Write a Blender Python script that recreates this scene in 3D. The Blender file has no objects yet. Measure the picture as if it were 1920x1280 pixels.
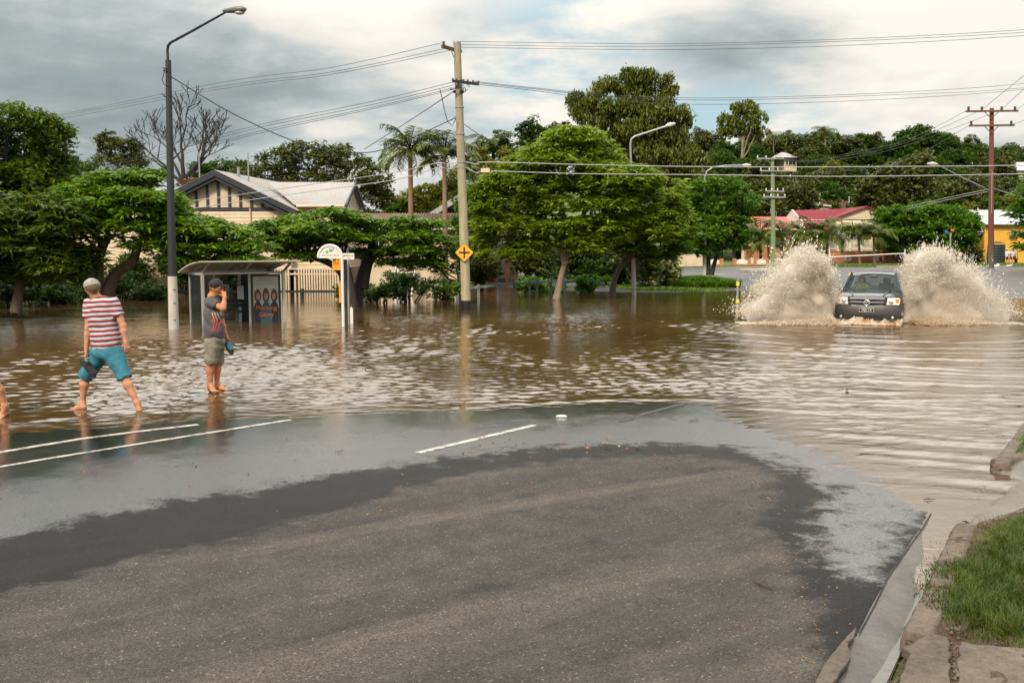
import bpy, math, random
import numpy as np
from mathutils import Vector, Matrix, Euler
R = math.radians
random.seed(7)
rng = np.random.default_rng(11)
scene = bpy.context.scene
COL = scene.collection
# ---------------------------------------------------------------- camera
F = 1800.0; HZ = 458.0; CH = 2.3
TH = math.atan((640 - HZ) / F); CT, ST = math.cos(TH), math.sin(TH)
def ray(px, py):
    a = (px - 960) / F; b = (640 - py) / F
    return (a, CT + b * ST, -ST + b * CT)
def W(px, py, Y):
    d = ray(px, py); t = Y / d[1]
    return Vector((d[0] * t, Y, CH + d[2] * t))
def G(px, py, z=0.0):
    d = ray(px, py); t = (z - CH) / d[2]
    return Vector((d[0] * t, d[1] * t, z))
def gx(px, Y):            # world x of a picture column at depth Y (around the horizon)
    return W(px, HZ + 20, Y).x
cam = bpy.data.objects.new('camera', bpy.data.cameras.new('camera'))
COL.objects.link(cam); scene.camera = cam
cam.location = (0, 0, CH); cam.rotation_euler = (R(90) - TH, 0, 0)
cam.data.sensor_width = 36; cam.data.lens = F / 1920 * 36
cam.data.clip_start = 0.1; cam.data.clip_end = 6000
# ---------------------------------------------------------------- numpy noise
def vnoise(x, y, seed=0):
    r = np.random.default_rng(seed).random((256, 256))
    xi = np.floor(x).astype(int); yi = np.floor(y).astype(int)
    fx = x - xi; fy = y - yi
    fx = fx * fx * (3 - 2 * fx); fy = fy * fy * (3 - 2 * fy)
    a = r[xi & 255, yi & 255]; b = r[(xi + 1) & 255, yi & 255]
    c = r[xi & 255, (yi + 1) & 255]; d = r[(xi + 1) & 255, (yi + 1) & 255]
    return (a * (1 - fx) + b * fx) * (1 - fy) + (c * (1 - fx) + d * fx) * fy
def fbm(x, y, seed=0, o=4):
    s = 0; a = 0.5; t = 0
    for i in range(o):
        s = s + a * vnoise(x * 2 ** i + 17 * i, y * 2 ** i + 31 * i, seed + i); t += a; a *= .5
    return s / t
def sst(a, b, x):
    t = np.clip((x - a) / (b - a), 0, 1); return t * t * (3 - 2 * t)
def sdpoly(x, y, poly):           # signed distance, positive inside
    x = np.asarray(x, float); y = np.asarray(y, float)
    d = np.full(x.shape, 1e18); ins = np.zeros(x.shape, bool)
    n = len(poly)
    for i in range(n):
        ax, ay = poly[i][0], poly[i][1]; bx, by = poly[(i + 1) % n][0], poly[(i + 1) % n][1]
        ex, ey = bx - ax, by - ay; wx, wy = x - ax, y - ay
        t = np.clip((wx * ex + wy * ey) / (ex * ex + ey * ey + 1e-12), 0, 1)
        d = np.minimum(d, (wx - ex * t) ** 2 + (wy - ey * t) ** 2)
        c = ((ay > y) != (by > y)) & (x < (bx - ax) * (y - ay) / ((by - ay) if by != ay else 1e-12) + ax)
        ins ^= c
    return np.where(ins, 1, -1) * np.sqrt(d)
# ---------------------------------------------------------------- materials
def mat(name):
    m = bpy.data.materials.new(name); m.use_nodes = True
    nt = m.node_tree; b = nt.nodes['Principled BSDF']
    return m, nt, b
def N(nt, t, **kw):
    n = nt.nodes.new(t)
    for k, v in kw.items():
        if k.startswith('i_'):
            n.inputs[k[2:].replace('_', ' ')].default_value = v
        else: setattr(n, k, v)
    return n
def L(nt, a, b): nt.links.new(a, b)
def lin(c):
    return tuple(((v / 255) / 12.92 if v / 255 < .04045 else ((v / 255 + .055) / 1.055) ** 2.4) for v in c) + (1,)
def mth(nt, op, a, b=None, c=None, clamp=False):
    n = nt.nodes.new('ShaderNodeMath'); n.operation = op; n.use_clamp = clamp
    for i, v in enumerate((a, b, c)):
        if v is None: continue
        if isinstance(v, (int, float)): n.inputs[i].default_value = v
        else: L(nt, v, n.inputs[i])
    return n.outputs[0]
def mixc(nt, f, a, b, mode='MIX'):
    n = nt.nodes.new('ShaderNodeMix'); n.data_type = 'RGBA'; n.blend_type = mode
    for i, v in ((0, f), (6, a), (7, b)):
        if isinstance(v, (int, float)): n.inputs[i].default_value = v
        elif isinstance(v, tuple): n.inputs[i].default_value = v
        else: L(nt, v, n.inputs[i])
    return n.outputs[2]
def ramp(nt, src, stops):
    n = nt.nodes.new('ShaderNodeValToRGB')
    e = n.color_ramp.elements
    while len(e) < len(stops): e.new(0.5)
    for i, (p, c) in enumerate(stops):
        e[i].position = p; e[i].color = c if len(c) == 4 else tuple(c) + (1,)
    L(nt, src, n.inputs[0]); return n.outputs[0]
def noise(nt, vec, scale, detail=4, rough=.55, dist=0, dims=None):
    n = nt.nodes.new('ShaderNodeTexNoise')
    n.inputs['Scale'].default_value = scale; n.inputs['Detail'].default_value = detail
    n.inputs['Roughness'].default_value = rough; n.inputs['Distortion'].default_value = dist
    if vec is not None: L(nt, vec, n.inputs['Vector'])
    return n.outputs['Fac']
def mapr(nt, v, a, b, c, d, smooth=False):
    n = nt.nodes.new('ShaderNodeMapRange')
    if smooth: n.interpolation_type = 'SMOOTHSTEP'
    L(nt, v, n.inputs[0])
    for i, q in enumerate((a, b, c, d)): n.inputs[i + 1].default_value = q
    return n.outputs[0]
def coords(nt, kind='Object', scale=None):
    n = nt.nodes.new('ShaderNodeTexCoord'); o = n.outputs[kind]
    if scale:
        m = nt.nodes.new('ShaderNodeMapping'); m.inputs['Scale'].default_value = scale; L(nt, o, m.inputs[0]); o = m.outputs[0]
    return o
def bump(nt, h, strength, dist, b, prev=None):
    n = nt.nodes.new('ShaderNodeBump'); n.inputs['Strength'].default_value = strength; n.inputs['Distance'].default_value = dist
    L(nt, h, n.inputs['Height'])
    if prev is not None: L(nt, prev, n.inputs['Normal'])
    if b is not None: L(nt, n.outputs[0], b.inputs['Normal'])
    return n.outputs[0]
_mc = {}
def paint(name, col, rough=.5, metal=0, var=.12, scale=6, bumpd=.003, spec=.5):
    """a painted / plain surface with slight soiling and unevenness"""
    if name in _mc: return _mc[name]
    m, nt, b = mat(name)
    co = coords(nt)
    n1 = noise(nt, co, scale, 6, .6); n2 = noise(nt, co, scale * 9, 3, .6)
    f = mapr(nt, n1, .3, .75, 1 - var * 1.6, 1 + var)
    c = mixc(nt, 1.0, col if len(col) == 4 else col + (1,), f, 'MULTIPLY')
    L(nt, c, b.inputs['Base Color'])
    L(nt, mapr(nt, n1, .3, .7, min(1, rough + .12), max(.03, rough - .08)), b.inputs['Roughness'])
    b.inputs['Metallic'].default_value = metal; b.inputs['Specular IOR Level'].default_value = spec
    if bumpd: bump(nt, n2, .5, bumpd, b)
    _mc[name] = m; return m
# ---------------------------------------------------------------- objects
def tag(o, label=None, cat=None, group=None, kind=None):
    if label: o['label'] = label
    if cat: o['category'] = cat
    if group: o['group'] = group
    if kind: o['kind'] = kind
    return o
def empty(name, loc, label=None, cat=None, group=None, rz=0):
    o = bpy.data.objects.new(name, None); COL.objects.link(o)
    o.location = loc; o.rotation_euler = (0, 0, rz); o.empty_display_size = .2
    return tag(o, label, cat, group)
def wloc(o):
    v = Vector((0, 0, 0))
    while o is not None: v += Vector(o.location); o = o.parent
    return v
def npmesh(name, V, Fq, m, parent=None, loc=None, smooth=False, attrs=None):
    """V (n,3) float array, Fq (k,3|4) int array (or list of them)"""
    me = bpy.data.meshes.new(name)
    V = np.asarray(V, dtype=np.float32)
    off = np.array(wloc(parent) if parent is not None else (loc if loc is not None else (0, 0, 0)), dtype=np.float32)
    if parent is not None and loc is not None: off = off + np.array(loc, dtype=np.float32)
    V = V - off
    if not isinstance(Fq, (list, tuple)): Fq = [Fq]
    Fq = [np.asarray(q, dtype=np.int32) for q in Fq if len(q)]
    nl = sum(q.size for q in Fq); npoly = sum(len(q) for q in Fq)
    me.vertices.add(len(V)); me.vertices.foreach_set('co', V.ravel())
    me.loops.add(nl); me.polygons.add(npoly)
    me.loops.foreach_set('vertex_index', np.concatenate([q.ravel() for q in Fq]))
    st = []; s = 0
    for q in Fq:
        st.append(s + np.arange(len(q)) * q.shape[1]); s += q.size
    me.polygons.foreach_set('loop_start', np.concatenate(st).astype(np.int32))
    if smooth: me.polygons.foreach_set('use_smooth', np.ones(npoly, bool))
    me.update(calc_edges=True); me.validate(verbose=False)
    for k, a in (attrs or {}).items():
        at = me.attributes.new(k, 'FLOAT', 'POINT'); at.data.foreach_set('value', np.asarray(a, dtype=np.float32).ravel())
    me.materials.append(m)
    o = bpy.data.objects.new(name, me); COL.objects.link(o)
    if parent is not None:
        o.parent = parent
        if loc is not None: o.location = loc
    elif loc is not None: o.location = loc
    return o
def grid_faces(nr, nc):
    i = np.arange(nr - 1)[:, None] * nc + np.arange(nc - 1)[None, :]
    return np.stack([i, i + 1, i + nc + 1, i + nc], -1).reshape(-1, 4)
def compact(V, Fq):
    u, inv = np.unique(Fq, return_inverse=True)
    return V[u], inv.reshape(Fq.shape), u
class MB:
    def __init__(s): s.v = []; s.f = []
    def add(s, vs, fs):
        n = len(s.v); s.v += [tuple(p) for p in vs]; s.f += [tuple(i + n for i in q) for q in fs]; return s
    def box(s, c, d, rz=0, M=None):
        hx, hy, hz = d[0] / 2, d[1] / 2, d[2] / 2
        p = [Vector((a * hx, b * hy, e * hz)) for e in (-1, 1) for a, b in ((-1, -1), (1, -1), (1, 1), (-1, 1))]
        if M is None: M = Matrix.Rotation(rz, 3, 'Z')
        p = [M @ q + Vector(c) for q in p]
        return s.add(p, [(3, 2, 1, 0), (4, 5, 6, 7), (0, 1, 5, 4), (1, 2, 6, 5), (2, 3, 7, 6), (3, 0, 4, 7)])
    def mm(s, a, b): # box by min / max corners
        return s.box([(a[i] + b[i]) / 2 for i in range(3)], [abs(b[i] - a[i]) for i in range(3)])
    def bar(s, a, b, w, h=None, up=(0, 0, 1)): # square bar from a to b
        a = Vector(a); b = Vector(b); h = h or w; d = (b - a); ln = d.length; d.normalize()
        u = Vector(up)
        if abs(d.dot(u)) > .98: u = Vector((0, 1, 0))
        x = d.cross(u).normalized(); y = x.cross(d)
        M = Matrix((x, d, y)).transposed()
        return s.box((a + b) / 2, (w, ln, h), M=M)
    def tube(s, pts, rad, n=8, cap=True):
        pts = [Vector(p) for p in pts]
        if isinstance(rad, (int, float)): rad = [rad] * len(pts)
        base = len(s.v); prev = None; nv = []
        for i, p in enumerate(pts):
            d = (pts[min(i + 1, len(pts) - 1)] - pts[max(i - 1, 0)])
            if d.length < 1e-9: d = Vector((0, 0, 1))
            d.normalize()
            if prev is None:
                u = Vector((0, 0, 1)) if abs(d.z) < .9 else Vector((1, 0, 0))
                x = d.cross(u).normalized()
            else:
                x = (prev - d * prev.dot(d)).normalized()
            prev = x; y = d.cross(x)
            for k in range(n):
                a = 2 * math.pi * k / n
                nv.append(p + (x * math.cos(a) + y * math.sin(a)) * rad[i])
        fs = []
        for i in range(len(pts) - 1):
            for k in range(n):
                a = i * n + k; b = i * n + (k + 1) % n
                fs.append((a, b, b + n, a + n))
        if cap:
            fs.append(tuple(range(n - 1, -1, -1))); fs.append(tuple((len(pts) - 1) * n + k for k in range(n)))
        return s.add(nv, fs)
    def prism(s, poly, thick, axis=1, at=0.0):
        """poly: 2D outline; extruded along axis (1 = y: poly is x,z; 0 = x: poly is y,z; 2 = z: poly is x,y)"""
        n = len(poly)
        def p3(q, t):
            return (q[0], t, q[1]) if axis == 1 else ((t, q[0], q[1]) if axis == 0 else (q[0], q[1], t))
        vs = [p3(q, at) for q in poly] + [p3(q, at + thick) for q in poly]
        fs = [tuple(range(n)), tuple(range(2 * n - 1, n - 1, -1))] + [(i, i + n, (i + 1) % n + n, (i + 1) % n) for i in range(n)]
        return s.add(vs, fs)
    def ball(s, c, r, n=10, sc=(1, 1, 1)):
        vs = []; fs = []; m = n // 2 + 1
        for i in range(m + 1):
            t = math.pi * i / m
            for k in range(n):
                a = 2 * math.pi * k / n
                vs.append((c[0] + r * sc[0] * math.sin(t) * math.cos(a), c[1] + r * sc[1] * math.sin(t) * math.sin(a), c[2] + r * sc[2] * math.cos(t)))
        for i in range(m):
            for k in range(n):
                fs.append((i * n + k, (i + 1) * n + k, (i + 1) * n + (k + 1) % n, i * n + (k + 1) % n))
        return s.add(vs, fs)
    def build(s, name, m, parent=None, world=True, smooth=False, bevel=0, loc=None):
        me = bpy.data.meshes.new(name)
        off = Vector((0, 0, 0))
        if world: off = wloc(parent) if parent is not None else (Vector(loc) if loc is not None else off)
        me.from_pydata([tuple(Vector(p) - off) for p in s.v], [], s.f); me.update()
        import bmesh
        bm = bmesh.new(); bm.from_mesh(me); bmesh.ops.recalc_face_normals(bm, faces=bm.faces); bm.to_mesh(me); bm.free()
        if smooth:
            me.polygons.foreach_set('use_smooth', np.ones(len(me.polygons), bool))
            try: me.set_sharp_from_angle(angle=R(45))
            except Exception: pass
        me.materials.append(m)
        o = bpy.data.objects.new(name, me); COL.objects.link(o)
        if parent is not None: o.parent = parent
        elif loc is not None: o.location = loc
        if bevel:
            bv = o.modifiers.new('bevel', 'BEVEL'); bv.width = bevel; bv.segments = 2; bv.limit_method = 'ANGLE'
        return o
def copy_tree(o, parent=None):
    c = o.copy(); COL.objects.link(c)
    if parent is not None: c.parent = parent
    for ch in o.children: copy_tree(ch, c)
    return c
def text(body, size, m, parent, loc, rot=(R(90), 0, 0), name='lettering', ext=.004, align='CENTER', sx=1.0):
    cu = bpy.data.curves.new(name, 'FONT'); cu.body = body; cu.size = size; cu.extrude = ext
    cu.align_x = align; cu.align_y = 'CENTER'; cu.resolution_u = 3
    cu.materials.append(m)
    t = bpy.data.objects.new(name, cu); COL.objects.link(t)
    bpy.context.view_layer.update()
    me = bpy.data.meshes.new_from_object(t); bpy.data.objects.remove(t)
    if not me.materials: me.materials.append(m)
    o = bpy.data.objects.new(name, me); COL.objects.link(o)
    o.location = loc; o.rotation_euler = rot; o.scale = (sx, 1, 1)
    if parent is not None: o.parent = parent
    return o
# ---------------------------------------------------------------- sky and sun
SUN_EL, SUN_AZ = R(42), R(205)      # from behind the camera, a little to its left
w = bpy.data.worlds.new('World'); scene.world = w; w.use_nodes = True
nt = w.node_tree; bg = nt.nodes['Background']
sky = N(nt, 'ShaderNodeTexSky', sky_type='NISHITA', sun_disc=False, sun_elevation=SUN_EL, sun_rotation=SUN_AZ, air_density=1.0, dust_density=2.0)
STR = 0.1
tc = N(nt, 'ShaderNodeTexCoord').outputs['Generated']
sep = N(nt, 'ShaderNodeSeparateXYZ'); L(nt, tc, sep.inputs[0])
zz = mth(nt, 'ADD', mth(nt, 'MAXIMUM', sep.outputs[2], 0.0), 0.16)
cmb = N(nt, 'ShaderNodeCombineXYZ')
L(nt, mth(nt, 'DIVIDE', sep.outputs[0], zz), cmb.inputs[0]); L(nt, mth(nt, 'DIVIDE', sep.outputs[1], zz), cmb.inputs[1])
cl = cmb.outputs[0]
n_big = noise(nt, cl, .8, 7, .5, .15)
n_fine = noise(nt, cl, 2.3, 9, .58, .15)
wisp = noise(nt, tc, 9.0, 8, .6, .2)
val = mth(nt, 'ADD', mth(nt, 'ADD', mth(nt, 'MULTIPLY', n_big, .52), -.09), mth(nt, 'MULTIPLY', n_fine, .66))
val = mth(nt, 'ADD', val, mth(nt, 'MULTIPLY', mth(nt, 'SUBTRACT', wisp, .3), .22))
def blob(px, py, size, wgt, acc, sq=1.0):
    d = Vector(ray(px, py)).normalized()
    # squashed distance: vertical counts more than horizontal
    sb = N(nt, 'ShaderNodeVectorMath', operation='SUBTRACT'); L(nt, tc, sb.inputs[0]); sb.inputs[1].default_value = d
    sc = N(nt, 'ShaderNodeVectorMath', operation='MULTIPLY'); L(nt, sb.outputs[0], sc.inputs[0]); sc.inputs[1].default_value = (1, 1, sq)
    ln = N(nt, 'ShaderNodeVectorMath', operation='LENGTH'); L(nt, sc.outputs[0], ln.inputs[0])
    f = mapr(nt, ln.outputs['Value'], size, 0, 0, wgt, True)
    return f if acc is None else mth(nt, 'ADD', acc, f)
acc = None
for px, py, s, wg, sq in ((110, 150, .30, -.24, 2.2), (420, 175, .26, -.20, 2.4), (760, 170, .16, -.10, 2.2), (1330, 120, .20, -.15, 2.6), (1000, 60, .14, .06, 1),
                          (1700, 130, .20, -.06, 3), (1850, 15, .20, .34, 1.6), (640, 15, .20, .16, 1.6), (300, 60, .2, .08, 2.2), (1110, 20, .10, .12, 1), (1560, 215, .16, .10, 2),
                          (1000, 135, .08, .14, 2.0), (700, 230, .30, .08, 3), (1340, 210, .2, .12, 3), (960, -600, .6, .10, 1), (1500, -300, .35, .08, 1)):
    acc = blob(px, py, s, wg, acc, sq)
val = mth(nt, 'ADD', val, acc)
cloud = ramp(nt, val, [(.22, lin((140, 151, 154))), (.38, lin((168, 178, 179))), (.50, lin((200, 206, 205))), (.60, lin((234, 231, 224))), (.74, lin((255, 249, 238)))])
blue = None
for px, py, s, wg, sq in ((1090, 70, .14, 1.2, .8), (1230, 240, .22, 1.1, 2.6), (930, 130, .12, .9, 1.6), (700, 320, .2, .5, 2), (200, 130, .14, .3, 2), (1420, 230, .16, .8, 2.6)):
    blue = blob(px, py, s, wg, blue, sq)
blue = mth(nt, 'MULTIPLY', blue, mapr(nt, n_fine, .40, .60, 1.0, .0))
veil = mixc(nt, .72, sky.outputs[0], tuple(v * 10 for v in lin((196, 226, 232))[:3]) + (1,))
cl10 = N(nt, 'ShaderNodeVectorMath', operation='SCALE'); L(nt, cloud, cl10.inputs[0]); cl10.inputs['Scale'].default_value = 10.0
skyc = mixc(nt, mth(nt, 'MULTIPLY', blue, .8, clamp=True), cl10.outputs[0], veil)
up = mth(nt, 'ADD', 1.0, mth(nt, 'MULTIPLY', mapr(nt, sep.outputs[2], .20, .46, 0, 2.3, True), mapr(nt, sep.outputs[1], -.1, .5, .25, 1, True)))  # added brightness in the upper sky, mostly ahead, to lift water and road reflections
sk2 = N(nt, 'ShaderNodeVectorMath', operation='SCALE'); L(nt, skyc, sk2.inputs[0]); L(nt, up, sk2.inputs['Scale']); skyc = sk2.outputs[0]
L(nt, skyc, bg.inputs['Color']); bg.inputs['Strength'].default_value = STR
sun = bpy.data.objects.new('sun', bpy.data.lights.new('sun', 'SUN')); COL.objects.link(sun)
sun.data.energy = 4.3; sun.data.angle = R(11); sun.data.color = (1, .85, .66)
# Nishita rotation: direction of the sun measured clockwise from +Y
sd_ = Vector((math.sin(SUN_AZ) * math.cos(SUN_EL), math.cos(SUN_AZ) * math.cos(SUN_EL), math.sin(SUN_EL)))
sun.rotation_euler = sd_.to_track_quat('Z', 'Y').to_euler()
scene.view_settings.view_transform = 'Standard'; scene.view_settings.look = 'None'
scene.view_settings.exposure = 0.0; scene.view_settings.gamma = 1
scene.cycles.max_bounces = 8; scene.cycles.volume_bounces = 8; scene.cycles.transparent_max_bounces = 8
scene.cycles.caustics_reflective = False; scene.cycles.caustics_refractive = False
# ================================================================ TERRAIN, ROAD, WATER
shore_px = [(-700, 905), (-300, 858), (0, 812), (130, 802), (280, 790), (540, 779), (760, 770), (900, 764), (1100, 753), (1280, 748), (1335, 757), (1400, 790), (1500, 828), (1600, 866), (1700, 916), (1742, 955)]
land = [G(*p)[:2] for p in shore_px]
land += [(5.5, 7.2), (7, 3), (7, -12), (-16, -12), (-16, 5)]
def zroad(x, y):
    sd = sdpoly(x, y, land)
    return np.where(sd > 0, .0165 * sd, np.maximum(.028 * sd, -.55)) + .0
def G2(px, py, dz=0.0):
    p = G(px, py, 0)
    for _ in range(8): p = G(px, py, float(zroad(p.x, p.y)) + dz)
    return p
def P2(pts, dz=0.0): return [tuple(G2(a, b, dz)[:2]) for a, b in pts]
_sx = np.array([gx(-900, 46), gx(1250, 47), gx(1400, 50), gx(1560, 47), gx(1750, 44), gx(1920, 42), gx(2600, 38)])
_sy = np.array([46, 48, 50, 48, 44, 42, 38.])
def shoreY(x):
    left = 46 + 0 * x
    s = np.interp(x, _sx, _sy)
    return s + 22 * sst(6, -10, x)
def hillH(x): return 10.0 * sst(-30, 12, x) + 3.5 + 1.6 * np.sin(x * .031 + .6) + 1.0 * np.sin(x * .013)
def terr(x, y):
    x = np.asarray(x, float); y = np.asarray(y, float)
    d = y - shoreY(x)
    z = np.where(d < 0, np.maximum(.03 * d, -.55), .0125 * np.minimum(d, 48))
    z = z + sst(96, 215, y) * hillH(x)
    z = z + 2.2 * np.exp(-((x - 77) ** 2 / 500 + (y - 208) ** 2 / 300))
    near = sst(26, 19, y)
    zn = zroad(x, y) - .10
    z = np.where(y < 26, zn * near + z * (1 - near), z)
    return z
def tz(x, y): return float(terr(np.array([x]), np.array([y]))[0])
def T(px, Y, dz=0.0):              # point on the terrain in a picture column
    x = gx(px, Y); return Vector((x, Y, tz(x, Y) + dz))
def axis(segs):
    out = []
    for a, b, s in segs: out += list(np.arange(a, b, s))
    return np.array(out + [segs[-1][1]])
xs = axis([(-700, -200, 50), (-200, -80, 8), (-80, -20, 2), (-20, 60, 1), (60, 140, 3), (140, 300, 10), (300, 900, 60)])
ys = axis([(-60, 0, 6), (0, 30, 1), (30, 130, 1.2), (130, 260, 4), (260, 1400, 60)])
X, Y = np.meshgrid(xs, ys)
Z = terr(X, Y) + (fbm(X * .3, Y * .3, 5) - .5) * np.where(Y > 76, .12, .03)
m, nt, b = mat('ground_soil_grass'); co = coords(nt)
n1 = noise(nt, co, .5, 6, .6); n2 = noise(nt, co, 6, 5, .7)
c = ramp(nt, mth(nt, 'ADD', mth(nt, 'MULTIPLY', n1, .7), mth(nt, 'MULTIPLY', n2, .3)), [(.36, (.050, .085, .016)), (.50, (.085, .135, .025)), (.62, (.15, .19, .045))])
L(nt, c, b.inputs['Base Color']); b.inputs['Roughness'].default_value = .9; bump(nt, n2, .8, .05, b)
tag(npmesh('ground', np.stack([X, Y, Z], -1).reshape(-1, 3), grid_faces(len(ys), len(xs)), m, smooth=True), 'green grassy ground rising to the wooded hill', None, None, 'structure')

# ---- near road
dry_px = [(-600, 1400), (-600, 1200), (-200, 1150), (0, 1112), (300, 1040), (520, 985), (700, 932), (850, 892), (1000, 866), (1150, 856), (1290, 853), (1400, 866), (1462, 890), (1436, 960), (1470, 1020), (1520, 1100), (1535, 1190), (1545, 1280), (1560, 1500), (900, 1700), (-600, 1700)]
sheen_px = [(-900, 1100), (-300, 1060), (0, 1014), (200, 968), (400, 930), (560, 902), (760, 872), (900, 850), (1050, 838), (1250, 832), (1390, 842), (1480, 880), (1560, 925), (1530, 960), (1512, 1010), (1560, 1060), (1600, 1085), (1650, 1090), (1745, 962), (2000, 800), (1300, 600), (-900, 600)]
gutL_px = [(1300, 1560), (1420, 1400), (1530, 1280), (1580, 1225), (1612, 1186), (1665, 1085), (1702, 1030), (1745, 963), (1800, 900), (1870, 820), (1960, 720)]
gutR_px = [(1490, 1560), (1580, 1400), (1655, 1280), (1690, 1205), (1728, 1135), (1755, 1070), (1790, 1000), (1835, 935), (1862, 885), (1893, 842), (1985, 735)]
gutL = P2(gutL_px); gutR = P2(gutR_px)
dry = P2(dry_px); sheen = P2(sheen_px)
xs = axis([(-60, -14, 1.2), (-14, -6, .2), (-6, 4.6, .07), (4.6, 10, .2), (10, 30, 1)])
ys = axis([(-12, 3.6, .8), (3.6, 15.5, .07), (15.5, 24, .35)])
X, Y = np.meshgrid(xs, ys)
X = X.ravel(); Y = Y.ravel()
Z = zroad(X, Y)
Fq = grid_faces(len(ys), len(xs))
# keep the carriageway: left of the gutter line
gl = list(gutL); carr = gl + [(12, 24), (-60, 24), (-60, -12), (1.0, -12)]
sg = sdpoly(X, Y, carr)
cx = sg[Fq].min(1); Fq = Fq[cx > -.075]
Z = Z + (fbm(X * .9, Y * .9, 3) - .5) * .004 - .03 * sst(0.02, -.03, sg)
V = np.stack([X, Y, Z], -1)
at = {'dry': sdpoly(X, Y, dry), 'sheen': sdpoly(X, Y, sheen)}
V, Fq, u = compact(V, Fq); at = {k: v[u] for k, v in at.items()}

def asphalt(name, far=False):
    m, nt, b = mat(name); co = coords(nt)
    geo = N(nt, 'ShaderNodeNewGeometry').outputs['Position']
    vor = N(nt, 'ShaderNodeTexVoronoi', feature='F1'); vor.inputs['Scale'].default_value = 92; L(nt, geo, vor.inputs['Vector'])
    vor2 = N(nt, 'ShaderNodeTexVoronoi', feature='F1'); vor2.inputs['Scale'].default_value = 150; L(nt, geo, vor2.inputs['Vector'])
    g1 = noise(nt, geo, 45, 5, .75); g2 = noise(nt, geo, 3.2, 7, .65, .3); g3 = noise(nt, geo, .55, 4, .5)
    gr = noise(nt, geo, 110, 3, .8)
    # tyre polished streaks: noise drawn out along the way the traffic runs
    mp = N(nt, 'ShaderNodeMapping'); mp.vector_type = 'TEXTURE'; mp.inputs['Rotation'].default_value = (0, 0, R(41)); mp.inputs['Scale'].default_value = (5, .42, 1); L(nt, geo, mp.inputs[0])
    st = noise(nt, mp.outputs[0], 1.1, 5, .6, .5)
    rc = N(nt, 'ShaderNodeSeparateColor'); L(nt, vor.outputs['Color'], rc.inputs[0])
    base = ramp(nt, mth(nt, 'ADD', mth(nt, 'MULTIPLY', g2, .55), mth(nt, 'MULTIPLY', st, .45)), [(.34, (.031, .028, .026)), (.50, (.053, .047, .041)), (.66, (.082, .071, .060))])
    mp2 = N(nt, 'ShaderNodeMapping'); mp2.vector_type = 'TEXTURE'; mp2.inputs['Rotation'].default_value = (0, 0, R(33)); mp2.inputs['Scale'].default_value = (9, .75, 1); L(nt, geo, mp2.inputs[0])
    st2 = noise(nt, mp2.outputs[0], 1.3, 3, .5, .8)
    base = mixc(nt, mapr(nt, st2, .54, .70, 0, .30), base, (.17, .14, .112, 1))
    bl = noise(nt, geo, 7.5, 5, .7, .6); base = mixc(nt, mapr(nt, bl, .60, .72, 0, .55), base, (.035, .032, .030, 1))
    stone = mapr(nt, rc.outputs[0], .0, 1, .56, 1.46)
    base = mixc(nt, .75, base, stone, 'MULTIPLY')
    base = mixc(nt, .8, base, mapr(nt, gr, .3, .7, .55, 1.5), 'MULTIPLY')
    spk = mapr(nt, rc.outputs[1], .975, .995, 0, 1)
    base = mixc(nt, mth(nt, 'MULTIPLY', spk, .5), base, (.34, .28, .22, 1))
    dk = mapr(nt, rc.outputs[2], .90, .95, 0, .7)
    base = mixc(nt, dk, base, (.018, .018, .02, 1))
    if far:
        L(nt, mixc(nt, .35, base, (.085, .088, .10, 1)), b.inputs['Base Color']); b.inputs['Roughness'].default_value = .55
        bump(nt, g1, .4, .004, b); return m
    ad = N(nt, 'ShaderNodeAttribute', attribute_name='dry').outputs['Fac']
    as_ = N(nt, 'ShaderNodeAttribute', attribute_name='sheen').outputs['Fac']
    nz = mth(nt, 'ADD', mth(nt, 'MULTIPLY', mth(nt, 'SUBTRACT', g2, .5), .75), mth(nt, 'MULTIPLY', mth(nt, 'SUBTRACT', g1, .5), .45))
    fd = mapr(nt, mth(nt, 'ADD', ad, nz), -.09, .13, 1, 0, True)       # 1 = damp
    blot = mapr(nt, mth(nt, 'ADD', mth(nt, 'MULTIPLY', g2, .6), mth(nt, 'MULTIPLY', st, .4)), .41, .34, 0, .45, True)
    fd = mth(nt, 'MAXIMUM', fd, mth(nt, 'MULTIPLY', blot, mapr(nt, g3, .4, .6, 1, 0)))
    fs = mapr(nt, mth(nt, 'ADD', mth(nt, 'ADD', as_, mth(nt, 'MULTIPLY', mth(nt, 'SUBTRACT', g2, .5), 1.6)), mth(nt, 'MULTIPLY', mth(nt, 'SUBTRACT', g1, .5), .5)), -.16, .30, 0, 1, True)   # 1 = wet film
    damp = mixc(nt, fd, (1, 1, 1, 1), (.15, .157, .17, 1))
    col = mixc(nt, 1, base, damp, 'MULTIPLY')
    L(nt, col, b.inputs['Base Color'])
    # film roughness: texture shows through a thin film, deeper patches go mirror smooth
    spx = N(nt, 'ShaderNodeSeparateXYZ'); L(nt, geo, spx.inputs[0]); wedge = mth(nt, 'MULTIPLY', mapr(nt, spx.outputs[0], 1.4, 2.4, 0, 1, True), mapr(nt, spx.outputs[1], 12, 10, 0, 1, True))
    as_ = mth(nt, 'SUBTRACT', as_, mth(nt, 'MULTIPLY', wedge, 1.1))
    deep = mapr(nt, mth(nt, 'ADD', as_, mth(nt, 'MULTIPLY', mth(nt, 'SUBTRACT', mth(nt, 'ADD', mth(nt, 'MULTIPLY', g3, .6), mth(nt, 'MULTIPLY', g2, .4)), .5), 7)), .5, 3.2, 0, 1, True)
    rw = mixc(nt, deep, (.36, .36, .36, 1), (.13, .13, .13, 1))
    r1 = mixc(nt, fd, (.88, .88, .88, 1), (.46, .46, .46, 1)); rr = mixc(nt, fs, r1, rw)
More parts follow.
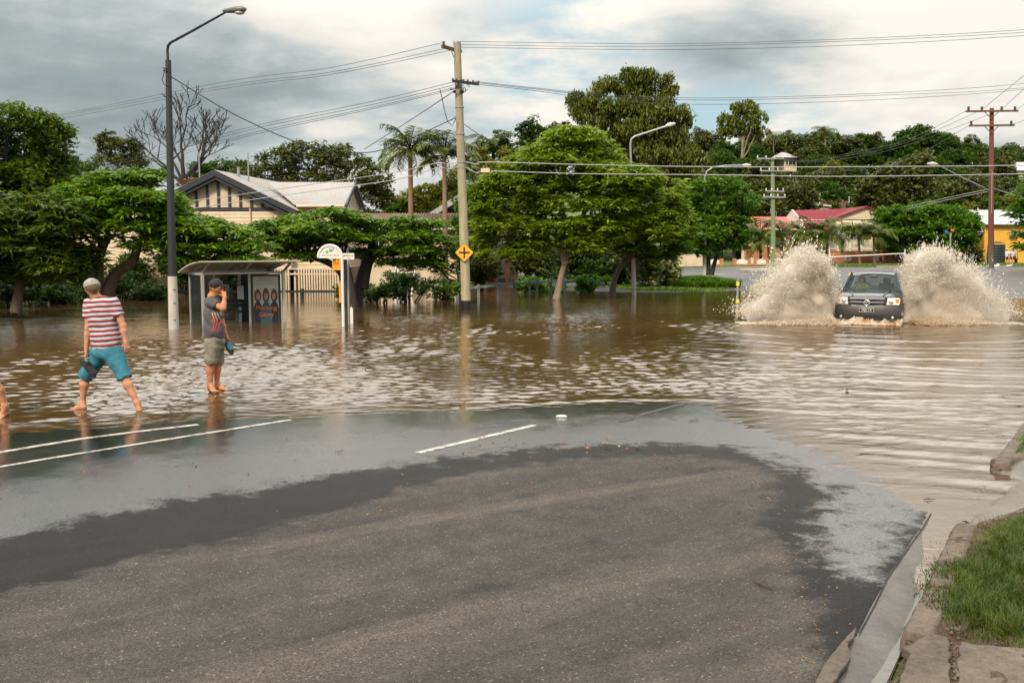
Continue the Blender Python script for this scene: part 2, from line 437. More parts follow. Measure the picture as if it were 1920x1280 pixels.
    L(nt, rr, b.inputs['Roughness']); L(nt, mth(nt, 'MAXIMUM', mapr(nt, fd, 0, 1, .45, .16), mth(nt, 'MULTIPLY', fs, .8)), b.inputs['Specular IOR Level'])
    L(nt, mapr(nt, fs, 0, 1, 1.42, 1.42), b.inputs['IOR'])
    stip = mapr(nt, mth(nt, 'ADD', mth(nt, 'MULTIPLY', gr, .5), mth(nt, 'MULTIPLY', g1, .5)), .44, .56, .12, 1, True)
    thin = mixc(nt, deep, stip, (1, 1, 1, 1))
    L(nt, mth(nt, 'MULTIPLY', mth(nt, 'MULTIPLY', fs, .9), thin), b.inputs['Coat Weight']); b.inputs['Coat IOR'].default_value = 1.5
    L(nt, mapr(nt, deep, 0, 1, .22, .07), b.inputs['Coat Roughness'])
    h = mth(nt, 'ADD', mth(nt, 'MULTIPLY', vor.outputs['Distance'], -.8), mth(nt, 'MULTIPLY', g1, .8))
    bn = N(nt, 'ShaderNodeBump'); L(nt, h, bn.inputs['Height']); bn.inputs['Distance'].default_value = .006
    L(nt, mapr(nt, fs, 0, 1, .95, .16), bn.inputs['Strength'])
    L(nt, bn.outputs[0], b.inputs['Normal'])
    bc = N(nt, 'ShaderNodeBump'); L(nt, mth(nt, 'ADD', g1, mth(nt, 'MULTIPLY', gr, .5)), bc.inputs['Height']); bc.inputs['Distance'].default_value = .004
    L(nt, mapr(nt, deep, 0, 1, .42, .06), bc.inputs['Strength']); L(nt, bc.outputs[0], b.inputs['Coat Normal'])
    return m
M_ASPH = asphalt('asphalt_near')
tag(npmesh('road', V, Fq, M_ASPH, smooth=True, attrs=at), 'grey asphalt road running down into the flood water', None, None, 'structure')

# ---- painted lines on the near road
def strip(name, m, pts, w, lift=.004, taper=None):
    V = []; n = len(pts)
    P = [G2(*p) for p in pts]; Q = []
    for i in range(n - 1):
        k = max(2, int((P[i + 1] - P[i]).length / .15))
        for j in range(k): Q.append(P[i].lerp(P[i + 1], j / k))
    Q.append(P[-1])
    for i, q in enumerate(Q):
        d = Q[min(i + 1, len(Q) - 1)] - Q[max(0, i - 1)]; s = Vector((-d.y, d.x, 0)).normalized() * w / 2
        for e in (-1, 1):
            r = q + s * e; V.append((r.x, r.y, float(zroad(r.x, r.y)) + lift))
    return npmesh(name, V, grid_faces(len(Q), 2), m)
m, nt, b = mat('road_paint'); geo = N(nt, 'ShaderNodeNewGeometry').outputs['Position']
g = noise(nt, geo, 30, 5, .75); g2 = noise(nt, geo, 5, 4, .6)
L(nt, ramp(nt, mth(nt, 'ADD', mth(nt, 'MULTIPLY', g, .55), mth(nt, 'MULTIPLY', g2, .45)), [(.44, (.09, .085, .08)), (.50, (.46, .43, .37)), (.66, (.66, .62, .55))]), b.inputs['Base Color'])
b.inputs['Roughness'].default_value = .35; bump(nt, g, .3, .003, b); M_LINE = m
tag(strip('road_marking', M_LINE, [(-160, 873), (0, 848), (150, 823), (260, 809), (372, 796)], .105), 'white painted road line nearest the standing water', None, None, 'structure')
tag(strip('road_marking', M_LINE, [(-160, 904), (0, 875), (200, 842), (400, 810), (545, 787)], .085), 'white painted road line nearest the dry asphalt', None, None, 'structure')
tag(strip('road_marking', M_LINE, [(783, 849), (1003, 797)], .10), 'short white centre dash on the wet road', None, None, 'structure')
m2, nt, b = mat('crack_filler'); b.inputs['Base Color'].default_value = (.012, .012, .013, 1); b.inputs['Roughness'].default_value = .6
tag(strip('road_seam', m2, [(1163, 791), (1205, 777), (1250, 765), (1284, 757)], .09), 'dark seam in the wet asphalt', None, None, 'structure')

# ---- water
rows = np.exp(np.linspace(math.log(5.4), math.log(90), 1200))
t = np.linspace(-1, 1, 820); cols = .60 * t + .75 * t ** 5
Yg, Tg = np.meshgrid(rows, cols, indexing='ij')
Xg = Tg * Yg
gr_zone = sdpoly(Xg, Yg, land)
sp = np.maximum(np.gradient(rows)[:, None] * np.ones_like(Xg), np.abs(np.gradient(Xg, axis=1)))
Zw = np.zeros_like(Xg)
r2 = np.random.default_rng(5)
env_mid = sst(34, 22, Yg) * .9 + .10
patch = (.42 + .85 * sst(.34, .64, fbm(Xg * .16, Yg * .10, 41))) * (.62 + .6 * sst(.35, .65, fbm(Xg * .55, Yg * .30, 43)))
swell = sst(2.0, 6.0, Xg + (16 - Yg) * .1) * sst(40, 24, Yg)        # right side: long crests of the bow wave
shore_fade = sst(.05, -1.6, gr_zone)
leftcalm = 1 - .55 * sst(-5.5, -10.5, Xg) 
chop = (env_mid * patch) * (.25 + .75 * shore_fade) * (1 - .55 * swell) * leftcalm
for k in range(80):
    lam = .085 * (.46 / .085) ** r2.random()
    ang = r2.normal(R(93), R(24))
    kx, ky = 2 * math.pi / lam * math.cos(ang), 2 * math.pi / lam * math.sin(ang)
    ph = r2.random() * 6.28
    slope = .031 * (lam / .3) ** -.1
    att = sst(1.6, 3.2, lam / sp)
    e = .5 + 1.0 * vnoise(Xg * .5 + k * 7, Yg * .35 + k * 3, 60 + k)
    Zw += slope / math.hypot(kx, ky) * np.sin(kx * Xg + ky * Yg + ph) * att * e * chop
CARX, CARY = 10.4, 28.2
rr = np.hypot(Xg - CARX, (Yg - CARY) * 1.0)
wob = (fbm(Xg * .35, Yg * .35, 77, 3) - .5)
for lam, a, s in ((.62, .0080, 1), (.95, .0062, 2), (.41, .0042, 3)):
    Zw += a * np.sin(2 * math.pi * (rr + wob * 2.4 * lam) / lam + s) * swell * (.4 + .9 * fbm(Xg * .25 + s * 9, Yg * .9, 90 + s)) * (.35 + .65 * sst(.05, -.8, gr_zone)) * sst(1.6, 3.2, lam / sp)
# wading walker's ripple and the low roll of water along the crown of the road on the left
w1 = G(200, 782)
d1 = np.hypot(Xg - w1.x, Yg - w1.y)
Zw += .006 * np.sin(2 * math.pi * d1 / .34) * np.exp(-d1 * .9)
def ridge(pts, amp, wd):
    P = [G(*p) for p in pts]; d = np.full(Xg.shape, 1e9); tt = 0
    for a, c in zip(P[:-1], P[1:]):
        ex, ey = c.x - a.x, c.y - a.y; wx, wy = Xg - a.x, Yg - a.y
        q = np.clip((wx * ex + wy * ey) / (ex * ex + ey * ey), 0, 1); dd = np.hypot(wx - ex * q, wy - ey * q)
        d = np.minimum(d, dd)
    return amp * np.exp(-(d / wd) ** 2)
Zw += ridge([(-300, 822), (-60, 806), (60, 790), (200, 772), (330, 768), (450, 762)], .016, .20)
Zw += ridge([(860, 764), (1000, 756), (1150, 749), (1330, 749)], .012, .16)
gq = G(1775, 990); Zw *= .12 + .88 * sst(.3, 2.6, np.hypot(Xg - gq.x, Yg - gq.y))
Zw += .002
# gutter: the water surface is clipped where land stands well clear of it
Fw = grid_faces(len(rows), len(cols))
zt = zroad(Xg.ravel(), Yg.ravel())
keep = (zt[Fw].min(1) < .055)
carr2 = sdpoly(Xg.ravel(), Yg.ravel(), list(gutL) + [(12, 24), (-60, 24), (-60, -12), (1.0, -12)])
beyond = Yg.ravel() < 90
farz = terr(Xg.ravel(), Yg.ravel())
keep &= ~((Yg.ravel()[Fw].min(1) > 30) & (farz[Fw].min(1) > .12))
Vw = np.stack([Xg.ravel(), Yg.ravel(), Zw.ravel()], -1)
Vw, Fw, _ = compact(Vw, Fw[keep])
m, nt, b = mat('flood_water'); geo = N(nt, 'ShaderNodeNewGeometry').outputs['Position']
mp = N(nt, 'ShaderNodeMapping'); mp.inputs['Scale'].default_value = (.8, 1.3, 1); L(nt, geo, mp.inputs[0])
a1 = noise(nt, mp.outputs[0], 7, 4, .6, .4); a2 = noise(nt, mp.outputs[0], 1.1, 3, .5); mud = noise(nt, geo, .16, 4, .55)
L(nt, ramp(nt, mud, [(.35, (.058, .031, .011)), (.6, (.098, .058, .025))]), b.inputs['Base Color'])
b.inputs['Roughness'].default_value = .04; b.inputs['IOR'].default_value = 1.7
b.inputs['Specular IOR Level'].default_value = .5
L(nt, mapr(nt, a2, .35, .65, .10, .38), bump(nt, a1, .25, .02, b).node.inputs['Strength'])
tag(npmesh('water', Vw, Fw, m, smooth=True), 'brown rippled flood water covering the road', None, None, 'structure')
WATER_MAT = m
# ================================================================ VEGETATION
def leafmat(name, c0, c1, c2, rough=.5, trans=.35, scale=.9, spec=.35):
    m, nt, b = mat(name)
    gi = N(nt, 'ShaderNodeNewGeometry'); co = coords(nt)
    n1 = noise(nt, co, scale, 3, .6)
    f = mth(nt, 'ADD', mth(nt, 'MULTIPLY', gi.outputs['Random Per Island'], .55), mth(nt, 'MULTIPLY', mapr(nt, n1, .3, .7, 0, 1), .45))
    c = ramp(nt, f, [(.10, c0), (.50, c1), (.92, c2)])
    L(nt, c, b.inputs['Base Color']); b.inputs['Roughness'].default_value = rough; b.inputs['Specular IOR Level'].default_value = spec
    tr = N(nt, 'ShaderNodeBsdfTranslucent'); L(nt, mixc(nt, 1, c, (1.25, 1.3, .55, 1), 'MULTIPLY'), tr.inputs['Color'])
    mx = N(nt, 'ShaderNodeMixShader'); mx.inputs[0].default_value = trans
    L(nt, b.outputs[0], mx.inputs[1]); L(nt, tr.outputs[0], mx.inputs[2])
    L(nt, mx.outputs[0], nt.nodes['Material Output'].inputs['Surface']); return m
LM = {
 'poin': leafmat('leaf_poinciana', (.030, .082, .005), (.110, .215, .010), (.210, .320, .022)),
 'jaca': leafmat('leaf_jacaranda', (.075, .135, .006), (.190, .280, .014), (.330, .410, .040)),
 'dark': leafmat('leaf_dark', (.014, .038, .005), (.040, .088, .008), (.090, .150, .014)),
 'fern': leafmat('leaf_feathery_dark', (.020, .050, .005), (.070, .120, .008), (.160, .205, .018)),
 'euca': leafmat('leaf_eucalypt', (.034, .055, .007), (.095, .125, .012), (.200, .210, .026), trans=.2),
 'olive': leafmat('leaf_olive', (.034, .050, .012), (.078, .098, .018), (.140, .150, .034), trans=.2),
 'green': leafmat('leaf_fresh_green', (.026, .085, .006), (.080, .190, .012), (.170, .300, .025)),
 'cream': leafmat('leaf_and_cream_flower', (.05, .09, .015), (.15, .18, .05), (.52, .46, .26), trans=.2),
 'gold': leafmat('leaf_golden_green', (.060, .085, .010), (.150, .160, .016), (.260, .225, .028)),
 'palm': leafmat('leaf_palm', (.040, .072, .012), (.110, .150, .022), (.20, .22, .05), trans=.2),
 'rusty': leafmat('leaf_rusty_red', (.10, .04, .02), (.20, .08, .04), (.30, .14, .07), trans=.2),
}
def barkmat(name, c0, c1, scale=5):
    m, nt, b = mat(name); co = coords(nt, 'Object', (1, 1, .25))
    n1 = noise(nt, co, scale, 6, .65, .4); n2 = noise(nt, co, scale * 6, 4, .7)
    L(nt, ramp(nt, mth(nt, 'ADD', mth(nt, 'MULTIPLY', n1, .6), mth(nt, 'MULTIPLY', n2, .4)), [(.35, c0), (.65, c1)]), b.inputs['Base Color'])
    b.inputs['Roughness'].default_value = .85; bump(nt, n2, .8, .02, b); return m
BK = {'brown': barkmat('bark_brown', (.055, .036, .022), (.19, .14, .10)), 'dark': barkmat('bark_dark', (.014, .011, .009), (.05, .04, .03)),
      'pale': barkmat('bark_pale', (.15, .10, .07), (.36, .28, .21)), 'palm': barkmat('bark_palm', (.14, .085, .05), (.30, .20, .13)),
      'grey': barkmat('bark_dead_grey', (.012, .010, .009), (.040, .033, .028))}
def unit(v): return v / (np.linalg.norm(v, axis=-1, keepdims=True) + 1e-9)
def leaf_quads(c, d, ln, wd, r, droop=.0):
    """diamond leaves: centres c, direction d, lengths ln, widths wd"""
    n = len(c); up = np.array([0, 0, 1.0])
    side = unit(np.cross(d, up + r.normal(0, .45, (n, 3)))); nrm = np.cross(side, d)
    ln = ln[:, None]; wd = wd[:, None]
    p0 = c - d * ln * .5; p2 = c + d * ln * .5 - up * droop * ln
    mid = c + nrm * ln * .08
    p1 = mid - side * wd * .5; p3 = mid + side * wd * .5
    V = np.stack([p0, p1, p2, p3], 1).reshape(-1, 3)
    return V, np.arange(4 * n).reshape(n, 4)
def clump_centres(lobes, dens, r, flat=.0, top=-.35, inner=.22):
    C = []; S = []
    for (c, rad) in lobes:
        a = 4 * math.pi * (((rad[0] * rad[1]) ** 1.6 + (rad[0] * rad[2]) ** 1.6 + (rad[1] * rad[2]) ** 1.6) / 3) ** (1 / 1.6)
        n = max(6, int(a * dens)); v = unit(r.normal(size=(n * 3, 3)))
        k = r.random(n * 3) < np.where(v[:, 2] < top, .25, 1.0)
        v = v[k][:n]; q = np.where(r.random(len(v)) < inner, r.random(len(v)) ** .5 * .85, .82 + .26 * r.random(len(v)))
        C.append(np.array(c) + v * q[:, None] * np.array(rad)); S.append(v)
    C = np.concatenate(C); S = np.concatenate(S)
    sz = np.mean([l[1][0] for l in lobes]); g = np.zeros(len(C))      # gaps: a smooth random field thins the crown out in places
    for i in range(7):
        kv = unit(r.normal(size=3)) * r.uniform(2.0, 5.5) / sz; g += np.sin(C @ kv + r.random() * 6.28)
    k = g > -1.55 + r.normal(0, .5, len(C)); return C[k], S[k]
def crown_mesh(lobes, style, r, dens=4, rc=.35, nl=26, size=.16, aspect=.45):
    C, S = clump_centres(lobes, dens, r)
    n = len(C)
    if style == 'frond':
        # horizontal rosettes of long feathery leaves, tips drooping
        k = nl; az = r.random((n, k)) * 6.283; el = r.normal(.08, .20, (n, k))
        d = np.stack([np.cos(az) * np.cos(el), np.sin(az) * np.cos(el), np.sin(el)], -1)
        ln = size * r.uniform(.7, 1.3, (n, k)); sc = r.uniform(.75, 1.25, (n, 1)); ln = ln * sc
        c = C[:, None, :] + d * (ln * .55)[..., None] + r.normal(0, rc * .25, (n, k, 3)) * np.array([1, 1, .35])
        V, Fq = leaf_quads(c.reshape(-1, 3), d.reshape(-1, 3), ln.ravel(), ln.ravel() * aspect, r, .14)
    else:
        k = nl
        off = unit(r.normal(size=(n, k, 3))) * (r.random((n, k, 1)) ** .45) * rc * r.uniform(.6, 1.3, (n, 1, 1)) * (np.array([1, 1, .62]) if style != 'hang' else np.array([.8, .8, 1.1]))
        c = C[:, None, :] + off
        if style == 'hang': d = unit(r.normal(0, .55, (n, k, 3)) + np.array([0, 0, -.9]))
        else: d = unit(r.normal(0, 1, (n, k, 3)) * np.array([1, 1, .45]) + S[:, None, :] * .4)
        ln = size * r.uniform(.6, 1.35, (n, k))
        V, Fq = leaf_quads(c.reshape(-1, 3), d.reshape(-1, 3), ln.ravel(), ln.ravel() * aspect, r, .1)
    return V, Fq
def pxlobe(px, py, rx, ry, D, dy=0.0, rd=None):
    k = (D + dy) / F
    return (tuple(W(px, py, D + dy)), (rx * k, (rd if rd is not None else rx) * k, ry * k))
def limb(mb, a, b_, r0, r1, rr_, wob=.12, n=5, seg=6, sag=.0):
    a = Vector(a); b_ = Vector(b_); ln = (b_ - a).length; pts = []; rad = []
    m1 = a.lerp(b_, .5) + Vector((rr_.uniform(-1, 1), rr_.uniform(-1, 1), rr_.uniform(-.2, .8))) * ln * wob
    for i in range(n + 1):
        t = i / n; p = a * (1 - t) ** 2 + m1 * 2 * t * (1 - t) + b_ * t * t
        if 0 < i < n: p += Vector((rr_.uniform(-1, 1), rr_.uniform(-1, 1), rr_.uniform(-1, 1))) * ln * .02
        pts.append(p); rad.append(r0 + (r1 - r0) * t)
    mb.tube(pts, rad, seg, cap=False); return pts
def make_tree(name, label, cat, trunks, lobes, leaf, style, bark='brown', D=40, group=None, seed=1, dens=4, rc=.35, nl=26, size=.16, aspect=.45, base=None, tr=.16, backfill=True, sub=3, twig=.02):
    """trunks: list of polylines in (px,py[,depth offset]); lobes: (px,py,rx,ry[,dy]) at depth D"""
    r = np.random.default_rng(seed); rr_ = random.Random(seed)
    P = [[W(q[0], q[1], D + (q[2] if len(q) > 2 else 0)) for q in t] for t in trunks]
    root = empty(name, base if base is not None else tuple(P[0][0]), label, cat, group)
    LB = []
    for q in lobes:
        dy = q[4] if len(q) > 4 else rr_.uniform(-.5, .5) * q[2] * D / F
        LB.append(pxlobe(q[0], q[1], q[2], q[3], D, dy, q[5] if len(q) > 5 else None))
    mb = MB()
    tips = []
    for t in P:
        k = len(t); rad = [tr * (1.15 if i == 0 else 1) * (1 - .5 * i / max(1, k - 1)) for i in range(k)]
        # smooth the trunk
        pts = []; rads = []
        for i in range(k - 1):
            for j in range(4):
                u = j / 4; a = t[max(0, i - 1)]; b_ = t[i]; c = t[i + 1]; d = t[min(k - 1, i + 2)]
                p = .5 * ((2 * b_) + (c - a) * u + (2 * a - 5 * b_ + 4 * c - d) * u * u + (3 * b_ - a - 3 * c + d) * u ** 3)
                pts.append(p); rads.append(rad[i] + (rad[i + 1] - rad[i]) * u)
        pts.append(t[-1]); rads.append(rad[-1]); mb.tube(pts, rads, 9); tips.append((t[-1], rad[-1], pts))
    for c, rd in LB:
        c = Vector(c)
        tip, r0, pts = min(tips, key=lambda q: (q[0] - c).length)
        st = pts[-1 - rr_.randrange(0, max(1, len(pts) // 3))]
        e = c + Vector((0, 0, -rd[2] * .25))
        lp = limb(mb, st, e, r0 * .7, r0 * .22, rr_, .14)
        for i in range(sub):
            v = Vector((rr_.uniform(-1, 1), rr_.uniform(-1, 1), rr_.uniform(-.2, 1))).normalized()
            e2 = c + Vector((v.x * rd[0], v.y * rd[1], v.z * rd[2])) * .85
            limb(mb, lp[3 + i % 3], e2, r0 * .26, twig, rr_, .15, 4, 4)
    mb.build('trunk', BK[bark], root, smooth=True)
    V, Fq = crown_mesh(LB, style, r, dens, rc, nl, size, aspect)
    npmesh('crown', V, Fq, LM[leaf], root)
    return root
# --- left of the picture
make_tree('broadleaf_tree', 'tall dark feathery tree filling the left edge above the flooded bank', 'tree',
  [[(-30, 575), (-20, 470), (10, 380)], [(-30, 575), (-90, 440)]],
  [(15, 245, 80, 42), (80, 260, 50, 40), (-70, 260, 90, 60), (100, 310, 38, 38), (30, 330, 90, 55), (-80, 370, 110, 90), (70, 370, 75, 40), (0, 400, 110, 50)],
  'fern', 'rand', 'dark', D=34, seed=3, dens=5.5, rc=.42, nl=34, size=.24, aspect=.36, tr=.3)
make_tree('jacaranda_tree', 'feathery mid green tree drooping over the dark water at the left edge', 'tree',
  [[(30, 585), (40, 520), (60, 450)]],
  [(60, 405, 80, 40), (120, 430, 60, 42), (150, 480, 38, 42), (20, 460, 90, 50), (100, 500, 60, 34), (-70, 470, 90, 70), (40, 515, 70, 22), (-20, 520, 60, 20), (150, 520, 25, 22)],
  'fern', 'frond', 'brown', D=30, seed=4, dens=17, rc=.3, nl=14, size=.33, aspect=.22, tr=.16)
make_tree('broadleaf_tree', 'dark bushy tree filling the gap behind the left feathery tree', 'tree', [[(140, 460), (142, 350)]],
  [(120, 318, 36, 18), (160, 325, 36, 18), (140, 345, 60, 20), (195, 338, 30, 14)], 'dark', 'rand', 'dark', D=48, seed=15, dens=4.5, rc=.4, nl=28, size=.26, tr=.16)
make_tree('gum_tree', 'small gum tree with ragged crown rising behind the left trees', 'tree',
  [[(222, 400), (226, 340), (222, 300)]], [(205, 264, 22, 15), (232, 278, 30, 17), (250, 290, 18, 12), (195, 292, 15, 12), (225, 305, 42, 14), (262, 305, 14, 10)],
  'olive', 'rand', 'dark', D=62, seed=5, dens=4, rc=.42, nl=26, size=.26, tr=.14)
make_tree('poinciana_tree', 'wide spreading poinciana with forked mossy trunk behind the striped shirt man', 'tree',
  [[(190, 575), (186, 530), (188, 480), (205, 440)], [(193, 575), (215, 515), (248, 492), (262, 455), (300, 430)]],
  [(215, 345, 62, 20), (270, 338, 52, 18), (165, 365, 52, 22), (308, 380, 46, 18), (235, 375, 80, 20), (180, 405, 60, 22), (280, 404, 74, 20), (362, 420, 50, 14), (350, 428, 80, 18),
   (420, 440, 60, 18), (240, 430, 70, 18), (460, 465, 50, 14), (390, 465, 70, 16), (300, 460, 60, 16), (500, 492, 30, 9), (340, 490, 60, 10), (440, 490, 40, 9)],
  'poin', 'frond', 'brown', D=31, seed=6, dens=17, rc=.25, nl=14, size=.30, aspect=.24, tr=.2)
make_tree('poinciana_tree', 'low flat topped poinciana arching behind the bus stop sign', 'tree',
  [[(658, 575), (640, 512), (600, 486), (548, 478)], [(662, 575), (655, 520), (640, 470)]],
  [(508, 430, 38, 14), (560, 418, 44, 14), (618, 402, 44, 10), (650, 412, 40, 10), (600, 432, 60, 14), (530, 452, 50, 13), (590, 458, 50, 12), (640, 445, 40, 13), (500, 468, 40, 12), (560, 482, 40, 9), (620, 476, 34, 9)],
  'poin', 'frond', 'dark', D=34, seed=8, dens=19, rc=.22, nl=14, size=.27, aspect=.26, tr=.17)
make_tree('poinciana_tree', 'layered green poinciana with dark leaning trunk behind the street name sign', 'tree',
  [[(668, 575), (676, 520), (688, 482), (700, 455)], [(680, 540), (700, 480), (770, 458)]],
  [(700, 425, 44, 12), (690, 448, 50, 12), (748, 420, 48, 12), (800, 424, 44, 12), (745, 445, 60, 13), (810, 450, 50, 14), (700, 476, 40, 10), (770, 472, 60, 12), (835, 478, 32, 14), (790, 496, 44, 10), (740, 494, 30, 8), (850, 510, 26, 9), (862, 538, 18, 9)],
  'poin', 'frond', 'dark', D=35, seed=9, dens=19, rc=.22, nl=14, size=.27, aspect=.26, tr=.19)
def shrub(px, py, rx, ry, D, leaf, label, seed, style='rand', name='garden_shrub', group=None, n=3, dens=7, size=.17, rc=.28, nl=22, aspect=.5):
    k = D / F; rr_ = random.Random(seed); zb = tz(gx(px, D), D)
    base = Vector((W(px, py, D).x, D, zb))
    root = empty(name, base, label, 'shrub', group); LB = []
    for i in range(n + 1):
        ox = rr_.uniform(-.6, .6) * rx if i else 0; oy = rr_.uniform(-.3, .5) * ry if i else ry * .2
        LB.append(pxlobe(px + ox, py + oy, rx * rr_.uniform(.5, .75), ry * rr_.uniform(.55, .8), D, rr_.uniform(-.4, .4) * rx * k))
    mb = MB()
    for c, rd in LB:
        for j in range(3): limb(mb, base, Vector(c) + Vector((rr_.uniform(-.5, .5) * rd[0], rr_.uniform(-.5, .5) * rd[1], rr_.uniform(0, .6) * rd[2])), .035, .012, rr_, .1, 4, 4)
    mb.build('stem', BK['dark'], root, smooth=True)
    V, Fq = crown_mesh(LB, style, np.random.default_rng(seed), dens, rc, nl, size, aspect)
    npmesh('foliage', V, Fq, LM[leaf], root); return root
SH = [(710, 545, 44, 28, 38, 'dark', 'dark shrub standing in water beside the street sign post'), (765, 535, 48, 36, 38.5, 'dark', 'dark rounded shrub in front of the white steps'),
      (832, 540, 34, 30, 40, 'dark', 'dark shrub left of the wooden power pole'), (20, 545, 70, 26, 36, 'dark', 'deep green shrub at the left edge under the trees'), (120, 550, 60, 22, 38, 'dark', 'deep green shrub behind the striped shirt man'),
      (225, 535, 52, 34, 41, 'dark', 'dark shrub added as shade between the forked trunk and the lamp'), (285, 545, 40, 24, 40, 'dark', 'dark shrub added as shade just left of the street lamp'), (150, 520, 50, 50, 44, 'dark', 'tall dark shrub behind the left feathery tree'), (60, 500, 80, 60, 46, 'dark', 'deep shaded thicket at the far left'), (-60, 510, 80, 70, 42, 'dark', 'thicket beyond the left edge'),  # the two beside the lamp are added, in place of shade
      (258, 505, 46, 46, 44.6, 'dark', 'tall dark shrub added as shade right of the forked trunk'), (345, 500, 54, 46, 44.8, 'dark', 'tall dark shrub added as shade behind the left end of the bus shelter'), (440, 508, 44, 42, 44.8, 'dark', 'tall dark shrub added as shade behind the middle of the bus shelter'),  # these three are added to stand in for shade over the batten screen
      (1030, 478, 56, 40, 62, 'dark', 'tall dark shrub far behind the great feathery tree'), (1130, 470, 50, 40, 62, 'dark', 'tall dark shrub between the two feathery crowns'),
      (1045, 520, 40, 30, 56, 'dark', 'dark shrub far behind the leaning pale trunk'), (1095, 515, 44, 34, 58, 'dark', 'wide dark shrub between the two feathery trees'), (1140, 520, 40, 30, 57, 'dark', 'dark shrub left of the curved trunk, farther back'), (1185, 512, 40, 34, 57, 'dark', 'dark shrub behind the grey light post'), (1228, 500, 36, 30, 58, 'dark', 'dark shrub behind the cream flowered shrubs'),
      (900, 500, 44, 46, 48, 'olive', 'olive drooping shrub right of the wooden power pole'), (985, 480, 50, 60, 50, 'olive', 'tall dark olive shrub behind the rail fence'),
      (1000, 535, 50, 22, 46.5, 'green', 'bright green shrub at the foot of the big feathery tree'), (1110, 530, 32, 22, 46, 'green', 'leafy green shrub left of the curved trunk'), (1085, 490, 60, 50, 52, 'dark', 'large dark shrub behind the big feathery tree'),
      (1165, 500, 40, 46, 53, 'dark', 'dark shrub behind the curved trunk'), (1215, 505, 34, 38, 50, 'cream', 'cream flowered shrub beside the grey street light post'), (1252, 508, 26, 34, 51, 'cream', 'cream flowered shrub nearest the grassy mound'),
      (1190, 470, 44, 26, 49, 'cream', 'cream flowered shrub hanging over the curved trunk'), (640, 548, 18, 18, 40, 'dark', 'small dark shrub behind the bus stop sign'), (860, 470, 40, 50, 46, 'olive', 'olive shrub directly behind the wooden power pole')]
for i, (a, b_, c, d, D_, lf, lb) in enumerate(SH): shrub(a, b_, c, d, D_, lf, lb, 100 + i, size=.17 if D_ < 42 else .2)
# --- dead tree
def dead_tree():
    rr_ = random.Random(21); D = 52; base = W(352, 420, D)
    root = empty('dead_tree', base, 'bare dead tree with spreading grey branches left of the house gable', 'tree')
    mb = MB(); k = D / F
    def grow(p, d, ln, r, depth):
        pts = [p]; rad = [r]; q = p
        for i in range(4):
            d = (d + Vector((rr_.uniform(-.25, .25), rr_.uniform(-.25, .25), rr_.uniform(-.1, .2)))).normalized()
            q = q + d * ln / 4; pts.append(q); rad.append(max(.017, r * (1 - .11 * (i + 1))))
            if depth < 5 and i in (1, 2) and rr_.random() < .75:
                s = (d + Vector((rr_.uniform(-1, 1), rr_.uniform(-.8, .8), rr_.uniform(-.2, .7)))).normalized()
                grow(q, s, ln * rr_.uniform(.45, .7), max(.016, r * .55), depth + 1)
        mb.tube(pts, rad, 5 if depth > 2 else 7, cap=False)
        if depth < 6:
            for s_ in range(2):
                s = (d + Vector((rr_.uniform(-.8, .8), rr_.uniform(-.7, .7), rr_.uniform(-.15, .55)))).normalized()
                grow(q, s, ln * rr_.uniform(.55, .75), rad[-1] * .75, depth + 1)
    for tgt, r0 in (((250, 275), .10), ((300, 230), .09), ((368, 225), .13), ((400, 250), .11), ((420, 275), .08)):
        a = W(345, 345, D) + Vector((rr_.uniform(-.1, .1), 0, 0)); t = W(tgt[0], tgt[1], D); d = (t - a)
        grow(a, d.normalized(), d.length * .60, r0, 2)
    mb.tube([base, W(350, 380, D), W(345, 340, D)], [.22, .19, .14], 9)
    mb.build('trunk', BK['grey'], root, smooth=True)
dead_tree()
make_tree('garden_tree', 'small rusty leaved tree at the foot of the bare dead tree', 'tree', [[(345, 430), (345, 370)]], [(345, 345, 20, 14), (362, 352, 14, 10)], 'rusty', 'rand', D=50, seed=12, dens=4, rc=.25, nl=20, size=.2, tr=.05)
# --- behind the timber house
make_tree('broadleaf_tree', 'dark round tree behind the left gable of the cream house', 'tree', [[(410, 450), (410, 340)]],
  [(385, 325, 30, 18), (425, 318, 36, 22), (450, 325, 30, 20), (400, 345, 50, 20)], 'dark', 'rand', 'dark', D=74, seed=13, dens=3, rc=.5, nl=26, size=.34, tr=.25)
make_tree('broadleaf_tree', 'large open crowned olive tree behind the grey roofed house', 'tree', [[(600, 450), (602, 360), (590, 320)], [(600, 430), (640, 350)]],
  [(510, 305, 40, 22), (560, 285, 40, 17), (620, 285, 36, 15), (600, 310, 55, 22), (660, 310, 40, 22), (690, 335, 42, 24), (500, 335, 45, 26), (560, 340, 60, 26), (640, 350, 60, 28), (715, 365, 26, 24), (460, 325, 26, 18), (690, 375, 50, 22)],
  'olive', 'rand', 'dark', D=64, seed=14, dens=2.7, rc=.45, nl=26, size=.26, tr=.3)
for i, (a, b_, c, d, lf, lb) in enumerate([(765, 375, 28, 22, 'gold', 'golden green tree behind the tall palm trunk'), (740, 390, 20, 16, 'green', 'green garden tree right of the large olive tree'), (800, 370, 26, 24, 'gold', 'golden green tree between the two palms'), (850, 350, 28, 32, 'euca', 'olive green tree behind the right palm')]):
    make_tree('garden_tree', lb, 'tree', [[(a, 460), (a, b_)]], [(a, b_, c, d), (a - c * .5, b_ + 10, c * .7, d * .7), (a + c * .5, b_ + 6, c * .7, d * .7)], lf, 'rand', 'brown', D=72, seed=30 + i, dens=3.4, rc=.4, nl=26, size=.3, tr=.12)
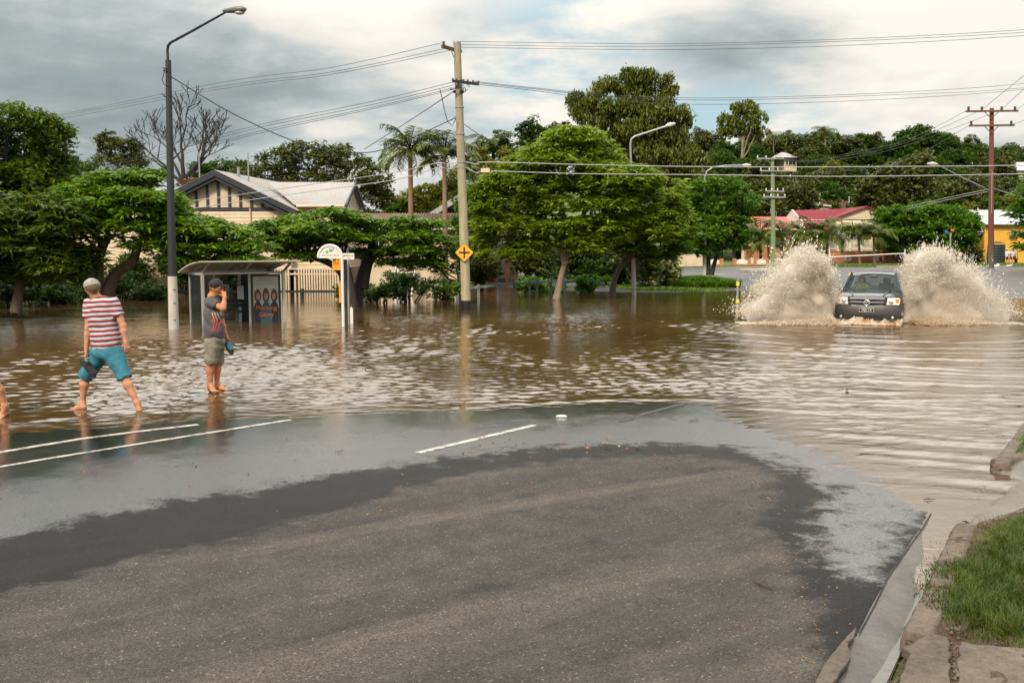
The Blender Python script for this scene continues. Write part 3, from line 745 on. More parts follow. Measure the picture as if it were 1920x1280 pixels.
# --- palms
def palm_mesh(r, nf=17, fl=2.2, leaflet=.55, drop=.9, spread=1.0):
    V = []; Q = []; n0 = 0; RV = MB()
    for i in range(nf):
        az = i * 2.399 + r.uniform(-.2, .2); el = r.uniform(-.15, 1.25) * spread; L_ = fl * r.uniform(.8, 1.1)
        p = np.zeros(3); pts = [p]; e = el
        for j in range(12):
            e -= drop * .16 * (j / 8 + .25)
            p = p + np.array([math.cos(az) * math.cos(e), math.sin(az) * math.cos(e), math.sin(e)]) * L_ / 12; pts.append(p)
        pts = np.array(pts); RV.tube([Vector(q) for q in pts], [.035 * (1 - .8 * j / 12) for j in range(13)], 4, cap=False)
        for j in range(2, 13):
            for q in (0, .33, .66):
                if j == 12 and q: continue
                c = pts[j] * (1 - q) + pts[min(12, j + 1)] * q; t = unit(pts[j] - pts[j - 1])
                sd = unit(np.cross(t, [0, 0, 1.0])); ll = leaflet * (math.sin((j + q) / 13.5 * 3.0) ** .6 + .15)
                for s in (-1, 1):
                    d = unit(sd * s + t * .55 + np.array([0, 0, r.uniform(-.75, .1)])); w_ = unit(np.cross(d, [0, 0, 1.])) * .022
                    V += [c - w_, c + w_, c + d * ll * .6 + w_ * .9 - np.array([0, 0, .02]), c + d * ll - np.array([0, 0, .12 * ll]), c + d * ll * .6 - w_ * .9]
                    Q.append([n0, n0 + 1, n0 + 2, n0 + 4]); Q.append([n0 + 4, n0 + 2, n0 + 3, n0 + 3]); n0 += 5
    Q = np.array(Q); quads = Q[0::2]; tris = Q[1::2][:, :3]
    return np.array(V), quads, tris, RV
def palm(px, pyc, pyb, D, label, seed, sc=1.0, group=None, tr=.13, name='palm_tree', base=None, **kw):
    r = np.random.default_rng(seed); top = W(px, pyc, D); bot = W(px + 2, pyb, D)
    bot.z = min(bot.z, tz(bot.x, D))
    root = empty(name, bot, label, 'palm', group)
    mb = MB(); n = 14
    mb.tube([bot.lerp(top, i / n) for i in range(n + 1)], [tr * sc * (1.35 - .5 * i / n + (.05 if i % 2 else 0)) for i in range(n + 1)], 9)
    mb.build('trunk', BK['palm'], root, smooth=True)
    V, q, t, RV = palm_mesh(r, **kw)
    o = npmesh('crown', V * sc + np.array(top), [q, t], LM['palm'], root)
    m2 = MB(); m2.v = [Vector(v) * sc + top for v in RV.v]; m2.f = RV.f; m2.build('frond_stem', LM['palm'], root)
    return root
palm(769, 282, 430, 52, 'tall feather palm standing left, with the brown trunk above the rusty roof', 41, 1.0, 'palms behind the rusty roof', fl=2.1, nf=26, spread=1.12, drop=.75)
palm(833, 292, 430, 51, 'feather palm close beside the wooden power pole', 42, .95, 'palms behind the rusty roof', fl=2.05, nf=25, spread=1.12, drop=.75)
palm(905, 330, 480, 56, 'feather palm half hidden right of the wooden power pole', 43, .95, 'palms beyond the power pole', fl=2.3, nf=16)
palm(925, 275, 480, 60, 'high feather palm crown above the golden foliage', 44, .9, 'palms beyond the power pole', fl=2.2, nf=15)
# --- centre
for a, b_, c, d, D_, lf, lb, s in [(1000, 235, 26, 28, 58, 'dark', 'dark narrow topped tree behind the big feathery tree', 51), (935, 265, 34, 34, 60, 'dark', 'dark leafy tree left of the narrow topped tree', 52), (895, 300, 30, 40, 57, 'gold', 'golden green tree beside the wooden pole', 53),
                                   (960, 300, 42, 36, 54, 'gold', 'golden leafed tree at the upper left of the feathery tree', 54), (1050, 240, 24, 22, 64, 'olive', 'thin topped olive tree left of the great gum', 55), (890, 370, 34, 34, 52, 'green', 'green bushy tree touching the wooden pole', 56)]:
    make_tree('garden_tree', lb, 'tree', [[(a, 480), (a + 4, b_ + d)]], [(a, b_, c * .6, d * .6), (a - c * .5, b_ + d * .4, c * .6, d * .5), (a + c * .5, b_ + d * .5, c * .6, d * .5), (a, b_ + d * .9, c, d * .6), (a - c * .2, b_ + d * 1.7, c * 1.1, d * .7), (a + c * .3, b_ + d * 2.3, c * 1.1, d * .7)],
      lf, 'rand', 'brown', D=D_, seed=s, dens=4.2, rc=.34, nl=24, size=.25, tr=.14)
make_tree('jacaranda_tree', 'great feathery bright green tree with leaning pale trunk beyond the flooded road', 'tree',
  [[(1043, 562), (1052, 520), (1062, 480), (1068, 450)], [(1060, 495), (1040, 440), (985, 420)], [(1065, 470), (1090, 420), (1100, 370)], [(1066, 460), (1130, 420), (1180, 395)], [(1066, 455), (1052, 380), (1060, 310)]],
  [(1075, 262, 56, 22), (1020, 282, 44, 22), (1110, 288, 50, 24), (985, 310, 44, 24), (1050, 310, 60, 26), (945, 345, 44, 26), (1130, 325, 56, 26), (1180, 335, 56, 24), (1235, 360, 44, 28), (1000, 350, 56, 26), (925, 385, 36, 26), (1090, 350, 50, 24),
   (975, 385, 56, 26), (1200, 372, 56, 26), (1255, 400, 34, 26), (1050, 385, 50, 24), (1140, 385, 60, 24), (925, 425, 34, 24), (980, 425, 56, 22), (1045, 430, 50, 18), (1110, 425, 54, 18), (1190, 415, 60, 22), (1245, 435, 34, 22), (945, 458, 34, 14), (1010, 460, 40, 12), (915, 452, 26, 20), (905, 410, 24, 24), (1075, 452, 40, 14), (1140, 448, 44, 14), (930, 478, 30, 12), (985, 476, 34, 10), (1095, 468, 36, 12), (1150, 342, 60, 26), (1215, 345, 40, 22), (900, 360, 20, 22)],
  'jaca', 'frond', 'pale', D=40, seed=61, dens=19, rc=.34, nl=16, size=.30, aspect=.26, tr=.15)
make_tree('jacaranda_tree', 'darker feathery tree with curved brown trunk beside the grey light post', 'tree',
  [[(1148, 556), (1152, 525), (1166, 498), (1186, 470), (1200, 430)], [(1178, 484), (1240, 430)]],
  [(1215, 410, 50, 24), (1262, 425, 30, 28), (1180, 440, 44, 20), (1235, 450, 44, 22), (1265, 470, 24, 18), (1140, 455, 40, 16), (1200, 472, 40, 12), (1286, 432, 22, 26), (1282, 462, 20, 18), (1232, 482, 34, 10)],
  'poin', 'frond', 'brown', D=43, seed=62, dens=17, rc=.30, nl=14, size=.29, aspect=.25, tr=.15)
make_tree('gum_tree', 'huge gum tree towering over the centre of the flooded street', 'tree',
  [[(1192, 480), (1190, 380), (1180, 300), (1168, 240)], [(1188, 350), (1225, 280), (1240, 220)], [(1185, 330), (1140, 260), (1110, 210)]],
  [(1182, 148, 21, 13), (1228, 150, 28, 14), (1140, 165, 23, 12), (1095, 190, 28, 13), (1110, 175, 16, 10), (1190, 175, 31, 17), (1258, 180, 20, 19), (1155, 205, 36, 19), (1225, 210, 38, 22), (1085, 205, 20, 12), (1275, 225, 21, 21), (1120, 225, 36, 17), (1190, 245, 45, 22),
   (1250, 262, 36, 22), (1140, 262, 36, 21), (1200, 290, 47, 24), (1262, 300, 28, 22), (1300, 300, 20, 22), (1160, 310, 36, 22), (1230, 330, 42, 21), (1290, 330, 20, 15)],
  'euca', 'hang', 'pale', D=64, seed=63, dens=6.5, rc=.42, nl=34, size=.27, aspect=.36, tr=.40, sub=4)
make_tree('street_tree', 'rounded fresh green tree with twin trunks on the grassy mound', 'tree',
  [[(1327, 516), (1329, 480), (1326, 440)], [(1334, 516), (1344, 480), (1362, 440)]],
  [(1330, 352, 34, 20), (1372, 350, 28, 18), (1302, 375, 30, 24), (1345, 378, 40, 24), (1392, 378, 28, 24), (1296, 410, 28, 22), (1335, 412, 40, 22), (1380, 408, 34, 22), (1408, 400, 14, 22), (1320, 442, 44, 20), (1372, 438, 40, 20), (1345, 465, 44, 16), (1300, 462, 24, 16), (1392, 455, 20, 14)],
  'green', 'rand', 'dark', D=54, seed=64, dens=6, rc=.32, nl=28, size=.24, aspect=.42, tr=.13)
make_tree('broadleaf_tree', 'broad dark green tree between the red roofed house and yellow shop', 'tree',
  [[(1712, 500), (1716, 470), (1722, 440)], [(1720, 500), (1745, 450)]],
  [(1660, 410, 28, 18), (1695, 405, 34, 20), (1738, 400, 40, 20), (1782, 410, 34, 22), (1680, 435, 44, 20), (1730, 435, 50, 24), (1785, 440, 36, 22), (1815, 420, 20, 22), (1700, 460, 50, 18), (1760, 465, 40, 18), (1650, 440, 26, 18), (1808, 450, 20, 16)],
  'green', 'rand', 'dark', D=86, seed=65, dens=3.6, rc=.5, nl=28, size=.36, tr=.28)
make_tree('broadleaf_tree', 'leafy tree leaning into the right edge in front of the yellow shop', 'tree',
  [[(1975, 500), (1968, 440), (1950, 390)]], [(1925, 360, 26, 24), (1955, 350, 40, 30), (1915, 395, 20, 14), (1945, 400, 40, 22), (1905, 425, 16, 8), (1935, 440, 28, 10), (1960, 465, 34, 12), (1918, 462, 12, 5)],
  'green', 'frond', 'dark', D=70, seed=66, dens=4, rc=.35, nl=12, size=.6, aspect=.25, tr=.2)
# --- wooded hill: prototypes are built once, then copied
protos = []
PSPEC = [('gum_tree', 'olive gum tree standing in the wood on the hillside', 'olive', 'rand', 9, [(0, 7.2, 1.9, 1.2), (-1.6, 6.0, 1.6, 1.1), (1.7, 6.2, 1.6, 1.2), (.3, 5.2, 2.2, 1.3), (-.8, 8.2, 1.1, .8)]),
         ('hill_tree', 'dark round crowned tree in the wood on the hillside', 'dark', 'rand', 8, [(0, 5.8, 2.6, 1.9), (-1.9, 4.6, 1.9, 1.6), (2.0, 4.8, 1.9, 1.6), (.4, 3.6, 2.6, 1.5)]),
         ('hill_tree', 'brighter green bushy tree in the wood on the hillside', 'fern', 'rand', 7, [(0, 4.9, 2.1, 1.5), (-1.5, 3.9, 1.7, 1.4), (1.6, 4.1, 1.6, 1.3), (.1, 2.9, 2.4, 1.4)]),
         ('gum_tree', 'tall bare stemmed gum tree rising out of the hillside wood', 'euca', 'hang', 13, [(0, 11.6, 1.7, 1.2), (-1.5, 10.4, 1.4, 1.0), (1.7, 10.0, 1.5, 1.1), (.2, 9.0, 2.0, 1.0), (2.4, 8.6, .9, .7), (-2.0, 8.7, 1.1, .7)])]
PSPEC.append(('hill_tree', 'light golden green tree in the wood on the hillside', 'gold', 'rand', 7, [(0, 5.2, 1.9, 1.4), (-1.4, 4.2, 1.5, 1.2), (1.5, 4.0, 1.6, 1.3), (.2, 3.0, 2.1, 1.2), (.5, 6.3, 1.0, .8)]))
for i, (nm, lb, lf, stl, h, lobes) in enumerate(PSPEC):
    r = np.random.default_rng(200 + i); rr_ = random.Random(i)
    root = empty(nm, (0, 0, 0), lb, 'tree', 'trees on the wooded hillside'); mb = MB(); LB = []
    mb.tube([(0, 0, -1), (.1, 0, h * .3), (0, .1, h * .62)], [.26, .2, .13], 7)
    for (x, z, a, c) in lobes:
        dy = rr_.uniform(-1, 1); LB.append(((x, dy, z), (a, a, c)))
        limb(mb, (0, 0, h * rr_.uniform(.35, .6)), (x, dy, z), .1, .04, rr_, .1, 4, 5)
    mb.build('trunk', BK['pale'] if stl == 'hang' or i == 0 else BK['dark'], root, smooth=True)
    V, Fq = crown_mesh(LB, stl, r, 2.6, .55, 20, .42, .5)
    npmesh('crown', V, Fq, LM[lf], root); protos.append(root)
rr_ = random.Random(99); used_p = set(); spots = []
for Yd in (100, 107, 116, 132, 150, 168, 186, 204, 216):
    step = 21 if Yd > 120 else 27
    px = 1270 + rr_.uniform(0, 20)
    while px < 2080:
        D_ = Yd + rr_.uniform(-6, 6)
        skip = False
        if Yd < 140 and 1425 < px < 1650 and Yd < 110: skip = True            # red roofs
        if 1572 < px < 1702 and 108 < D_ < 207: skip = rr_.random() < .93
        if 1440 < px < 1505 and 138 < D_ < 178: skip = True   # the open green slope
        if 1830 < px and Yd < 110: skip = True
        if not skip: spots.append((px, D_, None))
        px += step * rr_.uniform(.7, 1.3) * 1800 / 1800 * (160 / Yd) ** .5
# skyline silhouettes seen in the photograph: (picture column, depth, kind, size)
for px, D_, k, s in ((1388, 168, 3, 1.15), (1345, 190, 2, 1.3), (1440, 200, 0, .9), (1545, 195, 1, 1.05), (1580, 190, 0, 1.15), (1625, 224, 0, 1.2), (1700, 178, 1, 1.35), (1740, 176, 1, 1.4), (1770, 184, 1, 1.2), (1815, 200, 0, 1.0), (1875, 190, 1, .95), (1910, 190, 1, .95), (1700, 140, 0, 1.0), (1310, 180, 0, 1.2)):
    spots.append((px, D_, (k, s)))
for px, D_, ks in spots:
    k = ks[0] if ks else rr_.choices((0, 1, 2, 3, 4), (4, 4, 4, .6 if D_ > 165 and px < 1500 else 0, 1.6))[0]
    s = ks[1] if ks else rr_.uniform(.72, 1.12)
    p = T(px, D_)
    o = protos[k] if k not in used_p else copy_tree(protos[k]); used_p.add(k)
    o.location = p; o.rotation_euler = (0, 0, rr_.uniform(0, 6.28)); o.scale = (s * rr_.uniform(.9, 1.2), s * rr_.uniform(.9, 1.2), s * rr_.uniform(.85, 1.12))
# far trees on the left, behind the dark bank
for i in range(26):
    px = -160 + i * 44 + rr_.uniform(-12, 12); D_ = rr_.uniform(84, 112); k = rr_.choice((0, 1, 2)); s = rr_.uniform(.75, 1.0)
    if 880 < px < 1000: continue
    o = copy_tree(protos[k]); o['group'] = 'trees behind the flooded houses'; o['label'] = ('olive gum', 'dark round', 'bright bushy')[k] + ' tree in the row behind the flooded houses'
    o.location = T(px, D_); o.rotation_euler = (0, 0, rr_.uniform(0, 6.28)); o.scale = (s, s, s * .85)
palm(1450, 255, 330, 180, 'feather palm on the skyline above the hill house', 71, .95, None, fl=2.6, nf=14, leaflet=.8)
palm(1488, 262, 330, 185, 'low feather palm on the skyline right of the hill house', 72, .85, None, fl=2.6, nf=14, leaflet=.8)
palm(1547, 250, 330, 186, 'feather palm crown above the dark hillside wood', 73, 1.0, None, fl=2.8, nf=16, leaflet=.9)
for i, (px, py, D_, s, lb) in enumerate([(1400, 452, 84, 1.15, 'leafy palm left of the green power pole'), (1425, 440, 85, 1.3, 'tall leafy palm just left of the green power pole'), (1465, 445, 84, 1.25, 'leafy palm just right of the green power pole'), (1440, 462, 83, 1.1, 'low leafy palm at the green power pole'),
      (1530, 440, 83, 1.35, 'tall clumping palm before the brick gatehouse'), (1550, 452, 82, 1.2, 'low clumping palm right of the brick gatehouse'), (1515, 458, 82, 1.05, 'low clumping palm left of the window bay'),
      (1610, 445, 84, 1.15, 'clumping palm before the white windows'), (1638, 450, 84, 1.2, 'clumping palm right of the white windows')]):
    palm(px, py - 7, 492, D_, lb, 80 + i, s * .92, 'garden palms in front of the red roofed house', tr=.09, fl=1.9, nf=16, leaflet=.6, drop=.85)
# ================================================================ BUILDINGS, FENCES, POLES, SIGNS
CREAM = paint('cream_boards', (.66, .53, .38), .6, scale=1.5, var=.10)
CREAM2 = paint('cream_render', (.62, .52, .38), .75, scale=1.2, var=.14)
NAVY = paint('navy_trim', (.025, .030, .045), .45)
WHITE = paint('white_paint', (.74, .73, .70), .4, var=.08)
GREYM = paint('grey_galvanised', (.34, .36, .37), .4, metal=.3, var=.12)
DKG = paint('dark_green_metal', (.012, .030, .026), .4)
BLACK = paint('black_plastic', (.012, .012, .013), .4)
ORANGE = paint('orange_sign', (.85, .33, .03), .4, var=.04)
YELLOW = paint('yellow_sign', (.90, .40, .03), .4, var=.04)
YELTAG = paint('yellow_tag', (.85, .70, .03), .4, var=.04)
GRPOST = paint('grey_green_timber', (.19, .23, .22), .75, var=.25, scale=4)
YELB = paint('yellow_boards', (.72, .40, .05), .55, scale=1.5, var=.10)
TIMB = paint('brown_timber', (.16, .08, .045), .7, var=.3, scale=4)
GLASSD = paint('window_glass_dark', (.015, .018, .02), .08, var=.05, bumpd=0)
def roofmat(name, c0, c1, rough=.45, metal=.2):
    m, nt, b = mat(name); co = coords(nt, 'Object', (1, 1, .3)); n1 = noise(nt, co, 1.3, 6, .7, .2); n2 = noise(nt, co, 14, 4, .7)
    L(nt, ramp(nt, mth(nt, 'ADD', mth(nt, 'MULTIPLY', n1, .65), mth(nt, 'MULTIPLY', n2, .35)), [(.40, c0), (.62, c1)]), b.inputs['Base Color'])
    b.inputs['Roughness'].default_value = rough; b.inputs['Metallic'].default_value = metal; return m
R_GREY = roofmat('roof_grey_rust', (.33, .345, .355), (.33, .26, .215)); R_RUST = roofmat('roof_rusty', (.10, .055, .035), (.24, .15, .10), .8, 0)
R_RED = roofmat('roof_red', (.16, .012, .020), (.24, .022, .032), .85, 0); R_PINK = roofmat('roof_faded_red', (.62, .13, .11), (.56, .17, .15), .5, 0)
R_LG = roofmat('roof_light_grey', (.44, .46, .48), (.36, .37, .38), .4, .2)
def brickmat():
    m, nt, b = mat('orange_brick'); co = coords(nt)
    sp = N(nt, 'ShaderNodeSeparateXYZ'); L(nt, co, sp.inputs[0]); cb = N(nt, 'ShaderNodeCombineXYZ'); L(nt, mth(nt, 'ADD', sp.outputs[0], sp.outputs[1]), cb.inputs[0]); L(nt, sp.outputs[2], cb.inputs[1])
    bt = N(nt, 'ShaderNodeTexBrick'); L(nt, cb.outputs[0], bt.inputs['Vector']); bt.inputs['Scale'].default_value = 1
    bt.inputs['Brick Width'].default_value = .23; bt.inputs['Row Height'].default_value = .085; bt.inputs['Mortar Size'].default_value = .012
    bt.inputs['Color1'].default_value = (.56, .20, .06, 1); bt.inputs['Color2'].default_value = (.40, .13, .045, 1); bt.inputs['Mortar'].default_value = (.30, .22, .15, 1)
    n1 = noise(nt, co, .8, 5, .6)
    L(nt, mixc(nt, .5, bt.outputs[0], mapr(nt, n1, .3, .7, .5, 1.4), 'MULTIPLY'), b.inputs['Base Color']); b.inputs['Roughness'].default_value = .85
    bump(nt, bt.outputs['Fac'], -.5, .01, b); return m
BRICK = brickmat()
def boards(mb, a, b_, z0, z1, pitch, thick=.03):
    """lapped boards on the wall plane running from a=(x,y) to b=(x,y); the visible side is on the right hand of a->b turned to the camera"""
    n = max(1, int(round((z1 - z0) / pitch))); pitch = (z1 - z0) / n
    d = Vector((b_[0] - a[0], b_[1] - a[1], 0)).normalized(); o = Vector((d.y, -d.x, 0)) * thick
    A = Vector((a[0], a[1], 0)); B = Vector((b_[0], b_[1], 0))
    for i in range(n):
        za = z0 + i * pitch; zb = za + pitch
        lo = Vector((0, 0, za)); hi = Vector((0, 0, zb + .004))
        mb.add([A + lo + o, B + lo + o, B + hi + o * .25, A + hi + o * .25, A + lo, B + lo, B + hi, A + hi], [(0, 1, 2, 3), (0, 4, 5, 1), (3, 2, 6, 7), (0, 3, 7, 4), (1, 5, 6, 2), (7, 6, 5, 4)])
def corrug(mb, p00, p10, p01, p11, pitch=.09, amp=.012, tk=.01):
    """corrugated sheet: p00->p10 along the eave, p01->p11 along the ridge"""
    p00, p10, p01, p11 = map(Vector, (p00, p10, p01, p11)); n = int((p10 - p00).length / pitch) * 4
    nr = (p10 - p00).cross(p01 - p00).normalized()
    if nr.z < 0: nr = -nr
    vs = []; fs = []
    for s in (0, -tk):
        for j in (0, 1):
            for i in range(n + 1):
                t = i / n; p = (p00.lerp(p10, t)) if j == 0 else (p01.lerp(p11, t))
                vs.append(p + nr * (amp * math.sin(i * math.pi / 2) + s))
    m_ = n + 1
    for i in range(n):
        fs.append((i, i + 1, m_ + i + 1, m_ + i)); fs.append((2 * m_ + i + 1, 2 * m_ + i, 3 * m_ + i, 3 * m_ + i + 1)); fs.append((i + 1, i, 2 * m_ + i, 2 * m_ + i + 1))
    mb.add(vs, fs)
def mbx(): return MB()
def window(parent, x, y, z, w, h, frame=WHITE, depth=.08, mull=(1, 1)):
    f = MB(); t = .05
    f.mm((x - w / 2, y - depth, z - h / 2), (x - w / 2 + t, y + .02, z + h / 2)).mm((x + w / 2 - t, y - depth, z - h / 2), (x + w / 2, y + .02, z + h / 2))
    f.mm((x - w / 2 + t, y - depth, z - h / 2), (x + w / 2 - t, y + .02, z - h / 2 + t)).mm((x - w / 2 + t, y - depth, z + h / 2 - t), (x + w / 2 - t, y + .02, z + h / 2))
    for i in range(1, mull[0] + 1):
        xx = x - w / 2 + w * i / (mull[0] + 1); f.mm((xx - .018, y - depth + .01, z - h / 2 + t), (xx + .018, y + .01, z + h / 2 - t))
    for i in range(1, mull[1] + 1):
        zz_ = z - h / 2 + h * i / (mull[1] + 1); f.mm((x - w / 2 + t, y - depth + .015, zz_ - .016), (x + w / 2 - t, y + .005, zz_ + .016))
    o = f.build('window', frame, parent)
    MB().mm((x - w / 2 + .02, y - .035, z - h / 2 + .02), (x + w / 2 - .02, y - .015, z + h / 2 - .02)).build('pane', GLASSD, o)
    return o
# ---------------- cream timber house on the left
def house_a():
    Yf = 46.0; x_ap = gx(413, Yf); xe = 3.68; z_ap = 5.72; z_e = z_ap - xe * .49
    root = empty('timber_house', (x_ap, Yf, 0), 'cream weatherboard house with navy trimmed gables and rusty grey iron roof', 'house')
    x0, x1 = x_ap - 3.35, x_ap + 3.35
    zb = 4.04; xw = gx(640, Yf)
    w_ = MB(); boards(w_, (x0 - 1.6, Yf), (x1, Yf), 1.15, zb - .16, .165); w_.mm((x0 - 1.6, Yf + .01, 1.1), (x1, Yf + .12, zb - .16))
    boards(w_, (x1 - .05, Yf + .5), (xw, Yf + .5), 1.15, 4.1, .165); w_.mm((x1 - .05, Yf + .51, 1.1), (xw, Yf + .62, 4.1))
    boards(w_, (xw, Yf + .5), (xw, Yf + 5.8), 1.15, 4.1, .165); boards(w_, (x1, Yf), (x1, Yf + .5), 1.15, 3.9, .165)
    w_.mm((x0 - 1.6, Yf + .12, 1.1), (x0 - 1.5, Yf + 8, 4.0)).mm((x0 - 1.6, Yf + 8, 1.1), (x1, Yf + 8.1, 4.0))
    w_.build('wall', CREAM, root)
    # gable face
    g = MB(); g.prism([(x_ap - 3.3, zb), (x_ap + 3.3, zb), (x_ap, z_ap - .16)], .1, 1, Yf + .02); g.build('gable_panel', CREAM2, root)
    t = MB()
    t.mm((x0 - .1, Yf - .05, zb - .16), (x1 + .1, Yf + .0, zb))
    for i in range(-6, 7):
        xx = x_ap + i * .52; top = z_ap - .3 - abs(xx - x_ap) * .49
        if top > zb + .1: t.mm((xx - .055, Yf - .05, zb), (xx + .055, Yf + .0, top))
    for s in (-1, 1):   # deep barge boards
        a = (x_ap, Yf - .45, z_ap - .06); b_ = (x_ap + s * (xe + .1), Yf - .45, z_e - .10)
        t.prism([(x_ap, z_ap), (x_ap, z_ap - .24), (x_ap + s * (xe + .12), z_e - .30), (x_ap + s * (xe + .12), z_e - .05)], .06, 1, Yf - .5)
        t.prism([(x_ap, z_ap - .26), (x_ap, z_ap - .40), (x_ap + s * (xe - .2), z_e - .34), (x_ap + s * (xe - .2), z_e - .22)], .38, 1, Yf - .42)
    t.build('gable_trim', NAVY, root)
    rf = MB(); Lr = 9.0; sh = .9   # ridge runs back and a little to the right
    corrug(rf, (x_ap + xe + .15, Yf - .5, z_e - .03), (x_ap + xe + sh + .15, Yf + Lr, z_e - .03), (x_ap, Yf - .5, z_ap + .04), (x_ap + sh, Yf + Lr, z_ap + .04))
    corrug(rf, (x_ap - xe - .15, Yf - .5, z_e - .03), (x_ap - xe + sh, Yf + Lr, z_e - .03), (x_ap, Yf - .5, z_ap + .04), (x_ap + sh, Yf + Lr, z_ap + .04))
    # cross wing: ridge parallel to the street
    ex0, ex1 = x_ap + 1.6, gx(648, Yf + .1); ye, ze = Yf + .1, 4.16; yr, zr = Yf + 3.0, 5.42
    corrug(rf, (x_ap + xe - .1, ye, ze), (ex1, ye, ze), (ex0, yr, zr), (ex1 + .05, yr, zr)); corrug(rf, (ex0 + 2, yr * 2 - ye, ze), (ex1, yr * 2 - ye, ze), (ex0 + 2, yr, zr), (ex1 + .05, yr, zr))
    ro = rf.build('roof', R_GREY, root)
    MB().tube([(x_ap + xe, ye - .06, ze - .06), (ex1, ye - .06, ze - .06)], .06, 8).build('gutter', CREAM, root)
    b2 = MB(); b2.prism([(ye - .1, ze - .18), (ye - .1, ze + .0), (yr, zr + .05), (2 * yr - ye + .1, ze), (2 * yr - ye + .1, ze - .18), (yr, zr - .17)], .06, 0, ex1 + .05)
    b2.build('barge_board', NAVY, root)
    g2 = MB(); g2.prism([(ye + .5, 4.0), (yr, zr - .25), (2 * yr - ye - .5, 4.0)], .06, 0, xw + .0)
    for i in range(8):
        yy = ye + .9 + i * .55; hh = zr - .3 - abs(yy - yr) * .43
        if hh > 4.1: g2.mm((xw + .06, yy - .03, 4.0), (xw + .09, yy + .03, hh))
    g2.build('gable_panel', CREAM2, root)
    MB().mm((ex1 - .9, ye + .1, 4.02), (ex1 + .02, 2 * yr - ye, 4.08)).build('soffit', WHITE, root)
    # flue and masts on the roof
    fx = gx(456, Yf + 2); MB().tube([(fx, Yf + 1.6, 5.0), (fx, Yf + 1.6, 6.05), (fx, Yf + 1.6, 6.06)], [.075, .075, .09], 10).build('flue', GREYM, ro)
    for px_, zt in ((470, 6.75), (379, 6.75)):
        xx = gx(px_, Yf + 1.5); MB().tube([(xx, Yf + 1.5, 4.6), (xx, Yf + 1.5, zt)], .035, 6).build('mast', GREYM, ro)
    dp = gx(471, Yf - .1); MB().tube([(dp, Yf - .1, 1.2), (dp, Yf - .1, 4.0)], .03, 6).build('downpipe', CREAM, root)
    window(root, gx(657, Yf), Yf + .5 - .02, 2.45, .6, .8, CREAM, mull=(3, 0)) if False else None
    window(root, gx(600, Yf + .5), Yf + .46, 2.9, 1.0, 1.1, WHITE, mull=(1, 1))
    # battened understorey
    bt = MB(); xx = x0 - 4.2
    while xx < xw:
        if not (abs(xx - gx(548, Yf)) < .2): bt.mm((xx, Yf - .06, -.5), (xx + .075, Yf - .03, 1.1))
        xx += .125
    bt.mm((x0 - 4.2, Yf - .03, .85), (xw, Yf + .0, .93)).build('batten_screen', CREAM, root)
    p = MB(); 
    for q in (x0 - 4.2, x0 - 1.5, x0 + 1.5, x1, gx(548, Yf), xw): p.mm((q - .13, Yf + .06, -.5), (q + .13, Yf + .30, 1.1))
    p.mm((x0 - 4.2, Yf - .05, 1.1), (xw, Yf + .1, 1.16)); p.build('stump', CREAM2, root)
    MB().mm((x0 - 4.2, Yf + 1.8, -.5), (xw, Yf + 1.9, 1.1)).build('back_wall', CREAM2, root)
    # low annex wall left
    a = MB(); boards(a, (x0 - 4.2, Yf + .3), (x0 - 1.5, Yf + .3), 1.15, 3.2, .165); a.mm((x0 - 4.2, Yf + .31, 1.1), (x0 - 1.5, Yf + .4, 3.2)); a.build('annex_wall', CREAM, root)
house_a()
def house_b():
    Yf = 54.0; x0, x1 = gx(652, Yf), gx(868, Yf)
    root = empty('timber_house', (x0, Yf, 0), 'long low cream house with rusty brown corrugated roof', 'house')
    w_ = MB(); boards(w_, (x0, Yf), (x1, Yf), -.2, 3.2, .17); w_.mm((x0, Yf + .01, -.3), (x1, Yf + .15, 3.2)).mm((x0, Yf + .15, -.3), (x0 + .12, Yf + 6, 3.2)).mm((x1 - .12, Yf + .15, -.3), (x1, Yf + 6, 3.2)).build('wall', CREAM, root)
    r_ = MB(); corrug(r_, (x0 - .2, Yf - .5, 3.25), (x1 + .3, Yf - .5, 3.25), (x0 - .2, Yf + 3, 4.12), (x1 + .3, Yf + 3, 4.12), .16, .03); corrug(r_, (x0 - .2, Yf + 6.5, 3.25), (x1 + .3, Yf + 6.5, 3.25), (x0 - .2, Yf + 3, 4.12), (x1 + .3, Yf + 3, 4.12), .16, .03); r_.build('roof', R_RUST, root)
    MB().mm((x0 - .2, Yf - .56, 3.10), (x1 + .3, Yf - .5, 3.24)).build('gutter', WHITE, root)
    for px_ in (660, 705, 790): window(root, gx(px_, Yf), Yf - .03, 2.0, 1.0, 1.0, WHITE, mull=(2, 0))
house_b()
def house_c():
    Yf = 64.0; xa = gx(888, Yf); za = 6.15; hw = 3.1; ze = 4.2
    root = empty('gabled_house', (xa, Yf, 0), 'house with broad white gable edge over a dark wall behind the wooden pole', 'house')
    MB().prism([(xa - hw + .2, -.3), (xa + hw - .2, -.3), (xa + hw - .2, ze), (xa, za - .3), (xa - hw + .2, ze)], 8, 1, Yf).build('wall', paint('dark_brown_wall', (.05, .04, .04), .7), root)
    r_ = MB()
    for s in (-1, 1): r_.prism([(xa, za), (xa, za - .5), (xa + s * (hw + .1), ze - .38), (xa + s * (hw + .1), ze - .05)], 8.6, 1, Yf - .5)
    r_.build('roof', R_LG, root)
house_c()
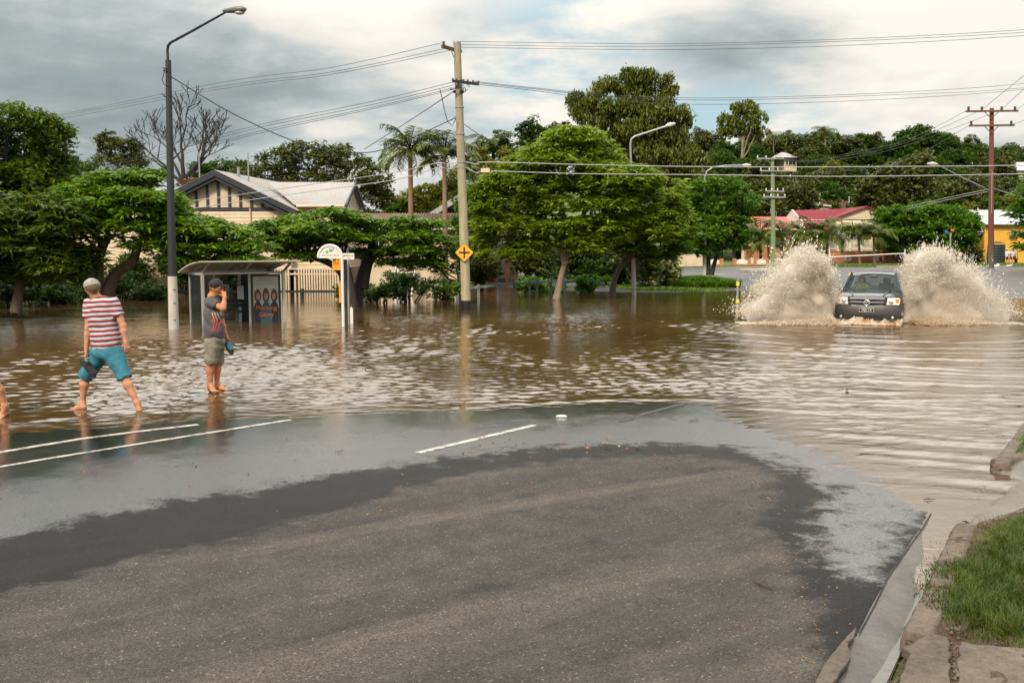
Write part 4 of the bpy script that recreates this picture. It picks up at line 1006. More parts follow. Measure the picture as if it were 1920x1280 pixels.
def steps():
    Yf = 43.0; x0, x1 = gx(741, Yf), gx(768, Yf)
    root = empty('staircase', ((x0 + x1) / 2, Yf, 0), 'white open timber steps rising behind the dark shrubs', 'stairs')
    t = MB()
    for i in range(8): t.mm((x0, Yf + i * .24, -.1 + i * .18), (x1, Yf + i * .24 + .26, -.06 + i * .18))
    t.build('tread', WHITE, root)
    s = MB()
    for xx in (x0 - .05, x1 + .05): s.bar((xx, Yf, -.15), (xx, Yf + 1.9, 1.30), .05, .2)
    s.build('stringer', WHITE, root)
    h = MB(); h.mm((gx(746, Yf) - .04, Yf - .1, 0), (gx(746, Yf) + .04, Yf - .02, 1.9)).bar((x0 - .05, Yf, .9), (x0 - .05, Yf + 1.9, 2.2), .05).build('handrail', WHITE, root)
    root = empty('garden_wall', (gx(715, 45), 45, 0), 'pale rendered low wall behind the steps', 'wall')
    MB().mm((gx(690, 45), 45.2, -.4), (gx(738, 45), 45.4, 1.75)).mm((gx(772, 45), 45.2, -.4), (gx(812, 45), 45.4, 1.5)).build('panel', CREAM2, root)
    MB().mm((gx(688, 45), 45.15, 1.75), (gx(740, 45), 45.45, 1.83)).build('coping', WHITE, root)
steps()
def carport():
    Yf = 58.0; x0, x1 = gx(905, Yf), gx(972, Yf)
    root = empty('carport', ((x0 + x1) / 2, Yf, 0), 'small orange brick carport with pale gable roof behind the rail fence', 'shed')
    w_ = MB(); w_.mm((x0, Yf + .3, -.3), (gx(930, Yf), Yf + .5, 1.35))
    for px_ in (930, 951, 968): w_.mm((gx(px_, Yf) - .12, Yf, -.3), (gx(px_, Yf) + .12, Yf + .24, 1.35))
    w_.build('wall', BRICK, root)
    xa = gx(942, Yf)
    MB().prism([(xa - 1.2, 1.35), (xa + 1.1, 1.35), (xa, 2.75)], 4, 1, Yf - .2).build('roof', R_LG, root)
    MB().mm((gx(924, Yf) - .08, Yf + .24, .75), (gx(924, Yf) + .08, Yf + .3, 1.05)).build('meter_box', WHITE, root)
carport()
def rail_fence(label, posts, m, z_top=None, rails=(.55,), pw=.12, name='rail_fence'):
    root = empty(name, (posts[0][0], posts[0][1], 0), label, 'fence')
    for (x, y, zt) in posts: MB().mm((x - pw / 2, y - pw / 2, -.6), (x + pw / 2, y + pw / 2, zt)).build('post', m, root)
    for k in rails:
        r_ = MB()
        for a, b_ in zip(posts[:-1], posts[1:]): r_.bar((a[0], a[1] - pw * .55, a[2] - k), (b_[0], b_[1] - pw * .55, b_[2] - k), .04, .10)
        r_.build('rail', m, root)
rail_fence('grey timber post and rail fence standing in water right of the wooden power pole', [(gx(p, y), y, 2.3 - (t - 458) * y / 1800) for p, t, y in ((817, 535, 41), (857, 537, 41.5), (897, 533, 41.5), (934, 530, 42), (964, 528, 42.5), (993, 525, 42.5), (1007, 524, 43), (1033, 522, 44.5), (1060, 521, 46), (1084, 521, 47))], GRPOST, rails=(.10,))
rail_fence('dark rail fence in front of the cream picket screen', [(gx(p, 41), 41, z) for p, z in ((300, .42), (360, .42), (430, .42), (495, .42), (566, .42), (636, .42))], DKG, rails=(.12,))
# ---------------- beyond the flooded crossing
def zt(y): return tz(10, y)
def front_fence():
    Yf = 80.0; z0 = tz(gx(1400, Yf), Yf)
    root = empty('panel_fence', (gx(1295, Yf), Yf, z0), 'tall cream panel fence left of the low brick fence', 'fence')
    for a, b_ in ((1256, 1272), (1273, 1285), (1286, 1301), (1302, 1319)):
        MB().mm((gx(a, Yf) + .02, Yf, z0 - .1), (gx(b_, Yf) - .02, Yf + .08, z0 + 1.0)).build('panel', CREAM, root)
    pm = MB()
    for a in (1256, 1272.5, 1285.5, 1301.5, 1319): pm.mm((gx(a, Yf) - .05, Yf - .04, z0 - .1), (gx(a, Yf) + .05, Yf + .12, z0 + 1.05))
    pm.build('post', CREAM2, root)
    for lab, x0, spec in (('short brick fence with white panel beside the cream panel fence', 1330, ((1328, 1331), (1350, 1357))), ('low brick fence with arched white panels along the far footpath', 1376, ((1375, 1381), (1403, 1408), (1414, 1419), (1438, 1442), (1461, 1466), (1486, 1491)))):
        root = empty('brick_fence', (gx(x0, Yf), Yf, z0), lab, 'fence')
        br = MB(); br.mm((gx(spec[0][0], Yf), Yf + .06, z0 - .1), (gx(spec[-1][1], Yf), Yf + .24, z0 + .22))
        for a, b_ in spec: br.mm((gx(a, Yf), Yf, z0 - .1), (gx(b_, Yf), Yf + .3, z0 + .68))
        br.build('brickwork', BRICK, root)
        for (a, b_), (c, d) in zip(spec[:-1], spec[1:]):
            xa, xb = gx(b_, Yf) + .01, gx(c, Yf) - .01
            if gx(408, Yf) and (b_, c) == (1408, 1414):
                MB().mm((xa, Yf + .05, z0 + .22), (xb, Yf + .26, z0 + .72)).build('gate_pier', CREAM2, root); continue
            pts = [(xa, z0 + .225), (xb, z0 + .225)] + [(xb + (xa - xb) * k / 10, z0 + .50 + .13 * math.sin(math.pi * k / 10)) for k in range(11)]
            MB().prism(pts, .05, 1, Yf + .12).build('arched_panel', WHITE, root)
front_fence()
def red_house():
    Yf = 93.0
    def X(p): return gx(p, Yf)
    def Zp(py, y=Yf): return 2.3 - (py - 458) * y / 1800
    z0 = tz(X(1550), Yf)
    root = empty('red_roofed_house', (X(1550), Yf, z0), 'cream house with maroon roof, striped blinds and white windows', 'house')
    w_ = MB(); boards(w_, (X(1500), Yf), (X(1642), Yf), z0 - .2, Zp(412), .2); w_.mm((X(1500), Yf + .01, z0 - .3), (X(1642), Yf + .2, Zp(412))).mm((X(1500), Yf + .2, z0 - .3), (X(1500) + .2, Yf + 10, Zp(425))).mm((X(1642) - .2, Yf + .2, z0 - .3), (X(1642), Yf + 10, Zp(412)))
    w_.build('wall', CREAM, root)
    xa = X(1616)
    g = MB(); boards(g, (X(1560), Yf - .4), (X(1672), Yf - .4), Zp(412), Zp(411), .1)
    g.prism([(X(1559), Zp(412)), (X(1673), Zp(412)), (xa, Zp(390.5))], .2, 1, Yf - .6); g.build('gable_panel', CREAM, root)
    r_ = MB(); s = (Zp(389) - Zp(413)) / (X(1616) - X(1552))
    for sg, xe in ((-1, X(1550)), (1, X(1682))):
        r_.prism([(xa, Zp(388)), (xa, Zp(390)), (xe, Zp(414.5)), (xe, Zp(412))], 9, 1, Yf - .9)
    # main roof: ridge along the street, slope towards us, with left gable edge
    corrug(r_, (X(1503), Yf - .3, Zp(415)), (X(1560), Yf - .3, Zp(415)), (X(1498), Yf + 3, Zp(395, Yf + 3) - .0), (X(1605), Yf + 3, Zp(392, Yf + 3)), .3, .03)
    corrug(r_, (X(1503), Yf - 2.2, Zp(431, Yf - 2.2)), (X(1545), Yf - 2.2, Zp(431, Yf - 2.2)), (X(1502), Yf - .32, Zp(415.5)), (X(1560), Yf - .32, Zp(415.5)), .22, .04)
    r_.build('roof', R_RED, root)
    MB().prism([(Yf - .4, Zp(416)), (Yf + 3, Zp(394, Yf + 3)), (Yf + 6.5, Zp(416)), (Yf + 6.5, Zp(425)), (Yf - .4, Zp(425))], .12, 0, X(1499)).build('end_gable', WHITE, root)
    bl = MB()
    for a, b_ in ((1554, 1571), (1573, 1590), (1592, 1609), (1611, 1628)):
        bl.prism([(Yf - 1.0, Zp(424)), (Yf - .95, Zp(424)), (Yf - .42, Zp(413)), (Yf - .47, Zp(413))], X(b_) - X(a), 0, X(a))
    bl.build('blind', CREAM2, root)
    MB().mm((X(1552), Yf - .03, Zp(449)), (X(1632), Yf - .005, Zp(425))).build('verandah_shade_sheet', BLACK, root)  # black sheet on the wall stands in for the shaded verandah
    for p in (1577, 1602, 1622): window(root, X(p), Yf - .08, Zp(432), .75, .75, WHITE, mull=(2, 2))
    for p in (1574, 1583, 1603, 1612): window(root, X(p), Yf - .08, Zp(445), .5, .5, WHITE, mull=(1, 1))
    po = MB()
    for p in (1552, 1568, 1590, 1612, 1634): po.mm((X(p) - .07, Yf - .5, z0), (X(p) + .07, Yf - .36, Zp(413)))
    po.build('post', WHITE, root)
    bal = MB(); xx = X(1552)
    while xx < X(1634): bal.mm((xx, Yf - .48, Zp(466)), (xx + .04, Yf - .44, Zp(452))); xx += .14
    bal.mm((X(1552), Yf - .5, Zp(452)), (X(1634), Yf - .4, Zp(451))); bal.mm((X(1552), Yf - .5, Zp(467)), (X(1634), Yf - .3, Zp(466)))
    bal.build('balustrade', WHITE, root)
    # lower wing with faded roof
    root = empty('red_roofed_house', (X(1460), Yf + 2, z0), 'low house with faded pink red roof behind the palms', 'house')
    w_ = MB(); w_.mm((X(1400), Yf + 2, z0 - .3), (X(1503), Yf + 2.2, Zp(428))).build('wall', CREAM2, root)
    MB().mm((X(1405), Yf + 1.9, z0), (X(1478), Yf + 1.99, Zp(462))).build('brick_base', BRICK, root)
    r_ = MB(); corrug(r_, (X(1405), Yf + 1.4, Zp(429)), (X(1504), Yf + 1.4, Zp(429)), (X(1415), Yf + 5, Zp(407, Yf + 5)), (X(1500), Yf + 5, Zp(407, Yf + 5)), .22, .03); r_.build('roof', R_PINK, root)
    MB().mm((X(1400), Yf + 1.3, Zp(431)), (X(1504), Yf + 1.4, Zp(429))).build('gutter', WHITE, root)
    for p in (1430, 1462): window(root, X(p), Yf + 1.95, Zp(450), 1.1, .9, WHITE)
    an = MB(); xx = X(1475); an.tube([(xx, Yf + 4, Zp(410)), (xx, Yf + 4, Zp(396)), (xx - .6, Yf + 4, Zp(396)), (xx - .6, Yf + 4, Zp(389))], .03, 5); an.build('antenna_mast', GREYM, root)
    # gatehouse
    Yg = 89.0
    root = empty('gatehouse', (gx(1492, Yg), Yg, z0), 'small brick gatehouse with maroon gabled roof', 'gatehouse')
    b_ = MB(); b_.mm((gx(1480, Yg), Yg, z0 - .3), (gx(1489, Yg), Yg + 1.6, Zp(461, Yg))).mm((gx(1495, Yg), Yg, z0 - .3), (gx(1504, Yg), Yg + 1.6, Zp(461, Yg))).mm((gx(1504, Yg), Yg + .6, z0 - .3), (gx(1524, Yg), Yg + .8, Zp(466, Yg))); b_.build('wall', BRICK, root)
    MB().mm((gx(1489.3, Yg), Yg - .05, z0 - .3), (gx(1494.7, Yg), Yg + 1.6, Zp(455, Yg))).build('panel', WHITE, root)
    r_ = MB()
    for a, c in ((1479, 1493), (1493, 1509)): corrug(r_, (gx(a, Yg), Yg - .3, Zp(461.5, Yg)), (gx(c, Yg), Yg - .3, Zp(461.5, Yg)), (gx(a + 1, Yg), Yg + 1, Zp(443.5, Yg)), (gx(c - 1, Yg), Yg + 1, Zp(443.5, Yg)), .2, .03)
    r_.build('roof', R_RED, root)
    for a in (1478.6, 1493, 1509): pass
    Yw = 87.5
    root = empty('brick_wall', (gx(1630, Yw), Yw, z0), 'long orange brick wall with small barred windows behind the red shirted child', 'wall')
    MB().mm((gx(1559, Yw), Yw, tz(gx(1600, Yw), Yw) - .3), (gx(1716, Yw), Yw + .25, Zp(472, Yw))).build('brickwork', BRICK, root)
    MB().mm((gx(1558, Yw), Yw - .04, Zp(472, Yw)), (gx(1717, Yw), Yw + .3, Zp(470.6, Yw))).build('coping', BRICK, root)
    for p in (1590, 1650, 1706): window(root, gx(p, Yw), Yw - .01, Zp(483.5, Yw), .52, .5, WHITE, mull=(3, 0))
red_house()
def shop():
    Yf = 88.0
    def X(p, y=Yf): return gx(p, y)
    def Zp(py, y=Yf): return 2.3 - (py - 458) * y / 1800
    z0 = tz(X(1880), Yf)
    root = empty('yellow_shop', (X(1880), Yf, z0), 'yellow weatherboard corner shop with light grey iron roof', 'shop')
    w_ = MB(); boards(w_, (X(1844), Yf), (X(2010), Yf), z0 - .1, Zp(421), .19); w_.mm((X(1844), Yf + .01, z0 - .3), (X(2010), Yf + .2, Zp(421)))
    w_.mm((X(1844) - .02, Yf - .05, z0), (X(1844) + .12, Yf, Zp(421)))
    w_.prism([(Yf + .2, z0 - .3), (Yf + 6, z0 - .3), (Yf + 6, Zp(421)), (Yf + 3.1, Zp(397, Yf + 3)), (Yf + .2, Zp(421))], .2, 0, X(1844))
    w_.build('wall', YELB, root)
    r_ = MB(); corrug(r_, (X(1841), Yf - .4, Zp(421.5)), (X(2012), Yf - .4, Zp(421.5)), (X(1841) - .0, Yf + 3, Zp(394.5, Yf + 3)), (X(2012), Yf + 3, Zp(394.5, Yf + 3)), .3, .02); corrug(r_, (X(1841), Yf + 6.4, Zp(421.5)), (X(2012), Yf + 6.4, Zp(421.5)), (X(1841), Yf + 3, Zp(394.5, Yf + 3)), (X(2012), Yf + 3, Zp(394.5, Yf + 3)), .3, .02)
    r_.build('roof', R_LG, root)
    MB().mm((X(1841), Yf - .46, Zp(423)), (X(2012), Yf - .4, Zp(421.2))).build('gutter', TIMB, root)
    window(root, X(1896), Yf - .05, Zp(441), .5, .35, WHITE, mull=(0, 0))
    MB().mm((X(1890), Yf - .38, Zp(444.5)), (X(1902), Yf - .03, Zp(440))).build('air_conditioner', GREYM, root)
    # street awning on the left side with sign boards
    aw = MB(); aw.prism([(X(1812), Zp(452)), (X(1846), Zp(440)), (X(1846), Zp(437.5)), (X(1812), Zp(449.5))], 3, 1, Yf + .3); aw.build('awning', DKG, root)
    MB().mm((X(1815), Yf + 2.6, z0 - .2), (X(1845), Yf + 2.9, Zp(450))).build('side_wall', TIMB, root)
    MB().mm((X(1822), Yf + .5, z0 - .2), (X(1826), Yf + .8, Zp(448))).build('awning_post', CREAM2, root)
    sb = MB().mm((X(1826), Yf + .1, Zp(439)), (X(1845), Yf + .25, Zp(423))).build('fascia', YELB, root)
    s2 = MB().mm((X(1827), Yf + .02, Zp(437)), (X(1844.4), Yf + .095, Zp(426.5))).build('signboard', BLACK, root)
    tx = MB()
    rr_ = random.Random(4)
    for zc in (428.5, 431.5, 434.5):
        xx = 1828.5
        while xx < 1842:
            l = rr_.uniform(2, 5); tx.mm((X(xx), Yf - .0, Zp(zc + .9)), (X(min(1843.5, xx + l)), Yf + .018, Zp(zc - .7))); xx += l + 1.2
    tx.build('sign_lettering', WHITE, s2)
    tag(MB().mm((X(1834.7), Yf + 1.2, z0 - .2), (X(1838), Yf + 1.3, Zp(455))).build('notice_board', WHITE, None, loc=(X(1836), Yf + 1.2, z0)), 'white and red notice board under the shop awning', 'sign')
    rs = empty('shop_sign', (X(1828), Yf - .1, Zp(425)), 'blue lightbox sign on a mast above the shop corner', 'sign')
    MB().mm((X(1821.5), Yf - .1, Zp(426)), (X(1835), Yf + .15, Zp(402))).build('sign_case', WHITE, rs)
    MB().mm((X(1823.3), Yf - .12, Zp(416)), (X(1833.8), Yf - .095, Zp(404))).build('sign_face', paint('sign_blue', (.03, .10, .22), .3), rs)
    MB().mm((X(1824.5), Yf - .14, Zp(409.5)), (X(1832.5), Yf - .122, Zp(407))).build('sign_band', paint('sign_red', (.5, .05, .04), .4), rs)
    MB().mm((X(1823.3), Yf - .12, Zp(422.5)), (X(1833.8), Yf - .095, Zp(417.5))).build('sign_panel', BLACK, rs)
    MB().tube([(X(1829.5), Yf, Zp(402)), (X(1829.5), Yf, Zp(391))], .05, 6).build('mast', WHITE, rs)
    # water tank, bench table, bush, bollard
    rt = empty('water_tank', (X(1851), Yf - 1.6, z0), 'dark green ribbed water tank against the yellow shop wall', 'tank')
    tk = MB(); rad = []; pts = []
    for i in range(17): pts.append((X(1851), Yf - 1.6, z0 - .1 + i * (Zp(456) - z0) / 16)); rad.append(.72 + (.02 if i % 2 else 0))
    tk.tube(pts, rad, 20).build('tank_shell', DKG, rt, smooth=False); MB().tube([(X(1851), Yf - 1.6, Zp(456)), (X(1851), Yf - 1.6, Zp(453.5))], [.74, .3], 20).build('lid', DKG, rt)
    ya = 86.6; zq = tz(X(1895, ya), ya)
    rb = empty('picnic_bench', (X(1893, ya), ya, zq), 'timber picnic bench in front of the yellow shop wall', 'bench')
    x0, x1 = X(1876, ya), X(1908, ya)
    MB().mm((x0, ya - .2, zq + .40), (x1, ya + .2, zq + .45)).build('seat', TIMB, rb)
    MB().mm((x0, ya + .25, zq + .45), (x1, ya + .30, zq + .9)).build('backrest', TIMB, rb)
    for xx in (x0 + .1, x1 - .1): MB().mm((xx - .04, ya - .18, zq - .05), (xx + .04, ya + .24, zq + .4)).build('leg', TIMB, rb)
    return z0
shop_z = shop()
shrub(1825, 478, 18, 16, 84.5, 'olive', 'rounded olive shrub left of the green water tank', 140, size=.3, rc=.3, dens=6)
shrub(1850, 380, 16, 12, 100, 'dark', 'dark shrub above the shop roof', 141, size=.4, dens=3)
rail_fence('short grey bollards beside the shop driveway', [(gx(p, 82), 82, tz(gx(p, 82), 82) + .85) for p in (1823, 1809)], GRPOST, rails=(), pw=.2, name='bollard_row')
for px, yy, wd, lb in ((1868, 76, .45, 'flat white sandbag on the far kerb beside the brown pole'), (1893, 76, .38, 'bulging white sandbag on the far kerb farthest from the pole')):
    p = T(px, yy); b_ = MB().ball((p.x, p.y, p.z + .10), .2, 12, (wd / .3, .9, .55)); b_.ball((p.x + .2, p.y, p.z + .2), .12, 10, (1.2, .9, .7))
    tag(b_.build('sandbag', WHITE, None, smooth=True, loc=p), lb, 'sandbag')
def hill_house():
    Yf = 172.0; z = 2.3 + (458 - 322) * Yf / 1800
    def X(p): return gx(p, Yf)
    def Zp(py): return 2.3 - (py - 458) * Yf / 1800
    root = empty('hill_house', (X(1472), Yf, Zp(325)), 'small cream house with grey hipped roof high on the wooded hill', 'house')
    MB().mm((X(1466), Yf, Zp(324)), (X(1489), Yf + 6, Zp(298))).build('wall', CREAM, root)
    r_ = MB(); a, b_, c, d = (X(1448), Yf - .8, Zp(299)), (X(1492), Yf - .8, Zp(299)), (X(1492), Yf + 7, Zp(299)), (X(1448), Yf + 7, Zp(299))
    e, f = (X(1468), Yf + 3, Zp(286)), (X(1474), Yf + 3, Zp(286)); r_.add([a, b_, c, d, e, f], [(0, 1, 5, 4), (1, 2, 5), (2, 3, 4, 5), (3, 0, 4), (3, 2, 1, 0)]); r_.build('roof', R_GREY, root)
    window(root, X(1480), Yf - .05, Zp(307), 1.3, 1.1, WHITE, mull=(1, 0)); window(root, X(1470.5), Yf - .05, Zp(307), .5, 1.0, WHITE, mull=(0, 0))
    Yf2 = 150.0
    for (pa, pb, pt, ptt, lb, yy) in ((1862, 1925, 322, 303, 'grey roofed house among the trees behind the brown pole', 150), (1782, 1812, 310, 300, 'pale roof showing above the hillside trees', 168)):
        X_ = lambda p: gx(p, yy); Z_ = lambda py: 2.3 - (py - 458) * yy / 1800
        root = empty('hill_house', (X_(pa), yy, Z_(pt + 20)), lb, 'house')
        MB().mm((X_(pa + 4), yy + .4, Z_(pt + 30)), (X_(pb), yy + 6, Z_(pt - 1))).build('wall', CREAM2, root)
        r_ = MB(); corrug(r_, (X_(pa), yy, Z_(pt)), (X_(pb) + 1, yy, Z_(pt)), (X_(pa + 8), yy + 4, Z_(ptt)), (X_(pb) + 1, yy + 4, Z_(ptt)), .4, .03); r_.build('roof', R_LG, root)
        window(root, X_((pa + pb) / 2), yy + .38, Z_(pt + 9), 1.4, 1, WHITE)
    yy = 112; X_ = lambda p: gx(p, yy); Z_ = lambda py: 2.3 - (py - 458) * yy / 1800
    root = empty('flat_roofed_shed', (X_(1530), yy, Z_(400)), 'low shed with flat white roof above the maroon roof', 'shed')
    MB().mm((X_(1508), yy + .3, Z_(408)), (X_(1552), yy + 4, Z_(386))).build('wall', CREAM2, root); MB().prism([(X_(1504), Z_(382)), (X_(1556), Z_(386)), (X_(1556), Z_(388)), (X_(1504), Z_(384.5))], 5, 1, yy).build('roof', WHITE, root)
    root = empty('timber_fence', (X_(1550), yy + 6, Z_(388)), 'brown paling fence with white posts on the slope above the red roofed house', 'fence')
    y2 = yy + 7; X2 = lambda p: gx(p, y2); Z2 = lambda py: 2.3 - (py - 458) * y2 / 1800
    MB().mm((X2(1522), y2, Z2(392)), (X2(1588), y2 + .05, Z2(376))).build('palings', paint('weathered_palings', (.22, .12, .08), .8, var=.3), root)
    for p, a, b_ in ((1533, 364, 390), (1588, 370, 392)): MB().mm((X2(p) - .06, y2 - .1, Z2(b_)), (X2(p) + .06, y2 - .02, Z2(a))).build('post', WHITE, root)
hill_house()
# --- small parked car and guard rail on the hill road
def hill_car(px, py, D, label, body, s=1.0, rz=.5):
    z = 2.3 - (py - 458) * D / 1800; root = empty('parked_car', (gx(px, D), D, z), label, 'car', rz=rz)
    b_ = MB(); prof = [(-2.1, .35), (2.1, .35), (2.15, .8), (1.2, .95), (.6, 1.4), (-1.0, 1.42), (-1.7, 1.0), (-2.15, .9)]
    b_.prism(prof, 1.7, 1, -.85); b_.build('body', body, root, world=False, bevel=.08)
    g = MB(); g.prism([(1.1, .96), (.58, 1.34), (-.95, 1.36), (-1.55, 1.0)], 1.74, 1, -.87); g.build('side_window', GLASSD, root, world=False)
    MB().add([(1.24, -.7, .97), (1.24, .7, .97), (.66, .62, 1.38), (.66, -.62, 1.38)], [(0, 1, 2, 3)]).build('windscreen', GLASSD, root, world=False)
    for a in (-1.3, 1.3):
        for b2 in (-.8, .8): MB().tube([(a, b2 - .1, .32), (a, b2 + .1, .32)], .33, 14).build('wheel', BLACK, root, world=False)
    for c in (-.6, .6): MB().ball((2.1, c, .7), .14, 8, (.4, 1, .7)).build('headlight', WHITE, root, world=False)
hill_car(1633, 324, 205, 'small white car parked on the road high on the hill', WHITE, rz=.35)
hill_car(1673, 327, 205, 'dark red car parked on the road high on the hill', paint('dark_red', (.2, .02, .02), .3), rz=.2)
D_ = 203; zr = 2.3 - (329 - 458) * D_ / 1800
rail_fence('white guard rail along the hill road below the parked cars', [(gx(p, D_), D_, zr + .7) for p in range(1612, 1690, 11)], WHITE, rails=(.15,), pw=.14, name='guard_rail')
# --- flood marker posts
for px, ytop, D_, lb, bands in ((1384.7, 520, 36, 'pole with two yellow bands standing in the water, leftmost of the depth markers', (.22, .83)), (1425.5, 514, 43, 'pole with yellow band just left of the big splash', (.45,)), (1568, 509, 41, 'pole with yellow band beside the pickup mirror', (.62,)), (1595, 505, 46, 'short pole with yellow band behind the pickup roof', (.2,))):
    x = gx(px, D_); zt_ = 2.3 - (ytop - 458) * D_ / 1800; zb_ = -.3
    root = empty('depth_marker_post', (x, D_, 0), lb, 'post'); MB().tube([(x, D_, zb_), (x, D_, zt_)], .042, 8).build('pole', GREYM, root, smooth=True)
    for k in bands: MB().tube([(x, D_, zt_ * (1 - k) - .07), (x, D_, zt_ * (1 - k) + .07)], .062, 10).build('band', YELTAG, root)
    MB().tube([(x, D_, zt_ - .02), (x, D_, zt_ + .02)], .05, 8).build('cap', GREYM, root)
# ---------------- poles
def tubepx(pts, rad, n=8, mb=None):
    mb = mb or MB(); mb.tube([W(a, b_, d) for a, b_, d in pts], rad, n); return mb
def polemat(name, c0, c1, c2, z1, z2):
    m, nt, b = mat(name); co = coords(nt, 'Object', (1, 1, .08)); geo = N(nt, 'ShaderNodeNewGeometry').outputs['Position']
    n1 = noise(nt, co, 9, 6, .65, .3); n2 = noise(nt, co, 40, 4, .7); sp = N(nt, 'ShaderNodeSeparateXYZ'); L(nt, geo, sp.inputs[0])
    zf = mapr(nt, mth(nt, 'ADD', sp.outputs[2], mth(nt, 'MULTIPLY', noise(nt, geo, 1.5, 3), 1.0)), z1, z2, 0, 1)
    base = mixc(nt, zf, c1, c0); base = mixc(nt, mapr(nt, n1, .45, .7, 0, .7), base, c2)
    L(nt, mixc(nt, .5, base, mapr(nt, n2, .3, .7, .6, 1.35), 'MULTIPLY'), b.inputs['Base Color']); b.inputs['Roughness'].default_value = .85; bump(nt, n2, .7, .015, b); return m
PM1 = polemat('pole_pale_timber', (.33, .28, .20, 1), (.42, .38, .25, 1), (.20, .21, .12, 1), 2, 6)
PM5 = polemat('pole_green_timber', (.20, .24, .14, 1), (.16, .26, .11, 1), (.26, .25, .18, 1), 2, 8)
PM6 = polemat('pole_red_brown', (.16, .055, .035, 1), (.11, .12, .09, 1), (.10, .05, .035, 1), 1.8, 3.2)
INS = paint('insulator', (.05, .055, .05), .3)
D1 = 34.0
root = empty('power_pole', tuple(W(874, 578, D1)), 'tall pale timber power pole leaning left, carrying the yellow crossroad sign', 'pole')
mb = MB(); n = 12; mb.tube([W(874.5 - 17.5 * i / n, 578 - 498 * i / n, D1) for i in range(n + 1)], [.175 - .05 * i / n for i in range(n + 1)], 14); mb.build('shaft', PM1, root, smooth=True)
tubepx([(874.3, 580, D1), (874.1, 563, D1)], .182, 14).build('base_band', BLACK, root, smooth=True)
tubepx([(857, 82, D1), (856.9, 78.5, D1)], [.135, .13], 14).build('cap', GREYM, root)
a, b_ = W(829, 87, D1 - .5), W(864, 97, D1 + .3); MB().bar(a, b_, .10, .10).build('crossarm', TIMB, root)
tubepx([(846, 94, D1 - .2), (852, 110, D1)], .015, 5).build('brace', GREYM, root)
for p in ((832, 84, D1 - .5), (862.5, 92, D1 + .2)):
    q = W(*p); MB().tube([q + Vector((0, 0, -.06)), q, q + Vector((0, 0, .05)), q + Vector((0, 0, .1))], [.02, .05, .035, .05], 8).build('insulator', INS, root)
MB().bar(W(848, 152, D1 - .3), W(898, 158, D1 - .2), .09, .09).build('crossarm', BLACK, root)
for p in (849, 856, 865, 869, 877, 887, 897):
    q = W(p, 151 + (p - 849) * .1, D1 - .25); MB().tube([q + Vector((0, 0, -.05)), q + Vector((0, 0, .07))], [.028, .035], 7).build('insulator', INS, root)
rr_ = random.Random(3); jb = MB()
for i in range(9):
    x_ = rr_.uniform(846, 884); y_ = rr_.uniform(155, 166); q = [(x_, y_, D1 - .3), (x_ + rr_.uniform(-6, 6), y_ + rr_.uniform(3, 9), D1 - .35), (x_ + rr_.uniform(-12, 12), y_ + rr_.uniform(-3, 3), D1 - .3)]
    tubepx(q, .012, 4, jb)
tubepx([(825, 168, D1 - .3), (829, 185, D1 - .3), (833, 205, D1 - .3), (839, 228, D1 - .3), (848, 236, D1 - .3), (854, 225, D1 - .3), (853, 218, D1 - .3)], .014, 5, jb); jb.build('jumper_cable', BLACK, root)
for y_ in (172,): MB().ball(W(866, y_, D1 - .2), .08, 8).ball(W(852, y_, D1 - .2), .06, 8).build('bracket', BLACK, root)
for y_ in (303, 313, 200, 250): tubepx([(861.5 + (y_ - 200) * .035, y_, D1), (861.6 + (y_ - 200) * .035, y_ + 2.5, D1)], .162, 14).build('strap', GREYM, root)
def bolts(root, pts, D):
    for p in pts: MB().ball(W(p[0], p[1], D), .02, 6).build('bolt', GREYM, root)
# crossroad sign
c = W(870.5, 473.5, D1 - .24)
rs = empty('road_sign', c, 'yellow diamond warning sign with black cross fixed to the pale timber pole', 'sign')
h = .325
def rdiamond(h, rr=.05, n=4):
    pts = []
    for k in range(4):
        a0 = math.pi / 2 * k; cx_, cz_ = (h - rr * 1.41) * math.cos(a0), (h - rr * 1.41) * math.sin(a0)
        for j in range(n + 1):
            an = a0 - math.pi / 4 + math.pi / 2 * j / n; pts.append((c.x + cx_ + rr * math.cos(an), c.z + cz_ + rr * math.sin(an)))
    return pts
MB().prism(rdiamond(h + .012), .006, 1, c.y + .004).build('border', BLACK, rs)
MB().prism(rdiamond(h), .006, 1, c.y - .003).build('plate', YELLOW, rs)
MB().mm((c.x - .028, c.y - .010, c.z - .19), (c.x + .028, c.y - .0032, c.z + .19)).mm((c.x - .19, c.y - .011, c.z - .028), (c.x - .028, c.y - .0033, c.z + .028)).mm((c.x + .028, c.y - .011, c.z - .028), (c.x + .19, c.y - .0033, c.z + .028)).build('cross_symbol', BLACK, rs)
MB().mm((c.x - .12, c.y + .011, c.z + .10), (c.x + .12, c.y + .04, c.z + .14)).mm((c.x - .12, c.y + .011, c.z - .14), (c.x + .12, c.y + .04, c.z - .10)).build('bracket', GREYM, rs)
